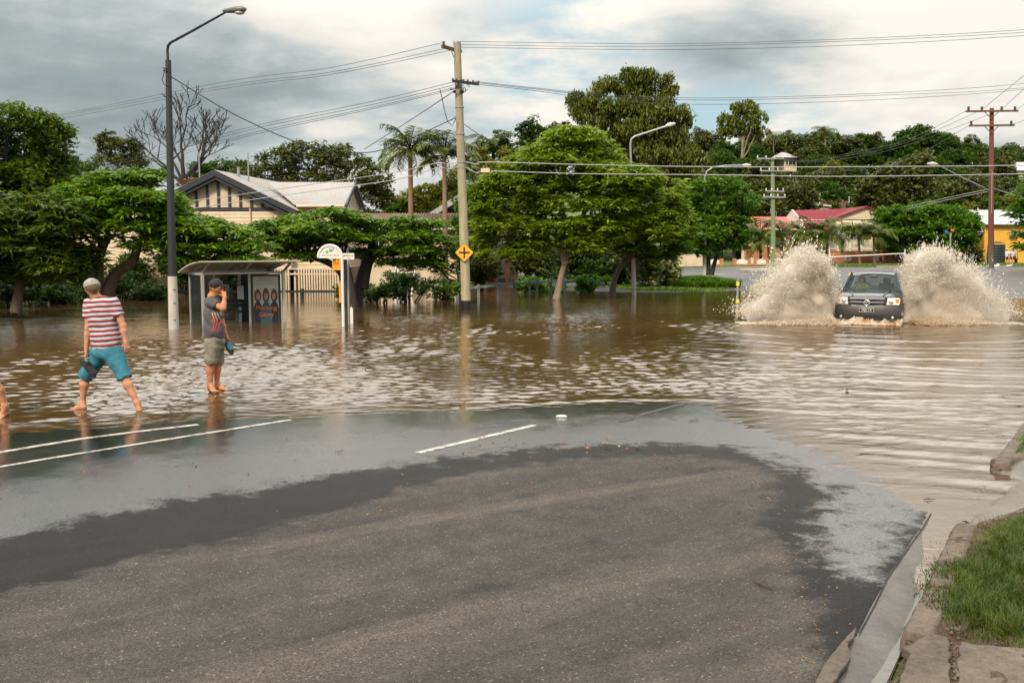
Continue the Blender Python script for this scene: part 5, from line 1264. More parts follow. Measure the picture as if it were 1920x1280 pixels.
# street lights
def cmat(name, c): return paint(name, c, .5, var=.15, scale=5)
CONC = paint('pole_white_grey', (.52, .48, .44), .6, var=.12, scale=3)
DARKP = paint('pole_dark', (.020, .026, .028), .45)
root = empty('street_lamp', tuple(W(326, 622, 26)), 'tall dark street lamp with whitened lower shaft left of the bus shelter', 'street lamp')
tubepx([(327, 640, 26), (323, 518, 26)], [.145, .118], 14).build('lower_shaft', CONC, root, smooth=True)
tubepx([(323, 518, 26), (315.5, 113, 26)], [.114, .075], 12).build('upper_shaft', DARKP, root, smooth=True)
arm = [(315, 114, 26), (314, 95, 26), (315, 86, 25.98), (320, 80, 25.9), (360, 58.5, 25.4), (422, 24, 24.7)]
tubepx(arm, [.036, .036, .036, .036, .034, .026], 10).build('arm', DARKP, root, smooth=True)
lh = empty('lamp_head', (0, 0, 0)); lh.parent = root; bpy.data.objects.remove(lh)
a_, b2 = W(420, 21, 24.7), W(461, 17, 24.5)
hd = MB(); hd.tube([a_, a_.lerp(b2, .3), a_.lerp(b2, .6), a_.lerp(b2, .9), b2], [.07, .095, .12, .10, .04], 12)
for i in range(len(hd.v)): v = hd.v[i]; zc = a_.z + (b2.z - a_.z) * ((v[0] - a_.x) / (b2.x - a_.x)); hd.v[i] = (v[0], v[1], zc + (v[2] - zc) * .72)
ho = hd.build('lamp_head', paint('lamp_head_grey', (.16, .17, .16), .35), root, smooth=True)
q = a_.lerp(b2, .72); MB().ball((q.x, q.y, q.z - .075), .12, 14, (1.05, .7, .45)).build('lens', paint('lens', (.5, .5, .48), .1), ho, smooth=True)
lb_ = MB(); tubepx([(309, 128, 25.9), (307, 140, 25.9), (304, 150, 25.9), (308, 159, 25.9), (314, 161, 25.9)], .012, 5, lb_); tubepx([(305, 128, 25.9), (313, 128, 25.9)], .014, 5, lb_); tubepx([(306, 133, 25.9), (313, 133, 25.9)], .02, 5, lb_); lb_.build('bracket', DARKP, root)
br = MB()
for y_, s_ in ((543, 5), (568, 7), (600, 5)): br.ball(W(327, y_, 25.88), .025, 8, (1.6, .4, .6))
br.build('bolt', BLACK, root)
def lamp2(base, pts, D, label, white_from, head, r=(.10, .075)):
    root = empty('street_lamp', tuple(W(base[0], base[1], D)), label, 'street lamp')
    tubepx([(base[0], base[1], D), (base[0] + (pts[0][0] - base[0]) * .3, white_from, D)], r[0], 12).build('lower_shaft', CONC, root, smooth=True)
    tubepx([(base[0] + (pts[0][0] - base[0]) * .3, white_from, D), (pts[0][0], pts[0][1], D)], [r[0] * .8, r[1] * .8], 10).build('upper_shaft', GREYM, root, smooth=True)
    tubepx([(a, b_, D) for a, b_ in pts], [.045] * len(pts), 8).build('arm', GREYM, root, smooth=True)
    a_, b2 = W(head[0], head[1], D), W(head[2], head[3], D); MB().tube([a_, a_.lerp(b2, .5), b2], [.06, .11, .05], 10).build('lamp_head', paint('lamp_head_pale', (.55, .55, .53), .35), root, smooth=True)
lamp2((1189, 562), [(1183, 302), (1182, 270), (1184, 261), (1190, 256), (1252, 236)], 43, 'tall grey street lamp in front of the huge gum tree', 487, (1249, 236, 1266, 232))
lamp2((1321, 516), [(1321, 350), (1321, 335), (1325, 322), (1336, 314), (1360, 311), (1394, 310)], 54, 'white street lamp with curved arm beside the twin trunked street tree', 420, (1392, 310, 1408, 310), r=(.11, .09))
# green timber pole
D5 = 79.0; root = empty('power_pole', tuple(W(1449, 502, D5)), 'green stained timber power pole with four crossarms before the red roofed house', 'pole')
tubepx([(1449.5, 506, D5), (1449.5, 400, D5), (1448.5, 296, D5)], [.22, .18, .14], 12).build('shaft', PM5, root, smooth=True)
for a, b_, y_, w__ in ((1419, 1470, 297, .1), (1425, 1476, 320, .1), (1435, 1470, 358, .1), (1431, 1473, 369, .12)):
    ca = MB().bar(W(a, y_, D5 - .25), W(b_, y_ + 1, D5 - .25), w__, w__).build('crossarm', GREYM, root)
    im = MB()
    for k in range(4):
        q = W(a + 1.5 + (b_ - a - 3) * k / 3, y_ - 2.5, D5 - .25); im.tube([q + Vector((0, 0, -.05)), q + Vector((0, 0, .12))], [.05, .05], 6)
    im.build('insulator', WHITE, ca)
MB().mm(tuple(W(1445.5, 467, D5 - .2)), tuple(W(1450, 463, D5 - .3))).build('number_plate', WHITE, root)
tubepx([(1449, 388, D5), (1438, 381, D5 - .4), (1427, 377, D5 - .8)], .03, 6).build('bracket_arm', GREYM, root)
# brown pole
D6 = 74.0; root = empty('power_pole', tuple(W(1858, 505, D6)), 'tall red brown power pole with two crossarms beside the yellow shop', 'pole')
tubepx([(1858, 508, D6), (1858.5, 360, D6), (1859.5, 203, D6)], [.23, .19, .15], 12).build('shaft', PM6, root, smooth=True)
for a, b_, y_, ks in ((1811, 1909, 209, (1816, 1841, 1878, 1903)), (1817, 1902, 236, (1821, 1896))):
    ca = MB().bar(W(a, y_, D6 - .3), W(b_, y_ - 1, D6 - .3), .14, .14).build('crossarm', TIMB, root)
    for k in ks:
        q = W(k, y_ - 5, D6 - .3); MB().tube([q + Vector((0, 0, -.18)), q + Vector((0, 0, .16))], [.09, .09], 8).build('insulator', INS, ca)
    st = MB(); tubepx([(1846, y_ + 1, D6 - .3), (1859, y_ + 14, D6 - .2)], .03, 5, st); tubepx([(1872, y_ + 1, D6 - .3), (1859, y_ + 14, D6 - .2)], .03, 5, st); st.build('brace', TIMB, root)
tubepx([(1855, 358, D6), (1845, 352, D6 - .4), (1800, 331, D6 - 1), (1756, 308, D6 - 1.6)], [.05, .05, .045, .035], 8).build('lamp_arm', GREYM, root)
a_, b2 = W(1757, 308, D6 - 1.6), W(1739, 307, D6 - 1.7); MB().tube([a_, a_.lerp(b2, .5), b2], [.08, .17, .07], 10).build('lamp_head', CONC, root, smooth=True)
tubepx([(1856.5, 322, D6 - .2), (1858, 319, D6 - .25), (1860, 322, D6 - .2), (1859, 400, D6 - .22)], .03, 5).build('cable_guard', GREYM, root)
# thin post with coloured bird-like pinwheels near the shop
Dp = 82.0; z_ = tz(gx(1781, Dp), Dp); root = empty('sign_post', (gx(1781, Dp), Dp, z_), 'slim grey post with blue and red signs beside the dark tree', 'post')
tubepx([(1782, 492, Dp), (1782, 436, Dp)], .07, 8).build('post', GREYM, root); MB().ball(W(1786, 432, Dp), .17, 8, (1, .2, .8)).build('red_plate', paint('sign_red2', (.6, .1, .06), .5), root); MB().ball(W(1774.5, 435, Dp), .16, 8, (.9, .2, 1)).build('blue_plate', paint('sign_blue2', (.04, .16, .4), .5), root)
# barrier tape across the far road
Dt = 78.5
def wire(label, pts, r_=.014, m=None, group=None, cat='cable', name='overhead_cable'):
    P = [W(*p) for p in pts]; Q = []; k = len(P)
    for i in range(k - 1):
        a = P[max(0, i - 1)]; b_ = P[i]; c = P[i + 1]; d = P[min(k - 1, i + 2)]
        for j in range(6):
            u = j / 6; Q.append(.5 * ((2 * b_) + (c - a) * u + (2 * a - 5 * b_ + 4 * c - d) * u * u + (3 * b_ - a - 3 * c + d) * u ** 3))
    Q.append(P[-1])
    o = MB().tube(Q, r_, 5, cap=True).build(name, m or WIREM, None, smooth=True, loc=Q[0]); return tag(o, label, cat, group)
WIREM = paint('cable_dark', (.06, .06, .06), .6, bumpd=0); WIREL = paint('cable_grey', (.40, .40, .41), .5, bumpd=0); WIRET = paint('cable_twist_grey', (.22, .22, .22), .5, bumpd=0)
wire('white barrier tape stretched across the far road', [(1452, 487.5, Dt), (1500, 485, Dt), (1600, 480, Dt + 2), (1697, 475, Dt + 4)], .055, WHITE, None, 'barrier tape', 'barrier_tape')
root = empty('barrier_post', tuple(W(1697, 500, Dt + 4)), 'thin white post holding the end of the barrier tape', 'post'); tubepx([(1697, 502, Dt + 4), (1697, 467, Dt + 4)], .05, 6).build('post', WHITE, root); tubepx([(1697, 502, Dt + 4), (1697, 500, Dt + 4)], .15, 10).build('foot', BLACK, root)
g1 = 'power lines running off right from the pale pole top'
for k, (a, b_, c, d) in enumerate(((78, 82, 73, 56), (84, 86, 77, 61), (89, 93, 85, 67))):
    wire('thin high power line from the top of the pale timber pole to the right edge', [(862, a, 34), (1100, a + 3.5, 34), (1300, b_, 34), (1600, c, 34), (1920, d, 34), (2300, d - 32, 34)], .008, WIREM, g1)
g2 = 'power lines running off left from the pale pole top'
for k, (a, b_, c) in enumerate(((80, 150, 216), (90, 157, 219), (94, 162, 224))):
    wire('thin high power line from the top of the pale timber pole to the left trees', [(832 + k * 8, a, 34), (620, (a + b_) / 2 + 12, 38), (420, b_ + 4, 43), (105, c, 52), (-120, c + 32, 58)], .009, WIREM, g2)
g3 = 'power lines leaving right below the pole top'
for k, (a, b_, c, d) in enumerate(((153, 183, 183, 157), (155, 186, 187, 165), (158, 193, 195, 168))):
    wire('thin middle power line from the pale timber pole past the gum tree', [(890, a, 34), (1000, a + 12, 36), (1150, b_ - 4, 38), (1350, c + 1, 42), (1650, c - 8, 47), (1920, d, 52), (2200, d - 35, 56)], .010, WIREM, g3)
g4 = 'power lines leaving left below the pole top'
for k, (a, b_, c) in enumerate(((154, 238, 292), (160, 243, 297), (165, 250, 303), (168, 254, 307))):
    wire('thin middle power line from the pale timber pole to the left trees', [(850, a, 34), (700, a + 36, 38), (470, b_, 44), (270, c, 50), (60, c + 36, 56)], .010, WIREM, g4)
wire('black service cable drooping from the dark street lamp to the pale timber pole', [(322, 145, 26), (440, 215, 28), (560, 268, 30), (640, 284, 31), (720, 280, 32.5), (852, 222, 34)], .016, BLACK)
wire('service cable slanting from the pale pole down to the palms', [(850, 172, 34), (770, 225, 40), (683, 280, 48)], .016, WIREM)
wire('service cable from the pale pole to the trees on its right', [(866, 230, 34), (905, 257, 38), (950, 285, 42)], .014, WIREM)
for a, b_, c, d, e, lb in ((302, 306, 313, 313, 310, 'upper pale telephone cable crossing in front of the great feathery tree'), (310, 323, 328, 331, 326, 'lower pale telephone cable crossing in front of the great feathery tree')):
    wire(lb, [(868, a, 34), (895, b_ + 2, 34), (915, b_ - 2, 34), (1100, b_ + 3, 34), (1340, c, 34), (1580, d, 34), (1920, e, 34), (2300, e - 10, 34)], .017, WIREL)
for a, b_, c, d, lb in ((302, 324, 352, 380, 'upper twisted telephone cable from the pale pole across the house gable'), (311, 338, 365, 396, 'lower twisted telephone cable from the pale pole across the house gable')):
    wire(lb, [(860, a, 34), (840, a + 7, 34), (820, a + 4, 34), (735, b_, 35), (560, c - 3, 37), (420, c + 17, 39), (330, d, 40)], .015, WIREL)
o = MB().mm(tuple(W(902, 316, 34.0)), tuple(W(918, 323, 33.85))).build('cable_joint', CREAM2, None, loc=W(910, 320, 34)); tag(o, 'small pale joint box hanging on the telephone cable beside the pale pole', 'joint box')
g5 = 'power lines between the brown pole and the green pole'
for k, (x_, y_, ye) in enumerate(((1816, 206, 296), (1841, 206, 297), (1878, 206, 299), (1821, 233, 319))):
    wire('thin power line sagging from the brown pole to the green timber pole', [(x_, y_, 74), (1700, (y_ + ye) / 2 + 12 + k * 4, 75), (1600, ye - 10 + k * 3, 76), (1520, ye + 5, 77.5), (1440 + 8 * k, ye, 79)], .015, WIREM, g5)
g6 = 'power lines climbing off right from the brown pole'
for k, (x_, y_, dx, dy) in enumerate(((1841, 206, 1925, 138), (1878, 206, 1928, 160), (1903, 206, 1932, 188), (1896, 233, 1930, 220))):
    wire('thin power line climbing from the brown pole to the right edge', [(x_, y_, 74), (dx, dy, 66), (dx + 90, dy - 70, 58)], .016, WIREM, g6)
for (y0, y1, lb) in ((357, 378, 'upper service cable from the brown pole to the dark broad tree'), (361, 383, 'lower service cable from the brown pole to the dark broad tree')):
    wire(lb, [(1853, y0 - 2, 74), (1780, y0 + 13, 78), (1700, y1 + 10, 84)], .025, WIREL)
wire('service cable curling right from the brown pole into the edge tree', [(1862, 352, 74), (1890, 362, 72), (1930, 372, 70)], .02, WIREL)
wire('thin cable from the green pole across the maroon roof', [(1452, 411, 79), (1530, 417, 82), (1640, 404, 86)], .02, WIREL)
wire('thin cable from the green pole to the street tree', [(1446, 411, 79), (1410, 420, 72), (1372, 432, 64)], .02, WIREL)
# ---------------- bus shelter
def shelter():
    phi = R(33); ux = Vector((math.cos(phi), math.sin(phi), 0)); uy = Vector((-math.sin(phi), math.cos(phi), 0)); O = Vector((gx(378, 27.3), 27.3, 0)); Wd, Dp = 2.38, 1.38
    root = empty('bus_shelter', O, 'grey metal bus shelter with tilted roof standing in the flood', 'bus shelter', rz=phi)
    AL = paint('shelter_aluminium', (.48, .47, .45), .4, metal=.2); 
    H = 1.50
    def part(mb, name, m, par=None, **k): return mb.build(name, m, par or root, world=False, **k)
    for (x, y, t) in ((0, 0, .085), (0, Dp, .05), (Wd * .30, Dp, .045), (Wd * .62, Dp, .08), (Wd, Dp, .06), (Wd, 0, .09)):
        part(MB().mm((x - t / 2, y - t / 2, -.6), (x + t / 2, y + t / 2, H)), 'post', AL, bevel=.008)
    b = MB(); b.mm((.05, Dp - .03, H - .08), (Wd, Dp + .03, H)); b.mm((-.03, .05, H - .08), (.03, Dp, H)).mm((Wd - .03, .05, H - .08), (Wd + .03, Dp, H)); b.mm((.055, -.03, H - .06), (Wd - .065, .03, H - .004)); part(b, 'top_rail', AL)
    gl, nt, bs = mat('tinted_glass'); bs.inputs['Base Color'].default_value = (.035, .05, .045, 1); bs.inputs['Roughness'].default_value = .05; bs.inputs['Alpha'].default_value = .45
    part(MB().mm((.055, Dp - .006, -.5), (Wd * .62 - .05, Dp + .006, H - .09)), 'rear_glass', gl); part(MB().mm((-.006, .06, -.5), (.006, Dp - .04, H - .09)), 'side_glass', gl)
    part(MB().mm((Wd * .62 + .05, Dp - .02, -.5), (Wd - .05, Dp + .02, H - .09)), 'rear_panel', DKG)
    # roof: shallow curved sheet tilting up to the front
    r_ = MB(); n = 10; y0, y1 = -.75, Dp + .35; vs = []; x0, x1 = -.25, Wd + .22
    for t in (0, -.035):
        for i in range(n + 1):
            k = i / n; y = y0 + (y1 - y0) * k; z = 1.84 - .36 * k + .07 * math.sin(math.pi * k)
            vs += [(x0, y, z + t), (x1, y, z + t)]
    fs = []; m_ = 2 * (n + 1)
    for i in range(n): a = 2 * i; fs += [(a, a + 1, a + 3, a + 2), (m_ + a + 2, m_ + a + 3, m_ + a + 1, m_ + a), (a, a + 2, m_ + a + 2, m_ + a), (a + 3, a + 1, m_ + a + 1, m_ + a + 3)]
    fs += [(1, 0, m_, m_ + 1), (2 * n, 2 * n + 1, m_ + 2 * n + 1, m_ + 2 * n)]
    r_.add(vs, fs); part(r_, 'roof', paint('shelter_roof', (.50, .52, .42), .4), smooth=False)
    s = MB()
    for x in (.02, Wd * .5, Wd): s.bar((x, 0, H), (x, -.62, 1.76), .05, .06)
    for x in (.02, Wd * .5, Wd): s.bar((x, Dp, H), (x, .2, 1.68), .05, .05)
    part(s, 'strut', AL)
    # advertising case on the right-hand end
    Wa = .86; pv = bpy.data.objects.new('advert_case', None)
    ax0, ay0 = Wd - .06, .10; ang = -phi + R(14)        # the case is hinged out towards the road
    def AQ(mb): 
        ca, sa = math.cos(ang), math.sin(ang); mb.v = [(ax0 + (v[0] - Wa) * ca - v[1] * sa, ay0 + (v[0] - Wa) * sa + v[1] * ca, v[2]) for v in mb.v]; return mb
    ao = AQ(MB().mm((0, .0, -.55), (Wa, .16, H - .085))).build('advert_case', paint('dark_frame', (.02, .02, .022), .35), root, world=False)
    AQ(MB().mm((-.07, -.02, -.55), (-.005, .18, H - .07))).build('advert_frame', AL, ao, world=False)
    po = AQ(MB().mm((.07, -.008, -.5), (Wa - .07, -.001, H - .15))).build('poster', paint('poster_pale_green', (.42, .48, .40), .25, bumpd=0), ao, world=False)
    yc = Wa / 2
    def disc(cy, cz, ry, rz_, m, nm, k, n=20):
        pts = [(min(Wa - .075, max(.075, cy + ry * math.cos(2 * math.pi * i / n))), max(-.5, cz + rz_ * math.sin(2 * math.pi * i / n))) for i in range(n)]
        AQ(MB().prism(pts, -.003, 1, -.009 - .0035 * k)).build(nm, m, po, world=False)
    DS = paint('poster_dark', (.015, .018, .03), .3, bumpd=0); SK = paint('poster_tan', (.42, .23, .15), .3, bumpd=0); TL = paint('poster_teal', (.03, .09, .10), .3, bumpd=0); HR = paint('poster_auburn', (.10, .035, .02), .3, bumpd=0)
    for i, (dy, m1) in enumerate(((-.235, DS), (.0, TL), (.235, DS))):
        disc(yc + dy, .10, .17, .52, m1, 'dark_shape', 0 if i != 1 else 1); disc(yc + dy, .78, .098, .20 if dy else .23, HR, 'auburn_shape', 0); disc(yc + dy * .96, .76, .050, .105, SK, 'tan_shape', 1)
    TX = paint('poster_orange', (.62, .13, .02), .4, bumpd=0)
    for body, z, sz in (('Morning', .42, .19), ('Glory', .22, .19)):
        ca, sa = math.cos(ang), math.sin(ang); lx, ly = yc - Wa, -.026
        text(body, sz, TX, po, (ax0 + lx * ca - ly * sa, ay0 + lx * sa + ly * ca, z), (R(90), 0, ang), 'poster_title', .001, sx=.95)
    ln = MB()
    for z, w_ in ((1.27, .40), (1.22, .56), (1.13, .52)): ln.mm((yc - w_ / 2, -.0125, z), (yc + w_ / 2, -.0085, z + .018))
    AQ(ln).build('small_print', paint('poster_print', (.35, .25, .2), .4, bumpd=0), po, world=False)
    # timetable case on the rear post, bench
    part(MB().mm((Wd * .62 - .1, Dp - .12, .62), (Wd * .62 + .1, Dp - .07, 1.05)), 'timetable', WHITE, bevel=.04)
    bn = MB()
    for k in range(3): bn.mm((.1, Dp - .55 + k * .13, .28), (1.5, Dp - .46 + k * .13, .31))
    for k in range(2): bn.mm((.1, Dp - .12, .42 + k * .13), (1.5, Dp - .09, .52 + k * .13))
    bo = part(bn, 'bench', DKG); MB().mm((.3, Dp - .5, -.3), (.36, Dp - .1, .28)).mm((1.3, Dp - .5, -.3), (1.36, Dp - .1, .28)).build('bench_leg', AL, bo, world=False)
shelter()
# ---------------- bus stop sign
def bus_stop():
    D = 27.0; s = D / F; x = gx(641, D); Z = lambda py: 2.3 - (py - 458) * s
    root = empty('bus_stop_sign', (x, D, 0), 'white arched bus stop sign with orange panels standing in the flood', 'sign')
    r_ = 22 * s; xc = x - r_; zc = Z(482); pts = [(x + .01, D, -.6), (x, D, zc)] + [(xc + r_ * math.cos(a), D, zc + r_ * math.sin(a)) for a in [math.pi * i / 14 for i in range(1, 15)]]
    MB().tube(pts, .042, 10).build('pole', WHITE, root, smooth=True)
    ri = r_ - .03; pl = [(xc + ri * math.cos(math.pi * i / 16), zc + ri * math.sin(math.pi * i / 16)) for i in range(17)]
    po = MB().prism(pl, .03, 1, D - .015).build('panel', WHITE, root)
    MB().bar((xc - r_ - .02, D, zc - .01), (x, D, zc - .01), .05, .035).build('panel_rail', WHITE, root)
    txm = paint('sign_grey_text', (.25, .25, .26), .5, bumpd=0); tq = paint('sign_teal', (.02, .14, .18), .4, bumpd=0); gq = paint('sign_lime', (.10, .55, .05), .4, bumpd=0)
    y = D - .018
    text('Norman Park', .088, txm, root, (xc - x + .02, -.019, zc + .05), name='stop_name', ext=.001)
    MB().ball((xc - .08, y, zc + .15), .045, 12, (1, .08, 1)).build('green_dot', gq, po)
    b = MB(); b.mm((xc - .01, y - .004, zc + .17), (xc + .075, y, zc + .245)).mm((xc - .02, y - .004, zc + .195), (xc - .01, y, zc + .22)); b.mm((xc + .0, y - .004, zc + .155), (xc + .015, y, zc + .17)).mm((xc + .05, y - .004, zc + .155), (xc + .065, y, zc + .17)); b.mm((xc + .10, y - .004, zc + .18), (xc + .11, y, zc + .23)).ball((xc + .105, y - .001, zc + .245), .014, 8, (1, .2, 1)); b.build('bus_symbol', tq, po)
    MB().mm((xc + .008, y - .006, zc + .20), (xc + .067, y - .0045, zc + .232)).build('bus_window', WHITE, po)
    MB().mm((xc - .19, y - .003, zc + .12), (xc - .17, y, zc + .14)).build('small_mark', tq, po)
    x0, x1 = x - 18 * s, x - .045; oo = MB().mm((x0, D - .02, Z(506)), (x1, D + .02, Z(483))).build('orange_panel', ORANGE, root)
    k = MB(); yy = D - .023; k.mm((x0 + .02, yy - .003, Z(489)), (x0 + .10, yy + .002, Z(485.5))).mm((x0 + .02, yy - .003, Z(490)), (x0 + .035, yy + .002, Z(489))).mm((x0 + .08, yy - .003, Z(490)), (x0 + .095, yy + .002, Z(489)))
    k.mm((x0 + .13, yy - .003, Z(488.5)), (x0 + .15, yy + .002, Z(486))).mm((x0 + .165, yy - .003, Z(488.5)), (x0 + .185, yy + .002, Z(486)))
    k.mm((x0 + .03, yy - .003, Z(492.7)), (x1 - .03, yy + .002, Z(491.8))).mm((x0 + .02, yy - .003, Z(495.6)), (x1 - .02, yy + .002, Z(494.8))); k.build('bus_symbol', BLACK, oo)
    tt = MB().mm((x - .095, D - .03, Z(567)), (x - .045, D + .03, Z(530))).build('timetable_case', ORANGE, root)
bus_stop()
def name_sign():
    D = 27.6; s = D / F; Z = lambda py: 2.3 - (py - 458) * s; x = gx(652, D)
    root = empty('street_name_sign', (x, D, 0), 'small white street name plate on a thin grey post right of the bus stop sign', 'sign')
    MB().tube([(x, D, -.6), (x, D, Z(486))], .028, 8).build('post', GREYM, root, smooth=True)
    xp = gx(653.5, D); pl = MB().mm((xp - 10.5 * s, D - .012, Z(486.2)), (xp + 10.5 * s, D + .012, Z(474.5))).build('plate', WHITE, root)
    text('BENNETTS RD', .062, BLACK, root, (xp - x, -.016, Z(479.3)), name='street_name', ext=.001, sx=.72)
    text('1-170', .04, BLACK, root, (xp - x, -.016, Z(484)), name='house_numbers', ext=.001)
    MB().mm((x - .03, D - .03, Z(474.5)), (x + .03, D + .03, Z(472))).build('clamp', GREYM, root)
    D = 28; x = gx(657.5, D); root = empty('bollard', (x, D, 0), 'short white post with pointed top beside the street name sign', 'bollard')
    MB().mm((x - .04, D - .03, -.5), (x + .04, D + .03, .42)).build('post', WHITE, root); MB().prism([(x - .04, .42), (x + .04, .42), (x - .02, .5)], .06, 1, D - .03).build('tip', WHITE, root)
name_sign()
# ---------------- far road, path, kerbs
def drape(name, pts_fn, nu, nv, m, label, lift):
    V = []
    for i in range(nu):
        for j in range(nv):
            x, y = pts_fn(i / (nu - 1), j / (nv - 1)); V.append((x, y, tz(x, y) + lift))
    return tag(npmesh(name, V, grid_faces(nu, nv), m, smooth=True), label, None, None, 'structure')
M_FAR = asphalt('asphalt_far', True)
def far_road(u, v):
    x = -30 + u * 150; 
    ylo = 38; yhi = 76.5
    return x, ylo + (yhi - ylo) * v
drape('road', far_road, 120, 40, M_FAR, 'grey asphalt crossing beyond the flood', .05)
M_PATH = paint('concrete_path', (.40, .37, .33), .8, var=.15, scale=2)
drape('footpath', lambda u, v: (gx(1500, 84) + u * 14, 82.2 + v * 1.5 + u * .8), 20, 3, M_PATH, 'pale footpath in front of the brick wall', .05)
drape('footpath', lambda u, v: (gx(1770, 82) + u * 4.5, 80.5 + v * .7 + u * .3), 10, 3, M_PATH, 'pale path crossing the grass beside the shop', .05)
for x0, x1, lb in ((-4, 23.5, 'pale far kerb left of the barrier'), (29, 70, 'pale far kerb below the yellow shop')):
    k = MB(); n = 40
    for i in range(n):
        a = x0 + (x1 - x0) * i / n; b_ = x0 + (x1 - x0) * (i + 1) / n; k.mm((a + .005, 76.5, tz(a, 76.5) - .1), (b_ - .005, 76.68, tz(a, 76.5) + .13))
    tag(k.build('kerb', M_PATH, None, loc=(x0, 76.5, 0)), lb, None, None, 'structure')
# traffic island in the far road and its rubbish of puddles
k = MB(); pts = [(gx(1428, 66) + 1.0 * math.cos(a) * 3.2 + 2.6, 70 + 1.6 * math.sin(a)) for a in [i * math.pi / 12 for i in range(24)]]
z = tz(pts[0][0], 70); k.prism(pts, .16, 2, z); tag(k.build('traffic_island', M_PATH, None, loc=(pts[0][0], 70, z)), 'low pale traffic island in the far road', 'traffic island')
for px, D_ in ((1345, 66), (1640, 73), (1690, 73), (1878, 71), (1897, 68), (1915, 66)):
    x = gx(px, D_); z = tz(x, D_) + .056; w_ = 1.2 if px < 1800 else .55
    tag(npmesh('road_marking', [(x - w_ / 2, D_ - .1, z), (x + w_ / 2, D_ - .15, z), (x + w_ / 2, D_ + .1, z + .002), (x - w_ / 2, D_ + .15, z + .002)], np.array([[0, 1, 2, 3]]), WHITE if px < 1800 else YELB), 'short dash painted on the far road', None, None, 'structure')
def blades(name, cx_, cy_, rx, ry, n, h, zf, m, label, seed, wd=.012, kind='stuff'):
    r = np.random.default_rng(seed); a = r.random(n) * 6.283; q = r.random(n) ** .5; x = cx_ + rx * q * np.cos(a); y = cy_ + ry * q * np.sin(a); z = zf(x, y)
    az = r.random(n) * 6.283; ln = h * r.uniform(.5, 1.25, n); lean = r.uniform(.15, .8, n); d = np.stack([np.cos(az) * lean, np.sin(az) * lean, np.ones(n)], -1); s = np.stack([-np.sin(az), np.cos(az), 0 * az], -1) * (wd * r.uniform(.6, 1.3, n))[:, None]
    p0 = np.stack([x, y, z], -1); p1 = p0 + d * (ln * .55)[:, None]; p2 = p0 + (d * np.array([1.7, 1.7, .85])) * ln[:, None]
    V = np.stack([p0 - s, p0 + s, p1 + s * .8, p1 - s * .8, p2], 1).reshape(-1, 3); i = np.arange(n)[:, None] * 5
    return tag(npmesh(name, V, [i + np.array([[0, 1, 2, 3]]), i + np.array([[3, 2, 4]])], m), label, None, None, kind)
GRM = leafmat('grass_blade', (.030, .090, .004), (.070, .175, .006), (.17, .26, .02), rough=.45, trans=.3, scale=3)
GRD = leafmat('grass_verge', (.06, .12, .010), (.12, .20, .018), (.20, .27, .035), rough=.6, trans=.25, scale=.6)
blades('grass', gx(1313, 51.5), 51.5, 2.1, 2.2, 9000, .42, lambda x, y: terr(x, y) + .25 * np.exp(-((x - gx(1313, 51.5)) ** 2 + (y - 51.5) ** 2) / 2), GRM, 'thick bright grass on the mound below the twin trunked tree', 301, .03)
def verge(x, y): return terr(x, y)
for cx_, cy_, rx, ry, n, lb in ((gx(1390, 78), 78.6, 6, 1.2, 5000, 'mown grass strip before the low brick fence'), (gx(1640, 80), 80, 9, 2.5, 9000, 'mown grass verge before the long brick wall'), (gx(1890, 82), 81, 6.5, 4.2, 12000, 'mown grass in front of the yellow shop'), (gx(1240, 52), 50, 3.2, 3, 6000, 'grass along the flooded bank')):
    blades('grass', cx_, cy_, rx, ry, n, .14, verge, GRD, lb, 302 + n, .03)
# ================================================================ PEOPLE (one continuous surface each, from a blended distance field)
def surface_nets(D, org, h):
    s = D < 0
    nx, ny, nz = D.shape
    c = np.zeros((nx - 1, ny - 1, nz - 1), np.int8)
    for i in (0, 1):
        for j in (0, 1):
            for k in (0, 1): c += s[i:nx - 1 + i, j:ny - 1 + j, k:nz - 1 + k]
    act = (c > 0) & (c < 8); idx = -np.ones(act.shape, np.int64); ii = np.argwhere(act); idx[act] = np.arange(len(ii))
    acc = np.zeros((len(ii), 3)); cnt = np.zeros(len(ii))
    cor = [(i, j, k) for i in (0, 1) for j in (0, 1) for k in (0, 1)]
    val = {q: D[ii[:, 0] + q[0], ii[:, 1] + q[1], ii[:, 2] + q[2]] for q in cor}
    for a in cor:
        for ax in range(3):
            if a[ax]: continue
            b_ = list(a); b_[ax] = 1; b_ = tuple(b_); va, vb = val[a], val[b_]; m_ = (va < 0) != (vb < 0)
            t = np.where(m_, va / (va - vb + 1e-12), 0); p = np.array(a, float)[None].repeat(len(ii), 0); p[:, ax] = t
            acc[m_] += p[m_]; cnt[m_] += 1
    V = (ii + acc / np.maximum(cnt, 1)[:, None]) * h + org
    F_ = []
    for ax in range(3):
        sl0 = [slice(1, -1)] * 3; sl1 = [slice(1, -1)] * 3; sl0[ax] = slice(0, -1); sl1[ax] = slice(1, None)
        e = np.argwhere(s[tuple(sl0)] != s[tuple(sl1)]); off = np.ones(3, int); off[ax] = 0; e = e + off
        fl = s[e[:, 0], e[:, 1], e[:, 2]]
        u, v = [(1, 2), (2, 0), (0, 1)][ax]; q = []
        for du, dv in ((0, 0), (1, 0), (1, 1), (0, 1)):
            g = e.copy(); g[:, u] -= 1 - du; g[:, v] -= 1 - dv; g = np.clip(g, 0, np.array(act.shape) - 1); q.append(idx[g[:, 0], g[:, 1], g[:, 2]])
        q = np.stack(q, 1); q[~fl] = q[~fl][:, ::-1]; F_.append(q[(q >= 0).all(1)])
    return V, np.concatenate(F_)
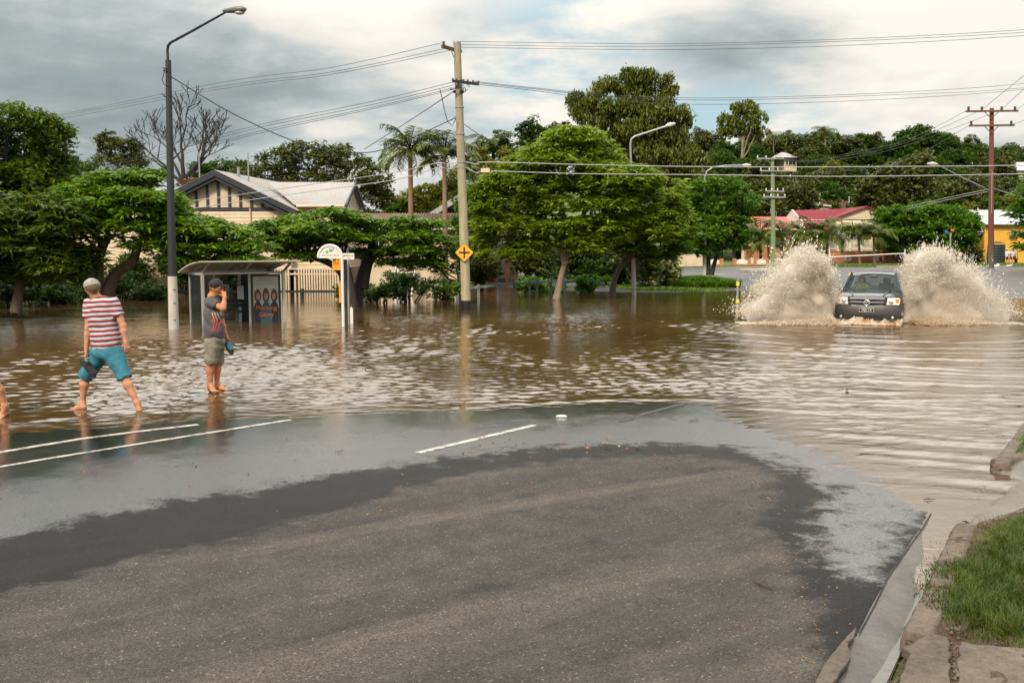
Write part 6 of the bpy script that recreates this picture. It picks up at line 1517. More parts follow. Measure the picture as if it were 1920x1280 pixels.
class Body:
    """prims: ('c', a, b, ra, rb[, capA, capB])  round cone;  ('e', centre, radii)  ellipsoid;  ('b', ...) carved away"""
    def __init__(s): s.p = []
    def cone(s, a, b_, ra, rb, k=.02, capa=False, capb=False, neg=False): s.p.append(('c', np.array(a, float), np.array(b_, float), ra, rb, k, capa, capb, neg)); return s
    def ell(s, c, r, k=.02, neg=False): s.p.append(('e', np.array(c, float), np.array(r, float), 0, 0, k, 0, 0, neg)); return s
    def mesh(s, h=.008, wr=0.0, seed=0):
        lo = np.full(3, 1e9); hi = -lo
        for q in s.p:
            if q[8]: continue
            if q[0] == 'c': m_ = max(q[3], q[4]); lo = np.minimum(lo, np.minimum(q[1], q[2]) - m_); hi = np.maximum(hi, np.maximum(q[1], q[2]) + m_)
            else: lo = np.minimum(lo, q[1] - q[2]); hi = np.maximum(hi, q[1] + q[2])
        lo -= .05; hi += .05; n = np.ceil((hi - lo) / h).astype(int) + 1; D = np.full(n, .12, np.float32)
        for q in s.p:
            if q[0] == 'c': m_ = max(q[3], q[4]); l = np.minimum(q[1], q[2]) - m_; u = np.maximum(q[1], q[2]) + m_
            else: l = q[1] - q[2]; u = q[1] + q[2]
            i0 = np.clip(np.floor((l - .06 - lo) / h).astype(int), 0, n); i1 = np.clip(np.ceil((u + .06 - lo) / h).astype(int) + 1, 0, n)
            ax = [lo[d] + h * np.arange(i0[d], i1[d]) for d in range(3)]
            if min(map(len, ax)) == 0: continue
            P = np.stack(np.meshgrid(*ax, indexing='ij'), -1)
            if q[0] == 'c':
                ab = q[2] - q[1]; L2 = ab @ ab + 1e-12; t = ((P - q[1]) @ ab) / L2; tc_ = np.clip(t, 0, 1)
                d = np.linalg.norm(P - q[1] - tc_[..., None] * ab, axis=-1) - (q[3] + (q[4] - q[3]) * tc_)
                ln = math.sqrt(L2)
                if q[6]: d = np.maximum(d, -t * ln)
                if q[7]: d = np.maximum(d, (t - 1) * ln)
            else:
                k0 = np.linalg.norm((P - q[1]) / q[2], axis=-1); k1 = np.linalg.norm((P - q[1]) / (q[2] ** 2), axis=-1); d = k0 * (k0 - 1) / (k1 + 1e-9)
            sl = tuple(slice(i0[d_], i1[d_]) for d_ in range(3)); A = D[sl]
            if q[8]: D[sl] = np.maximum(A, -d)
            else:
                hh = np.maximum(q[5] - np.abs(A - d), 0) / q[5]; D[sl] = np.minimum(A, d) - hh * hh * q[5] / 4
        V, F_ = surface_nets(D, lo, h)
        if wr:
            ph = seed * 1.3; V = V + wr * np.stack([np.sin(V[:, 2] * 38 + V[:, 0] * 22 + ph), np.sin(V[:, 2] * 31 + V[:, 0] * 15 + 1 + ph) , np.sin(V[:, 0] * 40 + V[:, 2] * 12)], -1) * (.5 + .5 * np.sin(V[:, 2:3] * 13 + V[:, 0:1] * 17))
        return V, F_
    def build(s, name, m, parent, h=.008, wr=0.0, seed=0):
        V, F_ = s.mesh(h, wr, seed); return npmesh(name, V, F_, m, parent, smooth=True)
def skinmat(name, c):
    m, nt, b = mat(name); co = coords(nt); n1 = noise(nt, co, 14, 4, .6)
    L(nt, mixc(nt, 1, c + (1,), mapr(nt, n1, .3, .7, .70, 1.18), 'MULTIPLY'), b.inputs['Base Color']); b.inputs['Roughness'].default_value = .62; b.inputs['Specular IOR Level'].default_value = .3; bump(nt, noise(nt, co, 40, 4, .7), .4, .006, b)
    b.inputs['Subsurface Weight'].default_value = .06; b.inputs['Subsurface Radius'].default_value = (.02, .008, .004); return m
SKIN = skinmat('skin_fair', (.52, .25, .15)); SKIN2 = skinmat('skin_tanned', (.50, .21, .105))
def cloth(name, c, var=.2, rough=.85):
    m, nt, b = mat(name); co = coords(nt); n1 = noise(nt, co, 7, 5, .6, .6); n2 = noise(nt, co, 60, 3, .6)
    L(nt, mixc(nt, 1, c + (1,), mapr(nt, n1, .3, .7, 1 - var, 1 + var), 'MULTIPLY'), b.inputs['Base Color']); b.inputs['Roughness'].default_value = rough
    bump(nt, mth(nt, 'ADD', mth(nt, 'MULTIPLY', n1, 2.0), mth(nt, 'MULTIPLY', n2, .15)), .6, .02, b); return m
def np3(v): return np.array(v, float)
def lerp(a, b_, t): return a + (b_ - a) * t
def hand(B, wrist, knuck, thumb_side, curl=.5, back=None, sc=1.0, up=None):
    """palm from wrist to the knuckles, four separate bent fingers and a thumb leaving the side of the palm"""
    d = unit(knuck - wrist); t = unit(thumb_side - d * (thumb_side @ d)); nrm = np.cross(d, t)
    if back is not None and nrm @ back < 0: nrm = -nrm
    w_ = .030 * sc
    B.cone(wrist, wrist + d * .03 * sc, .026 * sc, .026 * sc, .02)
    for o in (-1, -.3, .35, 1): B.cone(wrist + d * .02 * sc, knuck + t * o * w_, .017 * sc, .0135 * sc, .014)
    for i, (o, ln) in enumerate(((1, .074), (.36, .082), (-.3, .076), (-1, .060))):
        a = knuck + t * o * w_; c1 = curl * (.5 + .1 * i); d1 = d * math.cos(c1) - nrm * math.sin(c1); p1 = a + (d1 + t * o * .10) * ln * .5 * sc
        c2 = curl * 1.5 + .1 * i; d2 = d * math.cos(c2) - nrm * math.sin(c2); p2 = p1 + d2 * ln * .5 * sc
        B.cone(a, p1, .0100 * sc, .0092 * sc, .004); B.cone(p1, p2, .0092 * sc, .0075 * sc, .004)
    a = wrist + d * .025 * sc + t * .024 * sc; p1 = a + (d * .5 + t * .8 - nrm * .2) * .036 * sc; p2 = p1 + (d * .85 + t * .15 - nrm * .35) * .032 * sc
    B.cone(a, p1, .0135 * sc, .0115 * sc, .010); B.cone(p1, p2, .0110 * sc, .0090 * sc, .004)
def foot(B, ankle, heel, toe, sc=1.0):
    d = unit(toe - heel); side = unit(np.cross(d, [0, 0, 1.0])); up = np.array([0, 0, 1.0])
    B.cone(ankle, heel + up * .03, .040 * sc, .034 * sc, .03); B.cone(ankle - up * .01, lerp(heel, toe, .62) + up * .028, .038 * sc, .030 * sc, .03); B.cone(heel + up * .028, lerp(heel, toe, .7) + up * .02, .032 * sc, .030 * sc, .03)
    ball = lerp(heel, toe, .72) + up * .018
    for i, (o, ln, r_) in enumerate(((-1, .07, .0135), (-.5, .066, .0105), (0, .060, .0100), (.5, .053, .0095), (1, .044, .009))):
        B.cone(ball + side * o * .032 * sc - d * .02, ball + side * o * .040 * sc + d * ln * sc - up * .006, .018 * sc, r_ * sc, .008)
def head(B, c, face, up=(0, 0, 1), r=.105, neck=None):
    f = unit(np3(face)); u = unit(np3(up)); sd = unit(np.cross(f, u)); c = np3(c)
    B.ell(c + u * .015, (r * .84, r * .84, r * 1.02), .03); B.cone(c + f * .028 - u * .02, c + f * .045 - u * .085, .062, .036, .03)
    B.cone(c - f * .035 + u * .01, c + f * .02 + u * .03, .075, .078, .03)
    B.cone(c + f * .088 + u * .005, c + f * .108 - u * .030, .009, .015, .014)      # nose
    B.cone(c + f * .094 - u * .058 - sd * .018, c + f * .094 - u * .058 + sd * .018, .007, .007, .010)   # lips
    B.cone(c + f * .086 + u * .024 - sd * .045, c + f * .086 + u * .024 + sd * .045, .012, .012, .016)   # brow
    for s in (-1, 1):
        B.ell(c + f * .080 + sd * s * .032 + u * .005, (.012, .012, .009), .004, neg=True)
        B.cone(c + sd * s * .083 - f * .012 + u * .018, c + sd * s * .085 - f * .012 - u * .022, .015, .010, .010)
        B.cone(c + f * .045 + sd * s * .035 - u * .02, c + f * .05 + sd * s * .03 - u * .03, .03, .028, .03)
    if neck is not None: B.cone(c - u * .06 - f * .02, np3(neck), .054, .060, .035)
    return c, f, u, sd
def eyes(parent, c, f, u, sd):
    m = MB()
    for s in (-1, 1): m.ball(tuple(c + f * .074 + sd * s * .032 + u * .006), .0125, 8)
    m.build('eye', paint('eye_white', (.55, .5, .45), .2, bumpd=0), parent, smooth=True)
# ---------------- man in the striped shirt
DM = 13.3
def J(px, py, dy=0.0, D=DM): return np3(W(px, py, D + dy))
def striped_man():
    base = G(205, 771); root = empty('person', base, 'man in red and white striped shirt and blue shorts wading away with flip-flops in hand', 'person')
    B = Body(); hd = J(173, 541, -.02); ns = J(181, 560, .0)
    c, f, u, sd = head(B, hd, (-.55, .80, -.12), (-.10, -.02, 1), .108, ns)
    SL, SR = J(166, 571, .03), J(213, 567, -.03); EL, ER = J(165.5, 615, -.02), J(231, 611, -.06); WL, WR = J(162, 655, -.06), J(236, 642, -.10)
    KL = J(161, 668, -.07); KR = J(238, 653, -.11)
    pel = J(200, 650, 0); ch = J(190, 585, 0)
    B.cone(ns, ch, .062, .10, .06); B.cone(ch, pel, .10, .10, .06)
    for s_, e_, w_ in ((SL, EL, WL), (SR, ER, WR)): B.cone(s_, e_, .056, .043, .03); B.cone(e_, lerp(e_, w_, .3), .044, .043, .02); B.cone(lerp(e_, w_, .3), w_, .043, .027, .02)
    hand(B, WL, KL, np3((.3, -1, 0)), 1.25, back=np3((-.6, -.6, 0))); hand(B, WR, KR, np3((-1, -.2, 0)), .55, back=np3((.3, -1, 0)))
    HL, HR = J(187, 663, .02), J(213, 662, -.02); NL, NR = J(160, 706, .06), J(234, 708, -.10); AL, AR = J(155, 755, .05), J(257, 754, -.18)
    for h_, n_, a_ in ((HL, NL, AL), (HR, NR, AR)):
        B.cone(h_, n_, .098, .060, .04); d = a_ - n_; B.cone(n_, n_ + d * .30 + np3((0, -.012, 0)), .058, .061, .03); B.cone(n_ + d * .30 + np3((0, -.012, 0)), a_, .060, .034, .03)
    foot(B, AL, J(157, 767.5, .02), J(137, 767.5, .10)); foot(B, AR + np3((0, 0, 0)), J(261, 773, -.22), J(266, 768, .02))
    B.build('body', SKIN, root, .0068)
    # striped polo shirt
    S = Body(); S.cone(J(187, 570, 0), J(193, 600, 0), .118, .142, .08); S.cone(SL + np3((.05, 0, -.01)), SR + np3((-.05, 0, -.01)), .082, .084, .08)
    for o in (-1, 1): S.cone(J(190 + o * 12, 588, -.01), J(199.5 + o * 13.5, 640, -.01), .108, .108, .08, capb=False)
    S.cone(J(198, 630, 0) , J(200, 652, 0), .165, .172, .06, capb=True)
    for s_, e_ in ((SL, EL), (SR, ER)): S.cone(s_, lerp(s_, e_, .56), .076, .078, .05, capb=True)
    m, nt, b = mat('striped_cloth'); co = N(nt, 'ShaderNodeNewGeometry').outputs['Position']; sp = N(nt, 'ShaderNodeSeparateXYZ'); L(nt, co, sp.inputs[0]); nz = noise(nt, co, 5, 3, .5)
    t = mth(nt, 'ADD', mth(nt, 'ADD', sp.outputs[2], mth(nt, 'MULTIPLY', sp.outputs[0], -.05)), mth(nt, 'MULTIPLY', nz, .035))
    ph = mth(nt, 'FRACT', mth(nt, 'MULTIPLY', t, 1 / .0665)); rp = ramp(nt, ph, [(.0, (.025, .022, .03)), (.20, (.025, .022, .03)), (.24, (.40, .035, .04)), (.48, (.40, .035, .04)), (.52, (.46, .48, .54))])
    n_ = nt.nodes[-1]; 
    for q in nt.nodes:
        if q.type == 'VALTORGB': q.color_ramp.interpolation = 'CONSTANT'
    L(nt, rp, b.inputs['Base Color']); b.inputs['Roughness'].default_value = .85; bump(nt, noise(nt, co, 9, 4, .6, .5), .5, .03, b)
    so = S.build('shirt', m, root, .009, .007, 1)
    C = Body(); C.cone(ns + np3((-.052, -.02, .0)), ns + np3((.055, -.03, -.01)), .028, .028, .02); C.cone(ns + np3((.055, -.03, -.01)), ns + np3((.05, .05, .015)), .026, .024, .02); C.cone(ns + np3((-.052, -.02, 0)), ns + np3((-.06, .05, .0)), .026, .024, .02); C.build('collar', cloth('collar_navy', (.012, .012, .018)), so, .008)
    P = Body(); P.cone(J(199, 646, 0), pel + np3((0, 0, -.05)), .158, .172, .06, capa=True)
    for h_, n_, o in ((HL, NL, -1), (HR, NR, 1)): P.cone(h_ + np3((0, 0, .02)), lerp(h_, n_, .35), .128, .118, .06); P.cone(lerp(h_, n_, .3), lerp(h_, n_, 1.04), .118, .100, .03, capb=True)
    P.build('shorts', cloth('blue_cloth', (.035, .19, .27), .25), root, .009, .010, 2)
    Hh = Body(); Hh.ell(c + u * .018 - f * .012, (.096, .096, .090), .02); Hh.cone(c - f * .05 - u * .035, c - f * .055 - u * .01, .052, .06, .03); Hh.build('hair', cloth('hair_brown', (.12, .06, .03)), root, .008)
    K = Body(); K.ell(c + u * .050, (.108, .108, .078), .02); K.cone(c + u * .02 - f * .02, c + u * .045 - f * .01, .104, .100, .02, capa=True); cp = K.build('cap', cloth('cap_grey', (.30, .29, .265)), root, .007)
    Bm = Body(); Bm.ell(c + u * .040 + f * .125, (.075, .075, .012), .01); Bm.cone(c + u * .038 + f * .07 + sd * .06, c + u * .038 + f * .07 - sd * .06, .014, .014, .03); Bm.build('brim', cloth('cap_brim_grey', (.26, .25, .23)), cp, .007)
    eyes(root, c, f, u, sd)
    # flip flops in the left hand
    ff = empty('flip_flops', J(165, 685, -.12), 'pair of dark flip-flops hanging from the striped shirt man\'s left hand', 'flip-flops')
    for i, (p0, p1, dy) in enumerate((((151, 677), (178, 697), -.13), ((163, 678), (174, 703), -.10))):
        a, b_ = J(*p0, dy), J(*p1, dy); d = Vector(b_ - a); ln = d.length; d.normalize(); n_ = Vector((0.25, -1, 0)).normalized(); w_ = d.cross(n_).normalized()
        out = [(0, .03), (.10, .045), (.35, .040), (.55, .036), (.8, .044), (.95, .035), (1, .0), (.95, -.035), (.8, -.046), (.55, -.034), (.35, -.036), (.10, -.043), (0, -.028)]
        L2 = .26; q = [Vector(a) + d * (t_ * L2) + w_ * w2 for t_, w2 in out]; mb = MB(); n = len(q); mb.add([p for p in q] + [p + n_ * .016 for p in q], [tuple(range(n)), tuple(range(2 * n - 1, n - 1, -1))] + [(k, k + n, (k + 1) % n + n, (k + 1) % n) for k in range(n)])
        so = mb.build('sole', BLACK, ff); mb = MB(); toe = Vector(a) + d * .07 * 1
        for s in (-1, 1): mb.tube([toe, toe - n_ * -.03 + d * .03 + w_ * s * .03, Vector(a) + d * .14 + w_ * s * .042], .006, 6)
        mb.build('strap', BLACK, so, smooth=True)
striped_man()
# ---------------- man in the grey shirt
def grey_man():
    D = 15.0; Jn = lambda px, py, dy=0.0: np3(W(px, py, D + dy))
    base = G(400, 733); root = empty('person', base, 'man in black cap, grey printed shirt and khaki shorts standing with hand at his face', 'person')
    B = Body(); hd = Jn(405.5, 540, .0); ns = Jn(398, 556, 0); c, f, u, sd = head(B, hd, (1, -.18, -.05), (.10, 0, 1), .108, ns)
    SN, SF = Jn(395.5, 566, -.15), Jn(403, 566, .17); EN = Jn(418, 578.5, -.22); WN = Jn(421.5, 557, -.10); KN = Jn(419.5, 547.5, -.045)
    EF = Jn(415, 600, .26); WF = Jn(425, 633, .18); KF = Jn(427, 643, .16)
    B.cone(ns, Jn(399, 580), .062, .085, .05); B.cone(Jn(399, 580), Jn(402, 632), .09, .09, .05)
    for s_, e_, w_ in ((SN, EN, WN), (SF, EF, WF)): B.cone(s_, e_, .054, .043, .03); B.cone(e_, lerp(e_, w_, .35), .043, .042, .02); B.cone(lerp(e_, w_, .35), w_, .042, .027, .02)
    hand(B, WN, KN, np3((-.8, -.2, .3)), 1.35, back=np3((1, -.3, 0))); hand(B, WF, KF, np3((.9, -.4, 0)), 1.3, back=np3((0, 1, 0)))
    HN, HF = Jn(399, 642, -.09), Jn(405, 642, .10); NN, NF = Jn(395.5, 683, -.11), Jn(409, 681, .08); AN, AF = Jn(394.5, 722, -.12), Jn(407, 719.5, .08)
    for h_, n_, a_ in ((HN, NN, AN), (HF, NF, AF)):
        B.cone(h_, n_, .095, .058, .04); d = a_ - n_; bk = np3((-.016, .01, 0)); B.cone(n_, n_ + d * .3 + bk, .055, .060, .03); B.cone(n_ + d * .3 + bk, a_, .058, .034, .03)
    foot(B, AN, Jn(393.5, 732.5, -.10), Jn(404.5, 735.5, -.34)); foot(B, AF, Jn(404, 730, .07), Jn(426, 731, -.05))
    B.build('body', SKIN2, root, .0068)
    S = Body(); S.cone(Jn(397.5, 567), Jn(398.5, 590), .112, .130, .08); S.cone(SN + np3((0, .05, -.005)), SF + np3((0, -.05, -.005)), .078, .078, .07)
    for o in (-.08, .08): S.cone(Jn(398.5, 590, o), Jn(401, 622, o), .122, .122, .08)
    S.cone(Jn(401.5, 615), Jn(402.5, 633), .155, .165, .06, capb=True); S.ell(Jn(408, 585), (.085, .13, .14), .06)
    S.cone(SN, lerp(SN, EN, .52), .074, .074, .04, capb=True); S.cone(SF, lerp(SF, EF, .45), .074, .076, .04, capb=True)
    m, nt, b = mat('printed_grey_cloth'); co = N(nt, 'ShaderNodeNewGeometry').outputs['Position']; sp = N(nt, 'ShaderNodeSeparateXYZ'); L(nt, co, sp.inputs[0])
    a0, a1 = Jn(404, 583), Jn(419, 619)
    ux = mapr(nt, sp.outputs[0], a0[0], a1[0], 0, 1); uz = mapr(nt, sp.outputs[2], a1[2], a0[2], 0, 1)
    inx = mth(nt, 'MULTIPLY', mth(nt, 'GREATER_THAN', ux, .01), mth(nt, 'LESS_THAN', ux, .99)); inz = mth(nt, 'MULTIPLY', mth(nt, 'GREATER_THAN', uz, .01), mth(nt, 'LESS_THAN', uz, .99))
    fold = mth(nt, 'ABSOLUTE', mth(nt, 'SUBTRACT', uz, .52)); br = mth(nt, 'ADD', mth(nt, 'MULTIPLY', ux, 3.4), mth(nt, 'MULTIPLY', fold, 2.4)); ln_ = mth(nt, 'LESS_THAN', mth(nt, 'FRACT', br), .42)
    mask = mth(nt, 'MULTIPLY', mth(nt, 'MULTIPLY', inx, inz), ln_)
    pc = ramp(nt, uz, [(.0, (.55, .03, .09)), (.45, (.60, .08, .06)), (.75, (.62, .30, .16)), (1, (.6, .5, .45))])
    L(nt, mixc(nt, mask, mixc(nt, 1, (.085, .082, .092, 1), mapr(nt, noise(nt, co, 8, 4), .3, .7, .8, 1.2), 'MULTIPLY'), pc), b.inputs['Base Color']); b.inputs['Roughness'].default_value = .9; bump(nt, noise(nt, co, 10, 4, .6, .5), .5, .03, b)
    S.build('shirt', m, root, .009, .007, 5)
    P = Body(); P.cone(Jn(402, 628), Jn(402, 642), .150, .160, .05, capa=True)
    for h_, n_ in ((HN, NN), (HF, NF)): P.cone(h_, lerp(h_, n_, .5), .120, .108, .03); P.cone(lerp(h_, n_, .4), lerp(h_, n_, 1.0), .108, .098, .012, capb=True)
    P.build('shorts', cloth('khaki_cloth', (.20, .185, .145), .3), root, .009, .011, 6)
    Hh = Body(); Hh.ell(c + u * .012 - f * .02, (.092, .094, .088), .02); Hh.build('hair', cloth('hair_ginger', (.25, .12, .05)), root, .008)
    K = Body(); K.ell(c + u * .048 - f * .008, (.112, .108, .085), .02); K.cone(c + u * .02 - f * .02, c + u * .045 - f * .01, .103, .100, .02, capa=True); cp = K.build('cap', cloth('cap_black', (.012, .012, .014)), root, .007)
    Bm = Body(); Bm.ell(c + u * .042 + f * .130, (.075, .070, .012), .01); Bm.build('brim', cloth('cap_black_brim', (.012, .012, .014)), cp, .007)
    MB().ball(tuple(c - sd * 0 - f * .095 + u * .03 + np3((0, -.045, 0))), .020, 10, (.7, .5, 1)).build('badge', WHITE, cp, smooth=True)
    g = MB(); e0 = c + f * .10 + u * .006
    for s in (-1, 1): g.ball(tuple(e0 + sd * s * .033), .022, 10, (.35, 1, .75)); g.tube([Vector(e0 + sd * s * .055), Vector(c + sd * s * .090 - f * .02 + u * .012)], .004, 5)
    g.build('sunglasses', BLACK, root, smooth=True); eyes(root, c, f, u, sd)
    sh = empty('carried_sandals', Jn(430, 650, .12), 'dark blue sandals dangling from the grey shirted man\'s far hand', 'sandals')
    for i, (p0, p1, cl) in enumerate((((424, 640), (435, 665), BLACK), ((427, 641), (433, 655), paint('sandal_blue', (.03, .16, .25), .5)))):
        a, b_ = Vector(Jn(*p0, .10 - i * .02)), Vector(Jn(*p1, .10 - i * .02)); d = (b_ - a).normalized(); n_ = Vector((.6, -.8, 0)); w_ = d.cross(n_).normalized(); L2 = (b_ - a).length
        q = [a + d * (t_ * L2) + w_ * w2 for t_, w2 in [(0, .02), (.2, .042), (.7, .045), (1, .02), (1, -.02), (.7, -.045), (.2, -.042), (0, -.02)]]; n = len(q)
        MB().add([p for p in q] + [p + n_ * .03 for p in q], [tuple(range(n)), tuple(range(2 * n - 1, n - 1, -1))] + [(k, k + n, (k + 1) % n + n, (k + 1) % n) for k in range(n)]).build('sole', cl, sh)
grey_man()
# ---------------- walker leaving the frame on the left
def edge_walker():
    D = 12.7; Jn = lambda px, py, dy=0.0: np3(W(px, py, D + dy))
    root = empty('person', Jn(-20, 783), 'walker almost out of frame at the left edge, one bare lower leg showing', 'person')
    B = Body(); c, f, u, sd = head(B, Jn(-72, 540), (-.8, .5, -.1), (0, 0, 1), .108, Jn(-68, 562)); B.cone(Jn(-68, 562), Jn(-66, 600), .07, .15, .06); B.cone(Jn(-66, 600), Jn(-60, 665), .15, .14, .06)
    for s_, e_, w_, k_ in ((Jn(-92, 578), Jn(-98, 625), Jn(-104, 668, -.1), Jn(-105, 681, -.12)), (Jn(-44, 578), Jn(-34, 622), Jn(-32, 662, .1), Jn(-31, 676, .1))):
        B.cone(s_, e_, .056, .044, .03); B.cone(e_, w_, .044, .028, .02); hand(B, w_, k_, np3((.2, -1, 0)), .7)
    for h_, n_, a_, he, to in ((Jn(-74, 675), Jn(-96, 722), Jn(-112, 768, .1), Jn(-113, 780, .1), Jn(-140, 780, .15)), (Jn(-48, 675), Jn(-12, 716, -.05), Jn(9.5, 760, .02), Jn(14, 777, .1), Jn(-4, 786, -.10))):
        B.cone(h_, n_, .10, .062, .04); d = a_ - n_; bk = np3((.012, .02, 0)); B.cone(n_, n_ + d * .35 + bk, .060, .064, .03); B.cone(n_ + d * .35 + bk, a_, .062, .036, .03); foot(B, a_, he, to)
    B.build('body', SKIN, root, .009)
    S = Body(); S.cone(Jn(-68, 575), Jn(-62, 662), .15, .175, .06); S.cone(Jn(-90, 580), Jn(-46, 580), .08, .08, .06); S.cone(Jn(-92, 578), Jn(-96, 604), .076, .078, .04, capb=True); S.cone(Jn(-44, 578), Jn(-38, 602), .076, .078, .04, capb=True); S.build('shirt', cloth('white_cloth', (.6, .6, .58)), root, .011, .003)
    P = Body(); P.cone(Jn(-60, 660), Jn(-60, 680), .17, .175, .05)
    for a, b_ in ((Jn(-74, 675), Jn(-94, 716)), (Jn(-48, 675), Jn(-20, 708, -.04))): P.cone(a, b_, .13, .10, .05, capb=True)
    P.build('shorts', cloth('dark_cloth', (.05, .05, .06)), root, .011, .003); Hh = Body(); Hh.ell(c + u * .03 - f * .01, (.10, .10, .10), .02); Hh.build('hair', cloth('hair_dark', (.04, .025, .015)), root, .009)
edge_walker()
# ---------------- distant people
def far_person(px, pyf, hpx, D, label, top, bottom, pose='stand', hair=(.03, .02, .015), hat=None, face=(0, -1, 0), grp=None, rz=0, sit=False):
    s = D / F; Hh_ = hpx * s; x0 = gx(px, D); z0 = 2.3 - (pyf - 458) * s; k = Hh_ / 1.72 if not sit else hpx * s / 1.25
    def P(x, y, z):
        v = np3((x * k, y * k, z * k)); v = np3((v[0] * math.cos(rz) - v[1] * math.sin(rz), v[0] * math.sin(rz) + v[1] * math.cos(rz), v[2])); return v + np3((x0, D, z0))
    root = empty('person', P(0, 0, 0), label, 'person', grp); B = Body(); h = .02 * k
    dz = -.42 if sit else 0
    hd = P(0, -.02, 1.60 + dz); fz = np3((face[0] * math.cos(rz) - face[1] * math.sin(rz), face[0] * math.sin(rz) + face[1] * math.cos(rz), face[2]))
    B.ell(hd, (.085 * k, .09 * k, .115 * k), .02); B.cone(hd + fz * .05 * k, hd + fz * .06 * k - np3((0, 0, .06 * k)), .05 * k, .035 * k, .02); B.cone(hd + fz * .09 * k, hd + fz * .105 * k - np3((0, 0, .02 * k)), .012 * k, .016 * k, .01); B.cone(P(0, 0, 1.5 + dz), P(0, 0, 1.38 + dz), .055 * k, .07 * k, .03)
    SL, SR = P(-.19, 0, 1.40 + dz), P(.19, 0, 1.40 + dz)
    if pose == 'akimbo': arms = ((SL, P(-.42, .0, 1.22 + dz), P(-.20, -.08, 1.05 + dz)), (SR, P(.42, 0, 1.22 + dz), P(.20, -.08, 1.05 + dz)))
    elif pose == 'run': arms = ((SL, P(-.30, .10, 1.12), P(-.36, -.12, 1.02)), (SR, P(.30, -.10, 1.12), P(.46, -.16, 1.10)))
    elif pose == 'point': arms = ((SL, P(-.24, 0, 1.12 + dz), P(-.2, -.1, .92 + dz)), (SR, P(.40, -.1, 1.35 + dz), P(.55, -.2, 1.2 + dz)))
    elif sit: arms = ((SL, P(-.24, -.12, 1.12 + dz), P(-.12, -.40, 1.02 + dz)), (SR, P(.24, -.12, 1.12 + dz), P(.10, -.40, 1.02 + dz)))
    else: arms = ((SL, P(-.25, .02, 1.10), P(-.25, -.06, .84)), (SR, P(.25, .02, 1.10), P(.25, -.06, .84)))
    for a, e, w_ in arms: B.cone(a, e, .052 * k, .042 * k, .03); B.cone(e, w_, .042 * k, .028 * k, .02); hand(B, w_, w_ + unit(w_ - e) * .09 * k, np3((.2, -1, .1)), .6, sc=k)
    if sit: legs = ((P(-.10, 0, .50), P(-.13, -.44, .50), P(-.13, -.42, .08)), (P(.10, 0, .50), P(.13, -.44, .50), P(.13, -.46, .08)))
    elif pose == 'run': legs = ((P(-.08, 0, .90), P(-.22, -.02, .48), P(-.30, .04, .08)), (P(.08, 0, .90), P(.24, -.10, .50), P(.30, .02, .08)))
    else: legs = ((P(-.09, 0, .90), P(-.11, -.02, .48), P(-.12, 0, .08)), (P(.09, 0, .90), P(.11, -.02, .48), P(.12, 0, .08)))
    for a, n_, e in legs: B.cone(a, n_, .09 * k, .058 * k, .03); B.cone(n_, e, .058 * k, .036 * k, .03); B.cone(e - np3((0, 0, .04 * k)), e + fz * .16 * k - np3((0, 0, .05 * k)), .035 * k, .028 * k, .02)
    B.cone(P(0, 0, 1.3 + dz), P(0, 0, .98 + dz), .13 * k, .13 * k, .05); B.build('body', SKIN, root, h)
    S = Body(); S.cone(SL + (SR - SL) * .2, SR + (SL - SR) * .2, .085 * k, .085 * k, .05); S.cone(P(0, 0, 1.3 + dz), P(0, 0, .92 + dz), .165 * k, .165 * k, .06, capb=True)
    for a, e, w_ in arms: S.cone(a, lerp(a, e, .55), .072 * k, .074 * k, .04, capb=True)
    S.build('shirt', top, root, h, .004)
    Q = Body(); Q.cone(P(0, 0, 1.0 + dz), P(0, 0, .86 + dz), .15 * k, .165 * k, .04)
    for a, n_, e in legs: Q.cone(a, lerp(a, n_, .95), .12 * k, .10 * k, .04, capb=True)
    Q.build('shorts', bottom, root, h, .004)
    C = Body(); C.ell(hd + np3((0, .0, .035 * k)) - fz * .01, (.095 * k, .10 * k, .10 * k), .02); 
    if hat: C.ell(hd + np3((0, 0, .06 * k)) + fz * .05 * k, (.12 * k, .12 * k, .02 * k), .02)
    C.build('hat' if hat else 'hair', hat or cloth('hair_far', hair), root, h)
    return root
CY = lambda n, c: cloth(n, c)
c_red, c_dk, c_yel, c_org, c_wht, c_navy, c_grn = CY('far_red', (.55, .02, .03)), CY('far_dark', (.02, .02, .025)), CY('far_yellow', (.75, .60, .03)), CY('far_orange', (.75, .17, .03)), CY('far_white', (.62, .64, .66)), CY('far_navy', (.02, .03, .06)), CY('far_green', (.10, .35, .10))
far_person(1651, 498, 27, 85, 'child in red shirt and dark shorts hurrying past the long brick wall', c_red, c_dk, 'run', hat=c_red, rz=.9)
far_person(1760, 491, 31, 82, 'onlooker in a bright yellow shirt beside the dark broad tree', c_yel, c_dk, 'stand', rz=.3)
far_person(1772.5, 492, 27, 81, 'onlooker in an orange shirt with hands on hips', c_org, c_dk, 'akimbo')
far_person(1786, 492, 26, 81, 'onlooker in dark clothes reaching out an arm right of the slim post', c_navy, c_dk, 'point', rz=-.4)
far_person(1731, 482, 31, 84, 'onlooker in a white shirt in the shade of the dark broad tree', c_wht, c_dk, 'stand', rz=.6)
far_person(1800, 493, 22, 81, 'small onlooker with a red and white hat near the driveway bollards', c_wht, c_navy, 'stand', hat=c_red)
far_person(1887, 493, 26, 86.2, 'person in white sitting on the picnic bench, left of the pair', c_wht, c_dk, sit=True, rz=-.3, hat=c_wht)
far_person(1899, 493, 26, 86.0, 'person in pale blue shirt sitting on the picnic bench, right of the pair', CY('far_pale_blue', (.45, .52, .62)), c_dk, sit=True, rz=-.8)
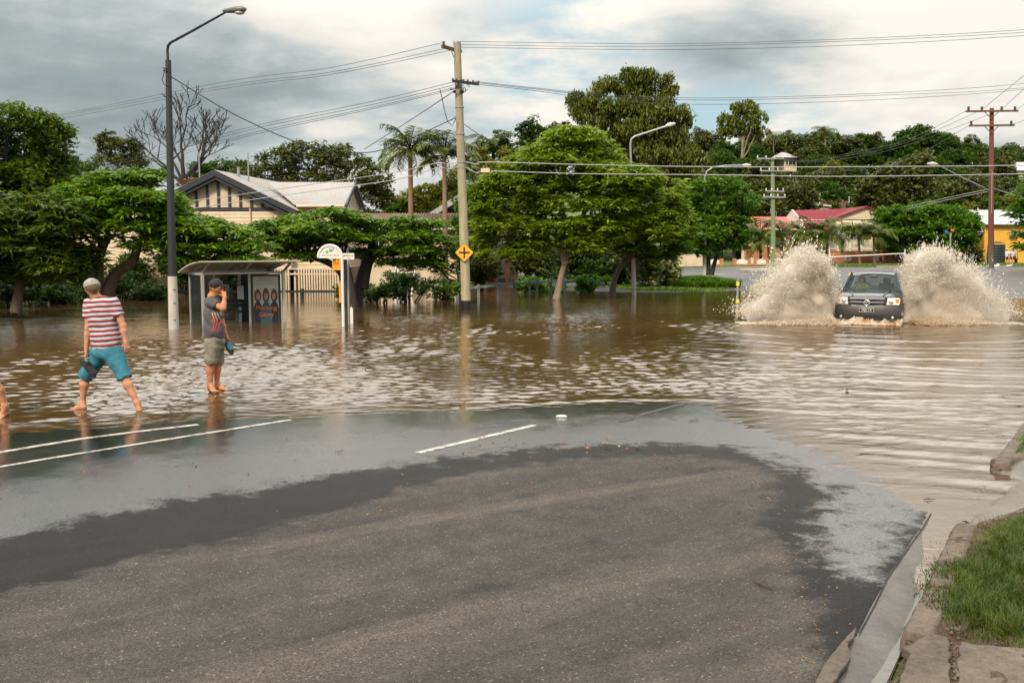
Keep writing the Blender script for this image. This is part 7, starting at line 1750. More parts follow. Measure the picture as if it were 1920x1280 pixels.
far_person(1535, 492, 22, 85, 'person in pale clothes standing by the gatehouse palms', CY('far_tan', (.5, .35, .2)), c_dk, 'stand')
ya = 85.6; zq = tz(gx(1907, ya), ya); rt = empty('umbrella', (gx(1907, ya), ya, zq), 'small dark folded umbrella on a stand beside the seated pair', 'umbrella')
xx = gx(1908, ya); MB().tube([(xx, ya, zq), (xx, ya, zq + 1.35)], .02, 6).build('pole', BLACK, rt); MB().ball((xx, ya, zq + 1.42), .38, 12, (1, .8, .42)).build('canopy', paint('umbrella_navy', (.01, .02, .03), .5), rt)
# ================================================================ PICKUP
def pickup():
    th = R(-25); zg = -.29; c = G(1621, 607)
    root = empty('pickup_truck', (c.x, c.y - .15, zg), 'dark teal pickup with grey bumper driving towards us between two sheets of spray', 'pickup truck', rz=th)
    body = paint('teal_black_paint', (.005, .020, .026), .14, metal=.0, var=.06, scale=2, bumpd=0, spec=.6); grey = paint('charcoal_bumper', (.042, .038, .036), .45, var=.1); chrome = paint('chrome', (.75, .75, .76), .16, metal=.9, var=.04, bumpd=0)
    glass, nt, bs = mat('car_glass'); bs.inputs['Base Color'].default_value = (.02, .03, .03, 1); bs.inputs['Roughness'].default_value = .03; bs.inputs['Alpha'].default_value = .55
    lampm, nt, bs = mat('headlight_lens'); bs.inputs['Base Color'].default_value = (.70, .68, .64, 1); bs.inputs['Roughness'].default_value = .1; bs.inputs['Coat Weight'].default_value = 1
    def part(mb, name, m, par=None, **k): return mb.build(name, m, par or root, world=False, **k)
    def loft(secs):
        """each section: y, half width, z bottom, z belt, half width at top, z top"""
        mb = MB(); rings = []
        for (y, w, zb, zm, wt, zt_) in secs:
            r_ = [(-w * .92, zb), (-w, zb + .10), (-w, zm), (-(w + wt) / 2 - .01, (zm + zt_ * 2) / 3), (-wt, zt_ - .01), (-wt * .6, zt_ + .012), (0, zt_ + .022), (wt * .6, zt_ + .012), (wt, zt_ - .01), ((w + wt) / 2 + .01, (zm + zt_ * 2) / 3), (w, zm), (w, zb + .10), (w * .92, zb)]
            rings.append([(x, y, z) for x, z in r_])
        n = len(rings[0]); fs = []
        for i in range(len(rings) - 1):
            for k in range(n): fs.append((i * n + k, i * n + (k + 1) % n, (i + 1) * n + (k + 1) % n, (i + 1) * n + k))
        fs.append(tuple(range(n))); fs.append(tuple((len(rings) - 1) * n + k for k in range(n - 1, -1, -1)))
        mb.add([p for r_ in rings for p in r_], fs); return mb
    part(loft([(.06, .82, .55, .86, .70, 1.06), (.16, .87, .50, .90, .76, 1.10), (.45, .90, .46, .95, .80, 1.15), (.95, .905, .45, .98, .82, 1.19), (1.28, .905, .45, 1.0, .84, 1.215), (2.2, .905, .45, 1.02, .86, 1.215), (3.25, .905, .45, 1.02, .86, 1.215)]), 'body', body, smooth=True)
    part(loft([(3.27, .90, .5, 1.05, .88, 1.20), (5.05, .90, .5, 1.05, .88, 1.20)]), 'tray', body, smooth=True)
    hs = MB(); 
    for s in (-1, 1): hs.tube([(s * .42, .15, 1.115), (s * .50, .6, 1.185), (s * .56, 1.15, 1.22)], [.02, .03, .02], 8)
    part(hs, 'bonnet_crease', body, smooth=True)
    # greenhouse
    rf = MB(); secs = [(1.86, .60, 1.70), (1.98, .645, 1.735), (2.4, .665, 1.75), (3.0, .655, 1.745), (3.12, .63, 1.71)]; n = 7; vs = []
    for y, w, z in secs:
        for k in range(n): t = -1 + 2 * k / (n - 1); vs.append((w * t, y, z - .035 * t * t - (.0)))
    for y, w, z in secs:
        for k in range(n): t = -1 + 2 * k / (n - 1); vs.append((w * t, y, z - .035 * t * t - .05))
    m_ = len(secs) * n; fs = []
    for i in range(len(secs) - 1):
        for k in range(n - 1): a = i * n + k; fs += [(a, a + 1, a + n + 1, a + n), (m_ + a + n, m_ + a + n + 1, m_ + a + 1, m_ + a)]
        fs += [(i * n, i * n + n, m_ + i * n + n, m_ + i * n), (i * n + 2 * n - 1, i * n + n - 1, m_ + i * n + n - 1, m_ + i * n + 2 * n - 1)]
    for k in range(n - 1): fs += [(k + 1, k, m_ + k, m_ + k + 1), ((len(secs) - 1) * n + k, (len(secs) - 1) * n + k + 1, m_ + (len(secs) - 1) * n + k + 1, m_ + (len(secs) - 1) * n + k)]
    rf.add(vs, fs); part(rf, 'roof', body, smooth=True)
    pl = MB()
    for s in (-1, 1):
        pl.bar((s * .80, 1.22, 1.19), (s * .63, 1.90, 1.70), .065, .07, up=(0, 1, 0)); pl.bar((s * .845, 2.35, 1.19), (s * .655, 2.42, 1.71), .07, .06, up=(0, 1, 0)); pl.bar((s * .84, 3.18, 1.18), (s * .64, 3.08, 1.70), .09, .06, up=(0, 1, 0))
        pl.bar((s * .855, 1.22, 1.21), (s * .85, 3.2, 1.205), .04, .035)
    part(pl, 'pillar', body)
    part(MB().add([(-.77, 1.25, 1.215), (.77, 1.25, 1.215), (.615, 1.885, 1.675), (-.615, 1.885, 1.675), (0, 1.19, 1.225), (0, 1.83, 1.695)], [(0, 4, 5, 3), (4, 1, 2, 5)]), 'windscreen', glass, smooth=True)
    for s in (-1, 1):
        part(MB().add([(s * .85, 1.32, 1.21), (s * .85, 2.33, 1.21), (s * .655, 2.38, 1.68), (s * .645, 1.93, 1.68)], [(0, 1, 2, 3)]), 'side_window', glass)
        part(MB().add([(s * .85, 2.42, 1.21), (s * .85, 3.12, 1.20), (s * .655, 3.03, 1.68), (s * .655, 2.46, 1.68)], [(0, 1, 2, 3)]), 'side_window', glass)
        
        for ys in (1.36, 2.37): part(MB().mm((s * .908 - .004, ys, .52), (s * .908 + .004, ys + .006, 1.18)), 'door_seam', BLACK)
        part(MB().mm((s * .90, 2.12, 1.02), (s * .945, 2.30, 1.055)), 'door_handle', chrome, bevel=.01)
        ar = MB(); n = 12; pts = [(.95 + .46 * math.cos(math.pi * k / n), .42 + .44 * math.sin(math.pi * k / n)) for k in range(n + 1)]; inn = [(.95 + .38 * math.cos(math.pi * k / n), .42 + .37 * math.sin(math.pi * k / n)) for k in range(n, -1, -1)]
        for k in range(n):
            a, b_, c2, d2 = pts[k], pts[k + 1], inn[n - k - 1], inn[n - k]; x0, x1 = s * .86, s * .955
            ar.add([(x0, *a), (x0, *b_), (x0, *c2), (x0, *d2), (x1, *a), (x1, *b_), (x1, *c2), (x1, *d2)], [(0, 1, 2, 3), (7, 6, 5, 4), (0, 4, 5, 1), (1, 5, 6, 2), (2, 6, 7, 3), (3, 7, 4, 0)])
        part(ar, 'wheel_arch', grey)
        for y in (.95, 4.1):
            w = part(MB().tube([(s * .70, y, .36), (s * .74, y, .36), (s * .88, y, .36), (s * .92, y, .36)], [.33, .365, .365, .33], 22), 'wheel', BLACK, smooth=True); MB().tube([(s * .90, y, .36), (s * .93, y, .36)], [.20, .17], 14).build('rim', chrome, w, world=False)
        mr = part(MB().mm((s * .93, 1.34, 1.16), (s * 1.17, 1.46, 1.34)), 'mirror', BLACK, bevel=.025); MB().bar((s * .86, 1.42, 1.20), (s * .95, 1.42, 1.21), .05, .06).build('mirror_arm', BLACK, mr, world=False)
    # rear glass, seats, dashboard, wheel
    part(MB().add([(-.72, 3.17, 1.25), (.72, 3.17, 1.25), (.58, 3.08, 1.66), (-.58, 3.08, 1.66)], [(0, 1, 2, 3)]), 'rear_window', glass)
    st = paint('seat_cloth', (.05, .05, .055), .8)
    for x in (-.36, .36): part(MB().mm((x - .22, 2.25, .8), (x + .22, 2.42, 1.40)).mm((x - .11, 2.29, 1.40), (x + .11, 2.37, 1.56)), 'seat', st, bevel=.03)
    part(MB().mm((-.80, 1.32, 1.10), (.80, 1.62, 1.22)), 'dashboard', BLACK, bevel=.02)
    an = [(-.36 + .18 * math.cos(a), 1.72 - .05 * math.sin(a), 1.20 + .17 * math.sin(a)) for a in [math.pi * 2 * k / 16 for k in range(17)]]; part(MB().tube(an, .013, 6, cap=False), 'steering_wheel', BLACK, smooth=True)
    part(MB().mm((-.08, 1.84, 1.56), (.14, 1.86, 1.62)), 'rear_view_mirror', BLACK); part(MB().mm((-.055, 1.80, 1.635), (.09, 1.805, 1.66)), 'sticker', WHITE); part(MB().mm((-.58, 1.79, 1.645), (-.36, 1.795, 1.658)), 'sticker', WHITE)
    # front end
    bp = MB(); prof = [(-.90, .36, .10), (-.88, .36, .02), (-.70, .36, -.06), (-.3, .36, -.10), (.3, .36, -.10), (.70, .36, -.06), (.88, .36, .02), (.90, .36, .10)]
    rows_ = [(.36, .04, .97), (.42, .0, 1.0), (.60, -.015, 1.0), (.76, .0, 1.0), (.84, .035, .985)]; vs = []
    for z, dy, sx in rows_: vs += [(x * sx, y + dy, z) for x, _, y in prof]
    vs += [(x * .97, .45, z) for z, dy, sx in (rows_[0], rows_[-1]) for x, _, y in (prof[0], prof[-1])]
    n = len(prof); fs = [(i * n + k, i * n + k + 1, (i + 1) * n + k + 1, (i + 1) * n + k) for i in range(len(rows_) - 1) for k in range(n - 1)]
    e = len(rows_) * n; fs += [(0, n, 2 * n, 3 * n, 4 * n, e + 2, e), (n - 1, e + 1, e + 3, 5 * n - 1, 4 * n - 1, 3 * n - 1, 2 * n - 1), tuple(range(n)) + (e + 1, e), tuple(range(5 * n - 1, 4 * n - 1, -1)) + (e + 2, e + 3)]
    bp.add(vs, fs); bo = part(bp, 'bumper', grey, smooth=True)
    MB().prism([(-.42, .42), (.42, .42), (.50, .56), (-.50, .56)], .05, 1, -.135).build('air_intake', BLACK, bo, world=False); MB().mm((-.40, -.142, .405), (.40, -.12, .418)).build('intake_strip', chrome, bo, world=False)
    for s in (-1, 1):
        MB().prism([(s * .56, .43), (s * .82, .43), (s * .82, .56), (s * .64, .58)], .06, 1, -.085).build('fog_lamp_recess', BLACK, bo, world=False); MB().ball((s * .70, -.09, .51), .035, 10, (1, .4, 1)).build('fog_lamp', lampm, bo, world=False, smooth=True); MB().mm((s * .56, -.105, .425), (s * .80, -.082, .437)).build('fog_lamp_strip', chrome, bo, world=False)
        hl = MB(); hl.add([(s * .52, -.035, .86), (s * .86, .06, .86), (s * .885, .10, 1.0), (s * .86, .12, 1.06), (s * .54, .0, 1.06), (s * .52, .12, .86), (s * .80, .2, .86), (s * .82, .25, 1.0), (s * .80, .25, 1.06), (s * .54, .12, 1.06)], [(0, 1, 2, 3, 4), (9, 8, 7, 6, 5), (0, 5, 6, 1), (1, 6, 7, 2), (2, 7, 8, 3), (3, 8, 9, 4), (4, 9, 5, 0)])
        ho = part(hl, 'headlight', lampm, bevel=.008)
        MB().ball((s * .64, -.005, .95), .062, 12, (1, .5, 1)).build('reflector', chrome, ho, world=False, smooth=True)
        MB().add([(s * .76, .028, .93), (s * .845, .052, .93), (s * .86, .085, 1.03), (s * .77, .055, 1.03)], [(0, 1, 2, 3)]).build('indicator', paint('amber', (.8, .22, .04), .15), ho, world=False)
    part(MB().mm((-.54, -.02, .855), (.54, .09, 1.085)), 'grille_surround', grey, bevel=.01)
    gb = part(MB().prism([(-.44, .80), (.44, .80), (.48, 1.07), (-.48, 1.07)], .05, 1, -.055), 'grille', BLACK)
    def bow(z0, z1, w, t): return MB().add([(-w, -.062, z0), (0, -.095, z1), (w, -.062, z0), (w, -.062, z0 + t), (0, -.095, z1 + t), (-w, -.062, z0 + t), (-w, -.03, z0), (0, -.05, z1), (w, -.03, z0), (w, -.03, z0 + t), (0, -.05, z1 + t), (-w, -.03, z0 + t)], [(0, 1, 4, 5), (1, 2, 3, 4), (6, 11, 10, 7), (7, 10, 9, 8), (0, 6, 7, 1), (1, 7, 8, 2), (5, 4, 10, 11), (4, 3, 9, 10), (0, 5, 11, 6), (2, 8, 9, 3)])
    bow(1.015, 1.02, .47, .055).build('grille_bar', chrome, gb, world=False); bow(.925, .915, .45, .032).build('grille_bar', chrome, gb, world=False); bow(.825, .785, .43, .034).build('grille_bar', chrome, gb, world=False)
    em = MB(); em.tube([(.085 * math.cos(a), -.118, .925 + .07 * math.sin(a)) for a in [math.pi * 2 * k / 24 for k in range(25)]], .014, 8, cap=False); em.tube([(-.07, -.118, .94), (-.035, -.118, .955), (0, -.118, .915), (.035, -.118, .955), (.07, -.118, .94)], .011, 6); em.build('emblem', chrome, gb, world=False, smooth=True)
    pt = part(MB().mm((-.20, -.145, .645), (.20, -.125, .765)), 'number_plate', BLACK); MB().mm((-.20, -.149, .757), (.20, -.1455, .765)).mm((-.20, -.149, .645), (.20, -.1455, .653)).mm((-.20, -.149, .653), (-.192, -.1455, .757)).mm((.192, -.149, .653), (.20, -.1455, .757)).build('plate_border', WHITE, pt, world=False)
    text('MJS·19', .105, WHITE, pt, (0, -.150, .705), name='plate_number', ext=.002, sx=.95)
    # driver
    M = Matrix.Translation(root.location) @ Matrix.Rotation(th, 4, 'Z'); Q = lambda x, y, z: np3(M @ Vector((x, y, z)))
    fz = np3(Matrix.Rotation(th, 3, 'Z') @ Vector((0, -1, 0)))
    dr = empty('person', Q(-.36, 2.15, .8), 'driver in a yellow-green top seen through the pickup windscreen', 'person'); B = Body(); hd = Q(-.36, 2.08, 1.53); head(B, hd, fz, (0, 0, 1), .10, Q(-.36, 2.12, 1.38))
    sl, sr = Q(-.53, 2.12, 1.30), Q(-.19, 2.12, 1.30)
    for s_, e_, w_ in ((sl, Q(-.56, 1.95, 1.14), Q(-.48, 1.76, 1.22)), (sr, Q(-.15, 1.95, 1.14), Q(-.22, 1.76, 1.22))): B.cone(s_, e_, .05, .04, .03); B.cone(e_, w_, .04, .028, .02); hand(B, w_, w_ + unit(w_ - e_) * .07, np3((0, 0, 1)), 1.3)
    B.cone(Q(-.36, 2.13, 1.25), Q(-.36, 2.1, .85), .14, .15, .05)
    for s in (-.1, .1): B.cone(Q(-.36 + s, 2.08, .84), Q(-.36 + s, 1.68, .88), .08, .06, .03); B.cone(Q(-.36 + s, 1.68, .88), Q(-.36 + s, 1.5, .55), .055, .04, .03)
    B.build('body', SKIN, dr, .011)
    S = Body(); S.cone(lerp(sl, sr, .2), lerp(sl, sr, .8), .08, .08, .05); S.cone(Q(-.36, 2.13, 1.25), Q(-.36, 2.1, .9), .165, .17, .05); S.cone(sl, lerp(sl, Q(-.56, 1.95, 1.14), .8), .068, .065, .03); S.cone(sr, lerp(sr, Q(-.15, 1.95, 1.14), .8), .068, .065, .03); S.build('shirt', cloth('driver_lime', (.30, .34, .06)), dr, .012)
    Hh = Body(); Hh.ell(hd + np3((0, 0, .035)) - fz * .015, (.092, .092, .09), .02); Hh.build('hair', cloth('hair_driver', (.05, .03, .02)), dr, .011)
    return M
CARM = pickup()
# ================================================================ SPRAY
def spraymat():
    m, nt, b = mat('spray'); at = N(nt, 'ShaderNodeAttribute', attribute_name='mud').outputs['Fac']
    c = ramp(nt, at, [(0, (1, .965, .90)), (.45, (.96, .84, .68)), (.75, (.66, .42, .20)), (1, (.36, .18, .06))])
    L(nt, c, b.inputs['Base Color']); b.inputs['Roughness'].default_value = .35
    tr = N(nt, 'ShaderNodeBsdfTranslucent'); L(nt, c, tr.inputs['Color']); mx = N(nt, 'ShaderNodeMixShader'); mx.inputs[0].default_value = .6
    L(nt, b.outputs[0], mx.inputs[1]); L(nt, tr.outputs[0], mx.inputs[2]); L(nt, mx.outputs[0], nt.nodes['Material Output'].inputs['Surface']); return m
SPM = spraymat()
OCT = np.array([(1, 0, 0), (-1, 0, 0), (0, 1, 0), (0, -1, 0), (0, 0, 1), (0, 0, -1)], float); OF = np.array([(0, 2, 4), (2, 1, 4), (1, 3, 4), (3, 0, 4), (2, 0, 5), (1, 2, 5), (3, 1, 5), (0, 3, 5)])
TET = np.array([(1, 1, 1), (1, -1, -1), (-1, 1, -1), (-1, -1, 1)], float) * .8; TF = np.array([(0, 1, 2), (0, 3, 1), (0, 2, 3), (1, 3, 2)])
def drops(name, P, rad, mud, parent, vel, loc=None):
    n = len(P); r = np.random.default_rng(n); j = r.uniform(.6, 1.4, (n, 4, 1)); A = r.integers(0, 4, n)
    st = np.roll(TET, 1, 0)[None] * rad[:, None, None] * j; v = unit(vel); st = st + v[:, None, :] * (st @ v[:, :, None]) * r.uniform(.3, 2.4, (n, 1, 1))
    V = (P[:, None, :] + st).reshape(-1, 3); Fq = (np.arange(n)[:, None, None] * 4 + TF[None]).reshape(-1, 3)
    return npmesh(name, V, Fq, SPM, parent, attrs={'mud': np.repeat(mud, 4)})
def mistmat(name, col, dens):
    m = bpy.data.materials.new(name); m.use_nodes = True; nt = m.node_tree; nt.nodes.remove(nt.nodes['Principled BSDF'])
    v = N(nt, 'ShaderNodeVolumePrincipled'); v.inputs['Color'].default_value = col; v.inputs['Density'].default_value = dens; v.inputs['Anisotropy'].default_value = .1
    L(nt, v.outputs[0], nt.nodes['Material Output'].inputs['Volume']); return m
def plume(label, base, tips, n, seed, mudk, depth0=28.3):
    """water thrown up in jets from a wheel; base and tips in picture columns/rows at the depth of the wheels"""
    r = np.random.default_rng(seed); rt = empty('water_splash', tuple(W(base[0], 606, depth0)), label, 'splash')
    nj = 520; u = r.random(nj) * (len(tips) - 1); i0 = np.minimum(u.astype(int), len(tips) - 2); fr = u - i0; Tp = np.array(tips, float)
    tip = Tp[i0] * (1 - fr)[:, None] + Tp[i0 + 1] * fr[:, None]; wgt = .62 + .38 * r.random(nj) ** .45; over = np.where(r.random(nj) < .16, r.uniform(1.0, 1.07, nj), wgt)
    b0 = np.array(base, float) + np.stack([r.normal(0, 5, nj), r.normal(0, 2, nj)], -1)
    tip = b0 + (tip - b0) * over[:, None]; dj = r.normal(0, .34, nj)
    k = r.integers(0, nj, n); t = r.beta(1.25, 1.0, n) * 1.22      # past 1 the water is falling again
    dx = tip[k, 0] - b0[k, 0]; dy = tip[k, 1] - b0[k, 1]
    px = b0[k, 0] + dx * t; py = b0[k, 1] + dy * (1 - (1 - np.minimum(t, 1.3)) ** 2)
    s = depth0 / F; X = (px - 960) * s; Z = CH - (py - HZ) * s; Y = depth0 + dj[k] * (.25 + t) + r.normal(0, .05, n)
    sp = (.012 + .055 * t ** 1.5); P = np.stack([X, Y, Z], -1) + r.normal(0, 1, (n, 3)) * sp[:, None]
    P[:, 2] = np.abs(P[:, 2]) + .003
    vel = np.stack([dx, 0 * dx, -dy * (1 - t) * 2], -1) + 1e-3
    edge = sst(.75, 1.15, t * over[k])
    rad = .0040 * np.exp(r.normal(0, .42, n)) * (1 + .8 * edge * r.random(n) ** 2)
    nz = vnoise(P[:, 0] * 2.4 + 9, P[:, 2] * 2.0, seed); far_ = np.clip(np.abs(dx) * t / 150, 0, 1)
    mud = np.clip(.0 + mudk * np.exp(-((P[:, 2] / .50) ** 1.4)) * (1.0 - .75 * far_) * (.45 + nz) + (nz - .62) * .16 + r.normal(0, .05, n), 0, 1)
    drops('droplets', P, rad, mud, rt, vel)
    # loose drops flung outward, well separated
    m2 = n // 60; k = r.integers(0, nj, m2); t = r.uniform(.75, 1.35, m2); q = 1.02 + .22 * r.random(m2) ** 2
    px = b0[k, 0] + (tip[k, 0] - b0[k, 0]) * t * q; py = b0[k, 1] + (tip[k, 1] - b0[k, 1]) * (1 - (1 - t) ** 2) * q + r.normal(0, 5, m2); ok = py < 600
    P2_ = np.stack([(px - 960) * s, depth0 + r.normal(0, .5, m2), CH - (py - HZ) * s], -1)[ok]
    drops('spray_drops', P2_, .0085 * np.exp(r.normal(0, .4, ok.sum())), np.clip(r.normal(.08, .06, ok.sum()), 0, 1), rt, np.tile([[.3, 0, 1.]], (int(ok.sum()), 1)))
    # fine mist between the drops, in overlapping lumps
    for lab, kk, rr0, col, dn in (('mist', .92, .20, (1, .985, .955, 1), 6.5), ('dense_mist', .64, .20, (1, .965, .91, 1), 12.0)):
        B = Body()
        for a in np.linspace(2.6, len(tips) - 1, 11):
            i = min(int(a), len(tips) - 2); f_ = a - i; tp = Tp[i] * (1 - f_) + Tp[i + 1] * f_; q_ = kk * r.uniform(.85, 1.05); prev = None
            for t in np.linspace(0, 1.1, 6):
                x_ = base[0] + (tp[0] - base[0]) * q_ * t; y_ = base[1] + (tp[1] - base[1]) * q_ * (1 - (1 - t) ** 2); c_ = np3(((x_ - 960) * s, depth0 - .16 + r.normal(0, .08), max(.10, CH - (y_ - HZ) * s))); 
                if prev is not None: B.cone(prev, c_, rr0 * (.45 + .55 * (t - .2)), rr0 * (.45 + .6 * t), .10)
                prev = c_
        V, Fq = B.mesh(.055); V[:, 2] = np.maximum(V[:, 2], .012)
        npmesh(lab, V, Fq, mistmat(lab, col, dn), rt, smooth=True)
    # foam sheet running out along the water
    m3 = n // 5; q = r.random(m3) ** .8; sgn = np.sign(Tp[-1, 0] - base[0]); reach = abs(Tp[-1, 0] - base[0]) * s * 1.22
    P3 = np.stack([(base[0] - 960) * s + sgn * q * reach, depth0 - .35 + r.normal(0, .34, m3) * (1.1 - q * .7), np.abs(r.normal(0, .075, m3)) * (1.05 - q) + .006], -1)
    drops('foam', P3, .0075 * np.exp(r.normal(0, .4, m3)), np.clip(.16 + .45 * mudk * (1 - q) ** 2 + r.normal(0, .08, m3), 0, 1), rt, np.tile([[sgn, 0, .01]], (m3, 1)))
plume('tall cream sheet of spray on the left side of the pickup', (1553, 603), [(1553, 548), (1544, 510), (1532, 483), (1514, 472), (1494, 480), (1472, 502), (1454, 530), (1436, 562), (1412, 590)], 190000, 1, .50)
plume('broad cream and brown sheet of spray on the right side of the pickup', (1696, 601), [(1702, 552), (1710, 512), (1721, 484), (1738, 473), (1762, 481), (1790, 500), (1816, 528), (1838, 558), (1866, 590)], 220000, 2, .85)
def skirt():
    r = np.random.default_rng(9); n = 40000; Mx = np.array(CARM); ex = Mx[:3, 0]; ey = Mx[:3, 1]; o = Mx[:3, 3] * np.array([1, 1, 0])
    rt = empty('bow_wave', tuple(o), 'churned foam breaking under the pickup bumper', 'foam')
    x = r.uniform(-.98, .98, n); jet = vnoise(x * 6 + 20, 0 * x, 4); lift = .20 * (.25 + .9 * jet ** 2); t = r.random(n)
    P = o + ex * (x + .06 * np.sin(x * 19) * t)[:, None] + ey * (-.02 - .34 * t + r.normal(0, .03, n))[:, None]; P[:, 2] = lift * (1 - t ** 1.5) * r.random(n) ** .5 + .02 * r.random(n) + .004
    mud = np.clip(.30 + .75 * (vnoise(x * 8, P[:, 2] * 9, 12) - .4) + r.normal(0, .08, n), 0, 1)
    drops('droplets', P, .0068 * np.exp(r.normal(0, .45, n)), mud, rt, ex * .15 + np.array([0, 0, 1.0]) + 0 * P)
skirt()
# ================================================================ FOREGROUND: GUTTER, KERB, VERGE, LITTER
def concmat(name, c0, c1, wet=0.0, rough=.85):
    m, nt, b = mat(name); geo = N(nt, 'ShaderNodeNewGeometry').outputs['Position']; n1 = noise(nt, geo, 2.4, 6, .65, .3); n2 = noise(nt, geo, 22, 5, .7); n3 = noise(nt, geo, 90, 3, .75)
    c = ramp(nt, mth(nt, 'ADD', mth(nt, 'MULTIPLY', n1, .6), mth(nt, 'MULTIPLY', n2, .4)), [(.36, c0), (.62, c1)]); c = mixc(nt, .7, c, mapr(nt, n3, .3, .7, .6, 1.35), 'MULTIPLY')
    L(nt, c, b.inputs['Base Color'])
    if wet:
        f = mapr(nt, n1, .35, .6, 1, .6); L(nt, mth(nt, 'MULTIPLY', f, wet), b.inputs['Coat Weight']); b.inputs['Coat Roughness'].default_value = .09; b.inputs['Coat IOR'].default_value = 1.45
        cb = N(nt, 'ShaderNodeBump'); cb.inputs['Strength'].default_value = .12; cb.inputs['Distance'].default_value = .01; L(nt, n2, cb.inputs['Height']); L(nt, cb.outputs[0], b.inputs['Coat Normal'])
    b.inputs['Roughness'].default_value = rough; bump(nt, mth(nt, 'ADD', n2, mth(nt, 'MULTIPLY', n3, .6)), .7, .008, b); return m
CW = concmat('concrete_wet', (.032, .028, .023), (.115, .099, .081), .35, .6); CK = concmat('concrete_kerb', (.060, .044, .034), (.180, .138, .110)); CD = concmat('concrete_drive', (.10, .088, .075), (.185, .165, .14), .4)
CP = concmat('concrete_old', (.060, .045, .036), (.165, .130, .102))
def resample(P, step):
    P = [np.array(p[:2], float) for p in P]; out = [P[0]]; 
    for a, b_ in zip(P[:-1], P[1:]):
        n = max(1, int(np.linalg.norm(b_ - a) / step)); out += [a + (b_ - a) * (i + 1) / n for i in range(n)]
    return np.array(out)
def atY(P, y):      # x of polyline at world y
    Q = np.array(P, float); o = np.argsort(Q[:, 1]); return np.interp(y, Q[o, 1], Q[o, 0])
ysg = np.concatenate([np.arange(2.6, 9.2, .06), np.arange(9.2, 18, .25)])
xl = atY(gutL, ysg); xr = atY(gutR, ysg)
def zgut(x, y, t): return np.asarray(zroad(xl_of(y), y)) - .004 - .045 * t
def xl_of(y): return atY(gutL, y)
V = []
for i, y in enumerate(ysg):
    for t in np.linspace(-.05, 1.03, 9):
        x = xl[i] + (xr[i] - xl[i]) * t; z = float(zroad(xl[i], y)) - .004 - .045 * max(0, t) + .003 * math.sin(y * 9 + t * 5); V.append((x, y, z))
tag(npmesh('gutter', V, grid_faces(len(ysg), 9), CW, smooth=True), 'wet grey concrete gutter along the right side of the road', None, None, 'structure')
# thin stream in the gutter, reaching back from the flood
m, nt, b = mat('gutter_stream'); geo = N(nt, 'ShaderNodeNewGeometry').outputs['Position']; b.inputs['Base Color'].default_value = (.11, .10, .09, 1); b.inputs['Roughness'].default_value = .08; b.inputs['IOR'].default_value = 1.36; bump(nt, noise(nt, geo, 9, 3, .5, .5), .25, .01, b)
V = []; ys2 = np.arange(4.4, 8.6, .07)
for i, y in enumerate(ys2):
    a, c = float(atY(gutL, y)), float(atY(gutR, y)); w0 = .80 - .42 * sst(6.6, 8.2, y) + .035 * math.sin(y * 5) + .015 * math.sin(y * 13)
    for t in np.linspace(w0, 1.02, 6): V.append((a + (c - a) * t, y, max(float(zroad(a, y)) - .004 - .045 * w0 + .003, .001)))
tag(npmesh('water', V, grid_faces(len(ys2), 6), m, smooth=True), 'thin stream of rain water against the kerb', None, None, 'structure')
# verge
drv = P2([(1797, 1003), (1832, 986), (1925, 958), (2100, 925), (2300, 880), (2300, 820), (2000, 862), (1925, 872), (1872, 883), (1852, 893), (1790, 960)])
def zk(x, y): return .105 + .6 * np.asarray(zroad(xl_of(y), y))
gR = np.array(gutR); offs = .165
side_poly = [tuple(p) for p in gutR] + [(40, 16), (40, -6), (1.2, -6)]
xs = np.concatenate([np.arange(.9, 6.2, .045), np.arange(6.2, 14, .3), np.arange(14, 40, 2)]); ys_ = np.concatenate([np.arange(2.4, 11.5, .045), np.arange(11.5, 20, .4)])
X, Y = np.meshgrid(xs, ys_); X = X.ravel(); Y = Y.ravel(); sd_r = sdpoly(X, Y, side_poly); sd_d = sdpoly(X, Y, drv)
Z = zk(X, Y) - .012 + (fbm(X * 3, Y * 3, 33) - .5) * .05 + (fbm(X * 14, Y * 14, 35) - .5) * .022 + .05 * sst(.5, 2.5, sd_r)
rub = sst(5.35, 5.0, Y) * sst(.5, .0, sd_r); Z -= rub * .07                        # broken kerb: rubble slopes down to the gutter
Z = Z - .12 * sst(-.12, .05, sd_d)
Fq = grid_faces(len(ys_), len(xs)); keep = (sd_r[Fq].min(1) > .02) & (sd_d[Fq].max(1) < .14); Fq = Fq[keep]
m, nt, b = mat('verge_soil'); geo = N(nt, 'ShaderNodeNewGeometry').outputs['Position']; n1 = noise(nt, geo, 5, 6, .7, .4); n2 = noise(nt, geo, 60, 4, .75); vv = N(nt, 'ShaderNodeTexVoronoi'); vv.inputs['Scale'].default_value = 55; L(nt, geo, vv.inputs['Vector'])
c = ramp(nt, mth(nt, 'ADD', mth(nt, 'MULTIPLY', n1, .5), mth(nt, 'MULTIPLY', n2, .5)), [(.34, (.028, .018, .012)), (.50, (.085, .052, .032)), (.66, (.20, .135, .085))]); L(nt, c, b.inputs['Base Color']); b.inputs['Roughness'].default_value = .95; bump(nt, mth(nt, 'ADD', n2, vv.outputs['Distance']), .9, .02, b)
Vv, Fv, u_ = compact(np.stack([X, Y, Z], -1), Fq); tag(npmesh('soil', Vv, Fv, m, smooth=True), 'brown soil verge behind the kerb', None, None, 'structure')
def zv(x, y):
    sr = sdpoly(np.atleast_1d(x), np.atleast_1d(y), side_poly); return zk(x, y) - .012 + (fbm(np.atleast_1d(x) * 3, np.atleast_1d(y) * 3, 33) - .5) * .05 + .05 * sst(.5, 2.5, sr) - .07 * sst(5.35, 5.0, np.atleast_1d(y)) * sst(.5, 0, sr)
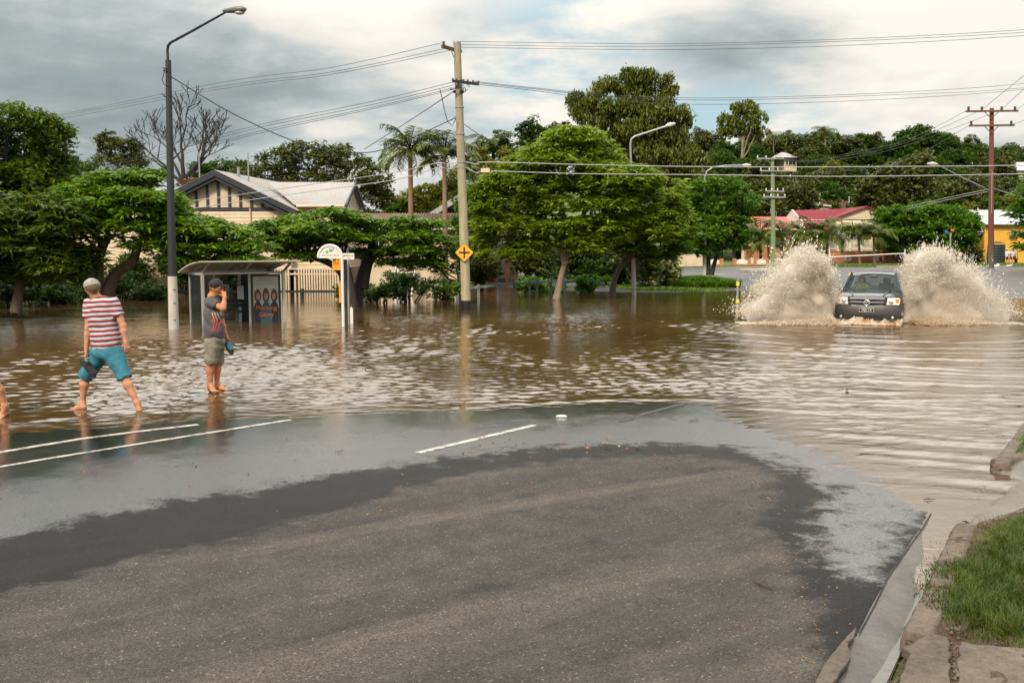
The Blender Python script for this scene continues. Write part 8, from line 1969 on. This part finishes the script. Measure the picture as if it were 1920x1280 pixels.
# driveway slab sloping into the water
xs = np.arange(2.5, 16, .08); ys_ = np.arange(6.2, 13, .08); X, Y = np.meshgrid(xs, ys_); X = X.ravel(); Y = Y.ravel(); sd_d = sdpoly(X, Y, drv); sr = sdpoly(X, Y, side_poly)
shl = P2([(1797, 990), (1830, 960), (1868, 937), (1908, 913), (1893, 900), (1862, 889)]); 
wet_poly = shl + [tuple(gutR[8]), tuple(gutR[7]), tuple(gutR[6])]
sw = sdpoly(X, Y, wet_poly)
Z = np.where(sw > 0, -.02 - .03 * np.minimum(sw, .6), np.minimum(.012 + .07 * -sw, .10)) 
Fq = grid_faces(len(ys_), len(xs)); Fq = Fq[(sd_d[Fq].min(1) > -.17) & (sr[Fq].min(1) > -.04)]
Vv, Fv, _ = compact(np.stack([X, Y, Z], -1), Fq); tag(npmesh('driveway', Vv, Fv, CD, smooth=True), 'pale concrete driveway dipping into the flood', None, None, 'structure')
crk = MB(); a = P2([(1812, 966), (1845, 968), (1885, 967), (1925, 968)])
V = []
for p in resample(a, .08):
    z = .02 + .07 * max(0, -float(sdpoly(np.array([p[0]]), np.array([p[1]]), wet_poly)[0])); z = min(z, .11)
    V += [(p[0], p[1] - .006, z), (p[0], p[1] + .006, z)]
# kerb blocks
def kerb(pts, label, w=.165, h=None, z_ext=.0, jit=.0):
    """pts: world polyline along the gutter side"""
    Q = resample(pts, .05); n = len(Q); T_ = np.gradient(Q, axis=0); Nn = np.stack([T_[:, 1], -T_[:, 0]], -1); Nn /= np.linalg.norm(Nn, axis=1)[:, None]
    V = []; r = np.random.default_rng(n)
    prof = [(-.015, -.12), (-.01, .0), (.006, .045), (.022, .062), (w - .02, .068), (w, .055), (w + .004, -.05)]
    for i in range(n):
        x, y = Q[i]; zt_ = float(zk(x, y)) - .068 + .004 * math.sin(y * 5)
        for (o, z) in prof:
            e = r.normal(0, .0035) + .005 * math.sin(y * 23 + o * 40); V.append((x + Nn[i, 0] * (o + e), y + Nn[i, 1] * (o + e), zt_ + z + e * .6))
    m_ = len(prof); F4 = grid_faces(n, m_); V = np.array(V)
    c0 = V[:m_].mean(0); c1 = V[-m_:].mean(0); V = np.vstack([V, c0, c1]); tri = [(k + 1, k, len(V) - 2) for k in range(m_ - 1)] + [((n - 1) * m_ + k, (n - 1) * m_ + k + 1, len(V) - 1) for k in range(m_ - 1)]
    return tag(npmesh('kerb', V, [F4, np.array(tri)], CK, None, loc=(Q[0][0], Q[0][1], 0), smooth=True), label, None, None, 'structure')
g = P2([(1690, 1207), (1712, 1163), (1728, 1135), (1745, 1097), (1757, 1068), (1775, 1030), (1789, 1001)])
def between(P, a, b_):
    Q = resample(P, .02); n = len(Q); return Q[int(n * a):max(int(n * b_), int(n * a) + 3)]
kerb(between(g, 0, .345), 'worn concrete kerb block nearest the rubble'); kerb(between(g, .36, .80), 'middle worn concrete kerb block beside the grass'); kerb(between(g, .815, 1), 'short concrete kerb block at the driveway edge')
kerb(P2([(1861, 889), (1877, 864), (1893, 842)]), 'low concrete kerb beyond the driveway', .15); kerb(P2([(1895, 840), (1935, 790), (1985, 735), (2100, 640)]), 'low concrete kerb running on along the flooded road', .15)
k = P2([(1880, 886), (1925, 877), (1990, 866)]); kerb(k[::-1], 'short return kerb along the far side of the driveway', .13)
k = P2([(1838, 1000), (1880, 985), (1925, 974), (2000, 958)]); kerb(k, 'thin kerb edging between driveway and grass', .05)
def slab(poly, z0, t, m, label, name='paving_slab', seed=1, tilt=0.0):
    pts = P2(poly); r = random.Random(seed); Q = []
    for i in range(len(pts)):
        a = Vector(pts[i]); b_ = Vector(pts[(i + 1) % len(pts)]); n = max(1, int((b_ - a).length / .06))
        for j in range(n): p = a.lerp(b_, j / n); Q.append((p.x + r.uniform(-.008, .008), p.y + r.uniform(-.008, .008)))
    mb = MB(); mb.prism(Q, -t, 2, z0); o = mb.build(name, m, None, loc=(Q[0][0], Q[0][1], z0 - t)); bv = o.modifiers.new('bevel', 'BEVEL'); bv.width = .008; bv.segments = 2; bv.limit_method = 'ANGLE'; bv.angle_limit = R(50)
    return tag(o, label, 'slab')
slab([(1693, 1238), (1722, 1222), (1748, 1212), (1772, 1218), (1781, 1235), (1779, 1262), (1782, 1330), (1672, 1330), (1700, 1262), (1705, 1248)], .135, .06, CP, 'broken rounded paving slab beside the gutter rubble')
slab([(1800, 1230), (1850, 1237), (1925, 1243), (2080, 1250), (2080, 1360), (1792, 1360), (1795, 1270)], .140, .05, CP, 'straight edged paving slab at the bottom right corner', seed=2)
slab([(1607, 1187), (1603, 1200), (1590, 1222), (1592, 1245), (1582, 1262), (1560, 1290), (1545, 1330), (1500, 1330), (1532, 1278), (1560, 1236), (1585, 1205)], .10, .03, CP, 'thin broken concrete edge between asphalt and gutter', seed=3)
# stones in the rubble
rr_ = random.Random(8); pb = MB()
r = np.random.default_rng(44); pp = []
for i in range(420):
    px = rr_.uniform(1672, 1800); py = rr_.uniform(1165, 1262)
    if px < 1672 + (1262 - py) * .55: continue
    if 1690 < px < 1785 and py > 1216: continue
    p = G2(px, py, .09); pp.append((p.x, p.y, float(zv(p.x, p.y)[0]) + .004, rr_.uniform(.006, .021)))
pp = np.array(pp); n = len(pp); j = r.uniform(.6, 1.3, (n, 6, 1)); V = (pp[:, None, :3] + OCT[None] * pp[:, 3][:, None, None] * j * np.array([1, 1, .6])).reshape(-1, 3); Fq = (np.arange(n)[:, None, None] * 6 + OF[None]).reshape(-1, 3)
tag(npmesh('gravel', V, Fq, CP), 'loose stones and broken concrete crumbs beside the gutter', None, None, 'stuff')
# grass: long blades over the verge
gp = P2([(1742, 1092), (1775, 1072), (1812, 1062), (1838, 1040), (1850, 1012), (1880, 998), (1935, 982), (2150, 940), (2300, 1300), (2050, 1262), (1930, 1246), (1850, 1228), (1790, 1210), (1752, 1180), (1732, 1145)])
GRN = leafmat('grass_near', (.030, .040, .006), (.048, .088, .006), (.130, .150, .022), rough=.5, trans=.3, scale=5)
def grass_blades(poly, n, h, m, label, seed, wd, kind='stuff', edge=.12, name='grass'):
    r = np.random.default_rng(seed); Pp = np.array(poly); lo, hi = Pp.min(0), Pp.max(0); x = r.uniform(lo[0], hi[0], n * 3); y = r.uniform(lo[1], hi[1], n * 3); s = sdpoly(x, y, poly)
    dens = fbm(x * 6, y * 6, seed + 3); k = (s + r.normal(0, edge * .4, len(x)) > 0) & (dens > .30 + .25 * r.random(len(x)) - .18); x, y, s = x[k][:n], y[k][:n], s[k][:n]; n = len(x)
    z = zv(x, y); tuft = vnoise(x * 9, y * 9, seed); az = r.random(n) * 6.283 * .5 + tuft * 9; ln = h * r.uniform(.45, 1.25, n) * (.5 + .6 * sst(0, .25, s)); lean = r.uniform(.1, 1.0, n)
    d = np.stack([np.cos(az), np.sin(az), np.zeros(n)], -1); up = np.array([0, 0, 1.]); sd = np.stack([-np.sin(az), np.cos(az), 0 * az], -1) * (wd * r.uniform(.5, 1.2, n))[:, None]
    p0 = np.stack([x, y, z - .01], -1); q = lambda t: p0 + (d * (lean * t ** 1.8)[:, None] * 1.0 + up * ((t - .35 * lean * t * t))[:, None]) * ln[:, None]
    ts = [np.full(n, v) for v in (.38, .72, 1.0)]; p1, p2, p3 = q(ts[0]), q(ts[1]), q(ts[2])
    V = np.stack([p0 - sd, p0 + sd, p1 + sd * .9, p1 - sd * .9, p2 + sd * .6, p2 - sd * .6, p3], 1).reshape(-1, 3); i = np.arange(n)[:, None] * 7
    return tag(npmesh(name, V, [np.concatenate([i + np.array([[0, 1, 2, 3]]), i + np.array([[3, 2, 4, 5]])]), i + np.array([[5, 4, 6]])], m), label, None, None, kind)
grass_blades(gp, 36000, .088, GRN, 'long bright green grass on the near verge', 501, .0032)
STRAW = leafmat('dry_grass', (.10, .06, .03), (.22, .13, .065), (.34, .22, .12), .8, .1)
sp_ = P2([(1750, 1085), (1795, 1040), (1835, 1005), (1900, 985), (1850, 1035), (1815, 1065), (1780, 1085)]); grass_blades(sp_, 2600, .05, STRAW, 'dry brown roots and straw along the kerb', 502, .003, edge=.2, name='dry_grass')
grass_blades(P2([(1902, 872), (1935, 868), (1990, 840), (1960, 812), (1915, 842)]), 3000, .10, GRM, 'tuft of grass beyond the driveway', 503, .006)
grass_blades(P2([(1730, 1262), (1752, 1262), (1752, 1290), (1728, 1290)]), 40, .07, GRM, 'few grass blades sprouting in the rubble', 504, .004, edge=.02)
# leaf litter and twigs
LEAFD = leafmat('fallen_leaf', (.10, .035, .010), (.28, .10, .022), (.55, .30, .05), .7, .1, scale=30)
def litter(n, fn, label, seed, size=(.006, .022)):
    r = np.random.default_rng(seed); rp = random.Random(seed); P = []
    while len(P) < n:
        px, py = fn(rp); p = G2(px, py); P.append((p.x, p.y, p.z + .006))
    P = np.array(P); az = r.random(n) * 6.283; d = np.stack([np.cos(az), np.sin(az), r.normal(0, .25, n)], -1); ln = r.uniform(*size, n) * 2
    V, Fq = leaf_quads(P, unit(d), ln, ln * r.uniform(.25, .6, n), r, -.1); V[:, 2] = np.maximum(V[:, 2], np.repeat(P[:, 2], 4) - .003)
    return tag(npmesh('leaf_litter', V, Fq, LEAFD), label, None, None, 'stuff')
def band(rp):
    t = rp.random(); pts = [(1390, 850), (1480, 890), (1560, 935), (1515, 985), (1500, 1060), (1540, 1150), (1520, 1290)]; i = min(5, int(t * 6)); u = t * 6 - i; a, b_ = pts[i], pts[i + 1]
    return a[0] + (b_[0] - a[0]) * u + rp.gauss(0, 26), a[1] + (b_[1] - a[1]) * u + rp.gauss(0, 16)
litter(420, band, 'line of small rust coloured leaves left by the water beside the dry asphalt', 601, (.003, .011))
litter(130, lambda rp: (rp.gauss(1400, 30), rp.uniform(880, 1280)), 'small brown leaf crumbs scattered down the dry asphalt', 602, (.003, .009))
litter(60, lambda rp: (rp.uniform(850, 1280), rp.gauss(838, 9)), 'yellow and brown leaves along the edge of the wet asphalt', 603, (.012, .035))
litter(120, lambda rp: (rp.uniform(0, 1500), rp.uniform(800, 1000)), 'scattered dark leaf specks on the wet road', 604, (.006, .022))
litter(90, lambda rp: (rp.uniform(1560, 1760), rp.uniform(960, 1260)), 'tiny dark crumbs in the gutter', 605, (.003, .008))
TW = paint('twig_brown', (.06, .035, .02), .8)
def twig(px, py, ln, az, label, seed, br=3):
    rp = random.Random(seed); p = G2(px, py, .01); mb = MB(); d = Vector((math.cos(az), math.sin(az), 0)); a = p - d * ln / 2
    pts = [a + d * ln * t + Vector((0, 0, .008 * rp.random())) + Vector((-d.y, d.x, 0)) * rp.uniform(-.05, .05) * ln for t in (0, .25, .5, .75, 1)]; mb.tube(pts, [ln * .03, ln * .035, ln * .03, ln * .025, ln * .012], 6)
    for i in range(br):
        s = pts[rp.randrange(1, 4)]; e = s + Vector((rp.uniform(-1, 1), rp.uniform(-1, 1), rp.uniform(0, .4))).normalized() * ln * .35; mb.tube([s, s.lerp(e, .5) + Vector((0, 0, .01)), e], [ln * .018, ln * .014, ln * .006], 5)
    tag(mb.build('twig', TW, None, smooth=True, loc=p), label, 'twig')
twig(1743, 936, .11, .1, 'dark forked twig at the head of the gutter', 1); twig(1504, 885, .13, -.2, 'reddish brown twig at the edge of the wet asphalt', 2, 2); twig(1432, 1098, .16, -1.0, 'curled twig with crumbs on the dry asphalt', 3, 5)
twig(1302, 788, .16, .3, 'short dark stick on the wet road near the shoreline', 4, 1); twig(1575, 932, .06, .4, 'small dark twig on the wet strip left of the gutter', 5, 1); twig(637, 846, .10, .5, 'brown curled twig on the wet road left of the white dash', 6, 3); twig(1386, 960, .10, 1.0, 'pale straw twig on the dry asphalt', 7, 2)
p = G2(1053, 782); o = MB().ball((p.x, p.y, p.z + .012), .06, 12, (1.3, .6, .35)); tag(o.build('crushed_cup', WHITE, None, smooth=True, loc=p), 'crushed white cup lying on the wet road', 'cup')
tag(strip('crack', m2 if False else paint('crack_black', (.01, .01, .01), .8), [(1611, 1187), (1640, 1135), (1663, 1086), (1700, 1032), (1733, 985), (1746, 962)], .009, .003), 'dark joint between the asphalt and the gutter', None, None, 'structure')

r = np.random.default_rng(77); n = 70
q = [G(float(a), float(b_)) for a, b_ in zip(r.uniform(60, 1800, n), 600 + 150 * r.random(n) ** .7)]
P = np.array([(v.x, v.y, .022) for v in q]); az = r.random(n) * 6.283; d = np.stack([np.cos(az), np.sin(az), r.normal(0, .15, n)], -1); ln = r.uniform(.03, .09, n)
V, Fq = leaf_quads(P, unit(d), ln, ln * .5, r, 0); tag(npmesh('floating_debris', V, Fq, LEAFD), 'scattered leaves and bark floating on the flood water', None, None, 'stuff')
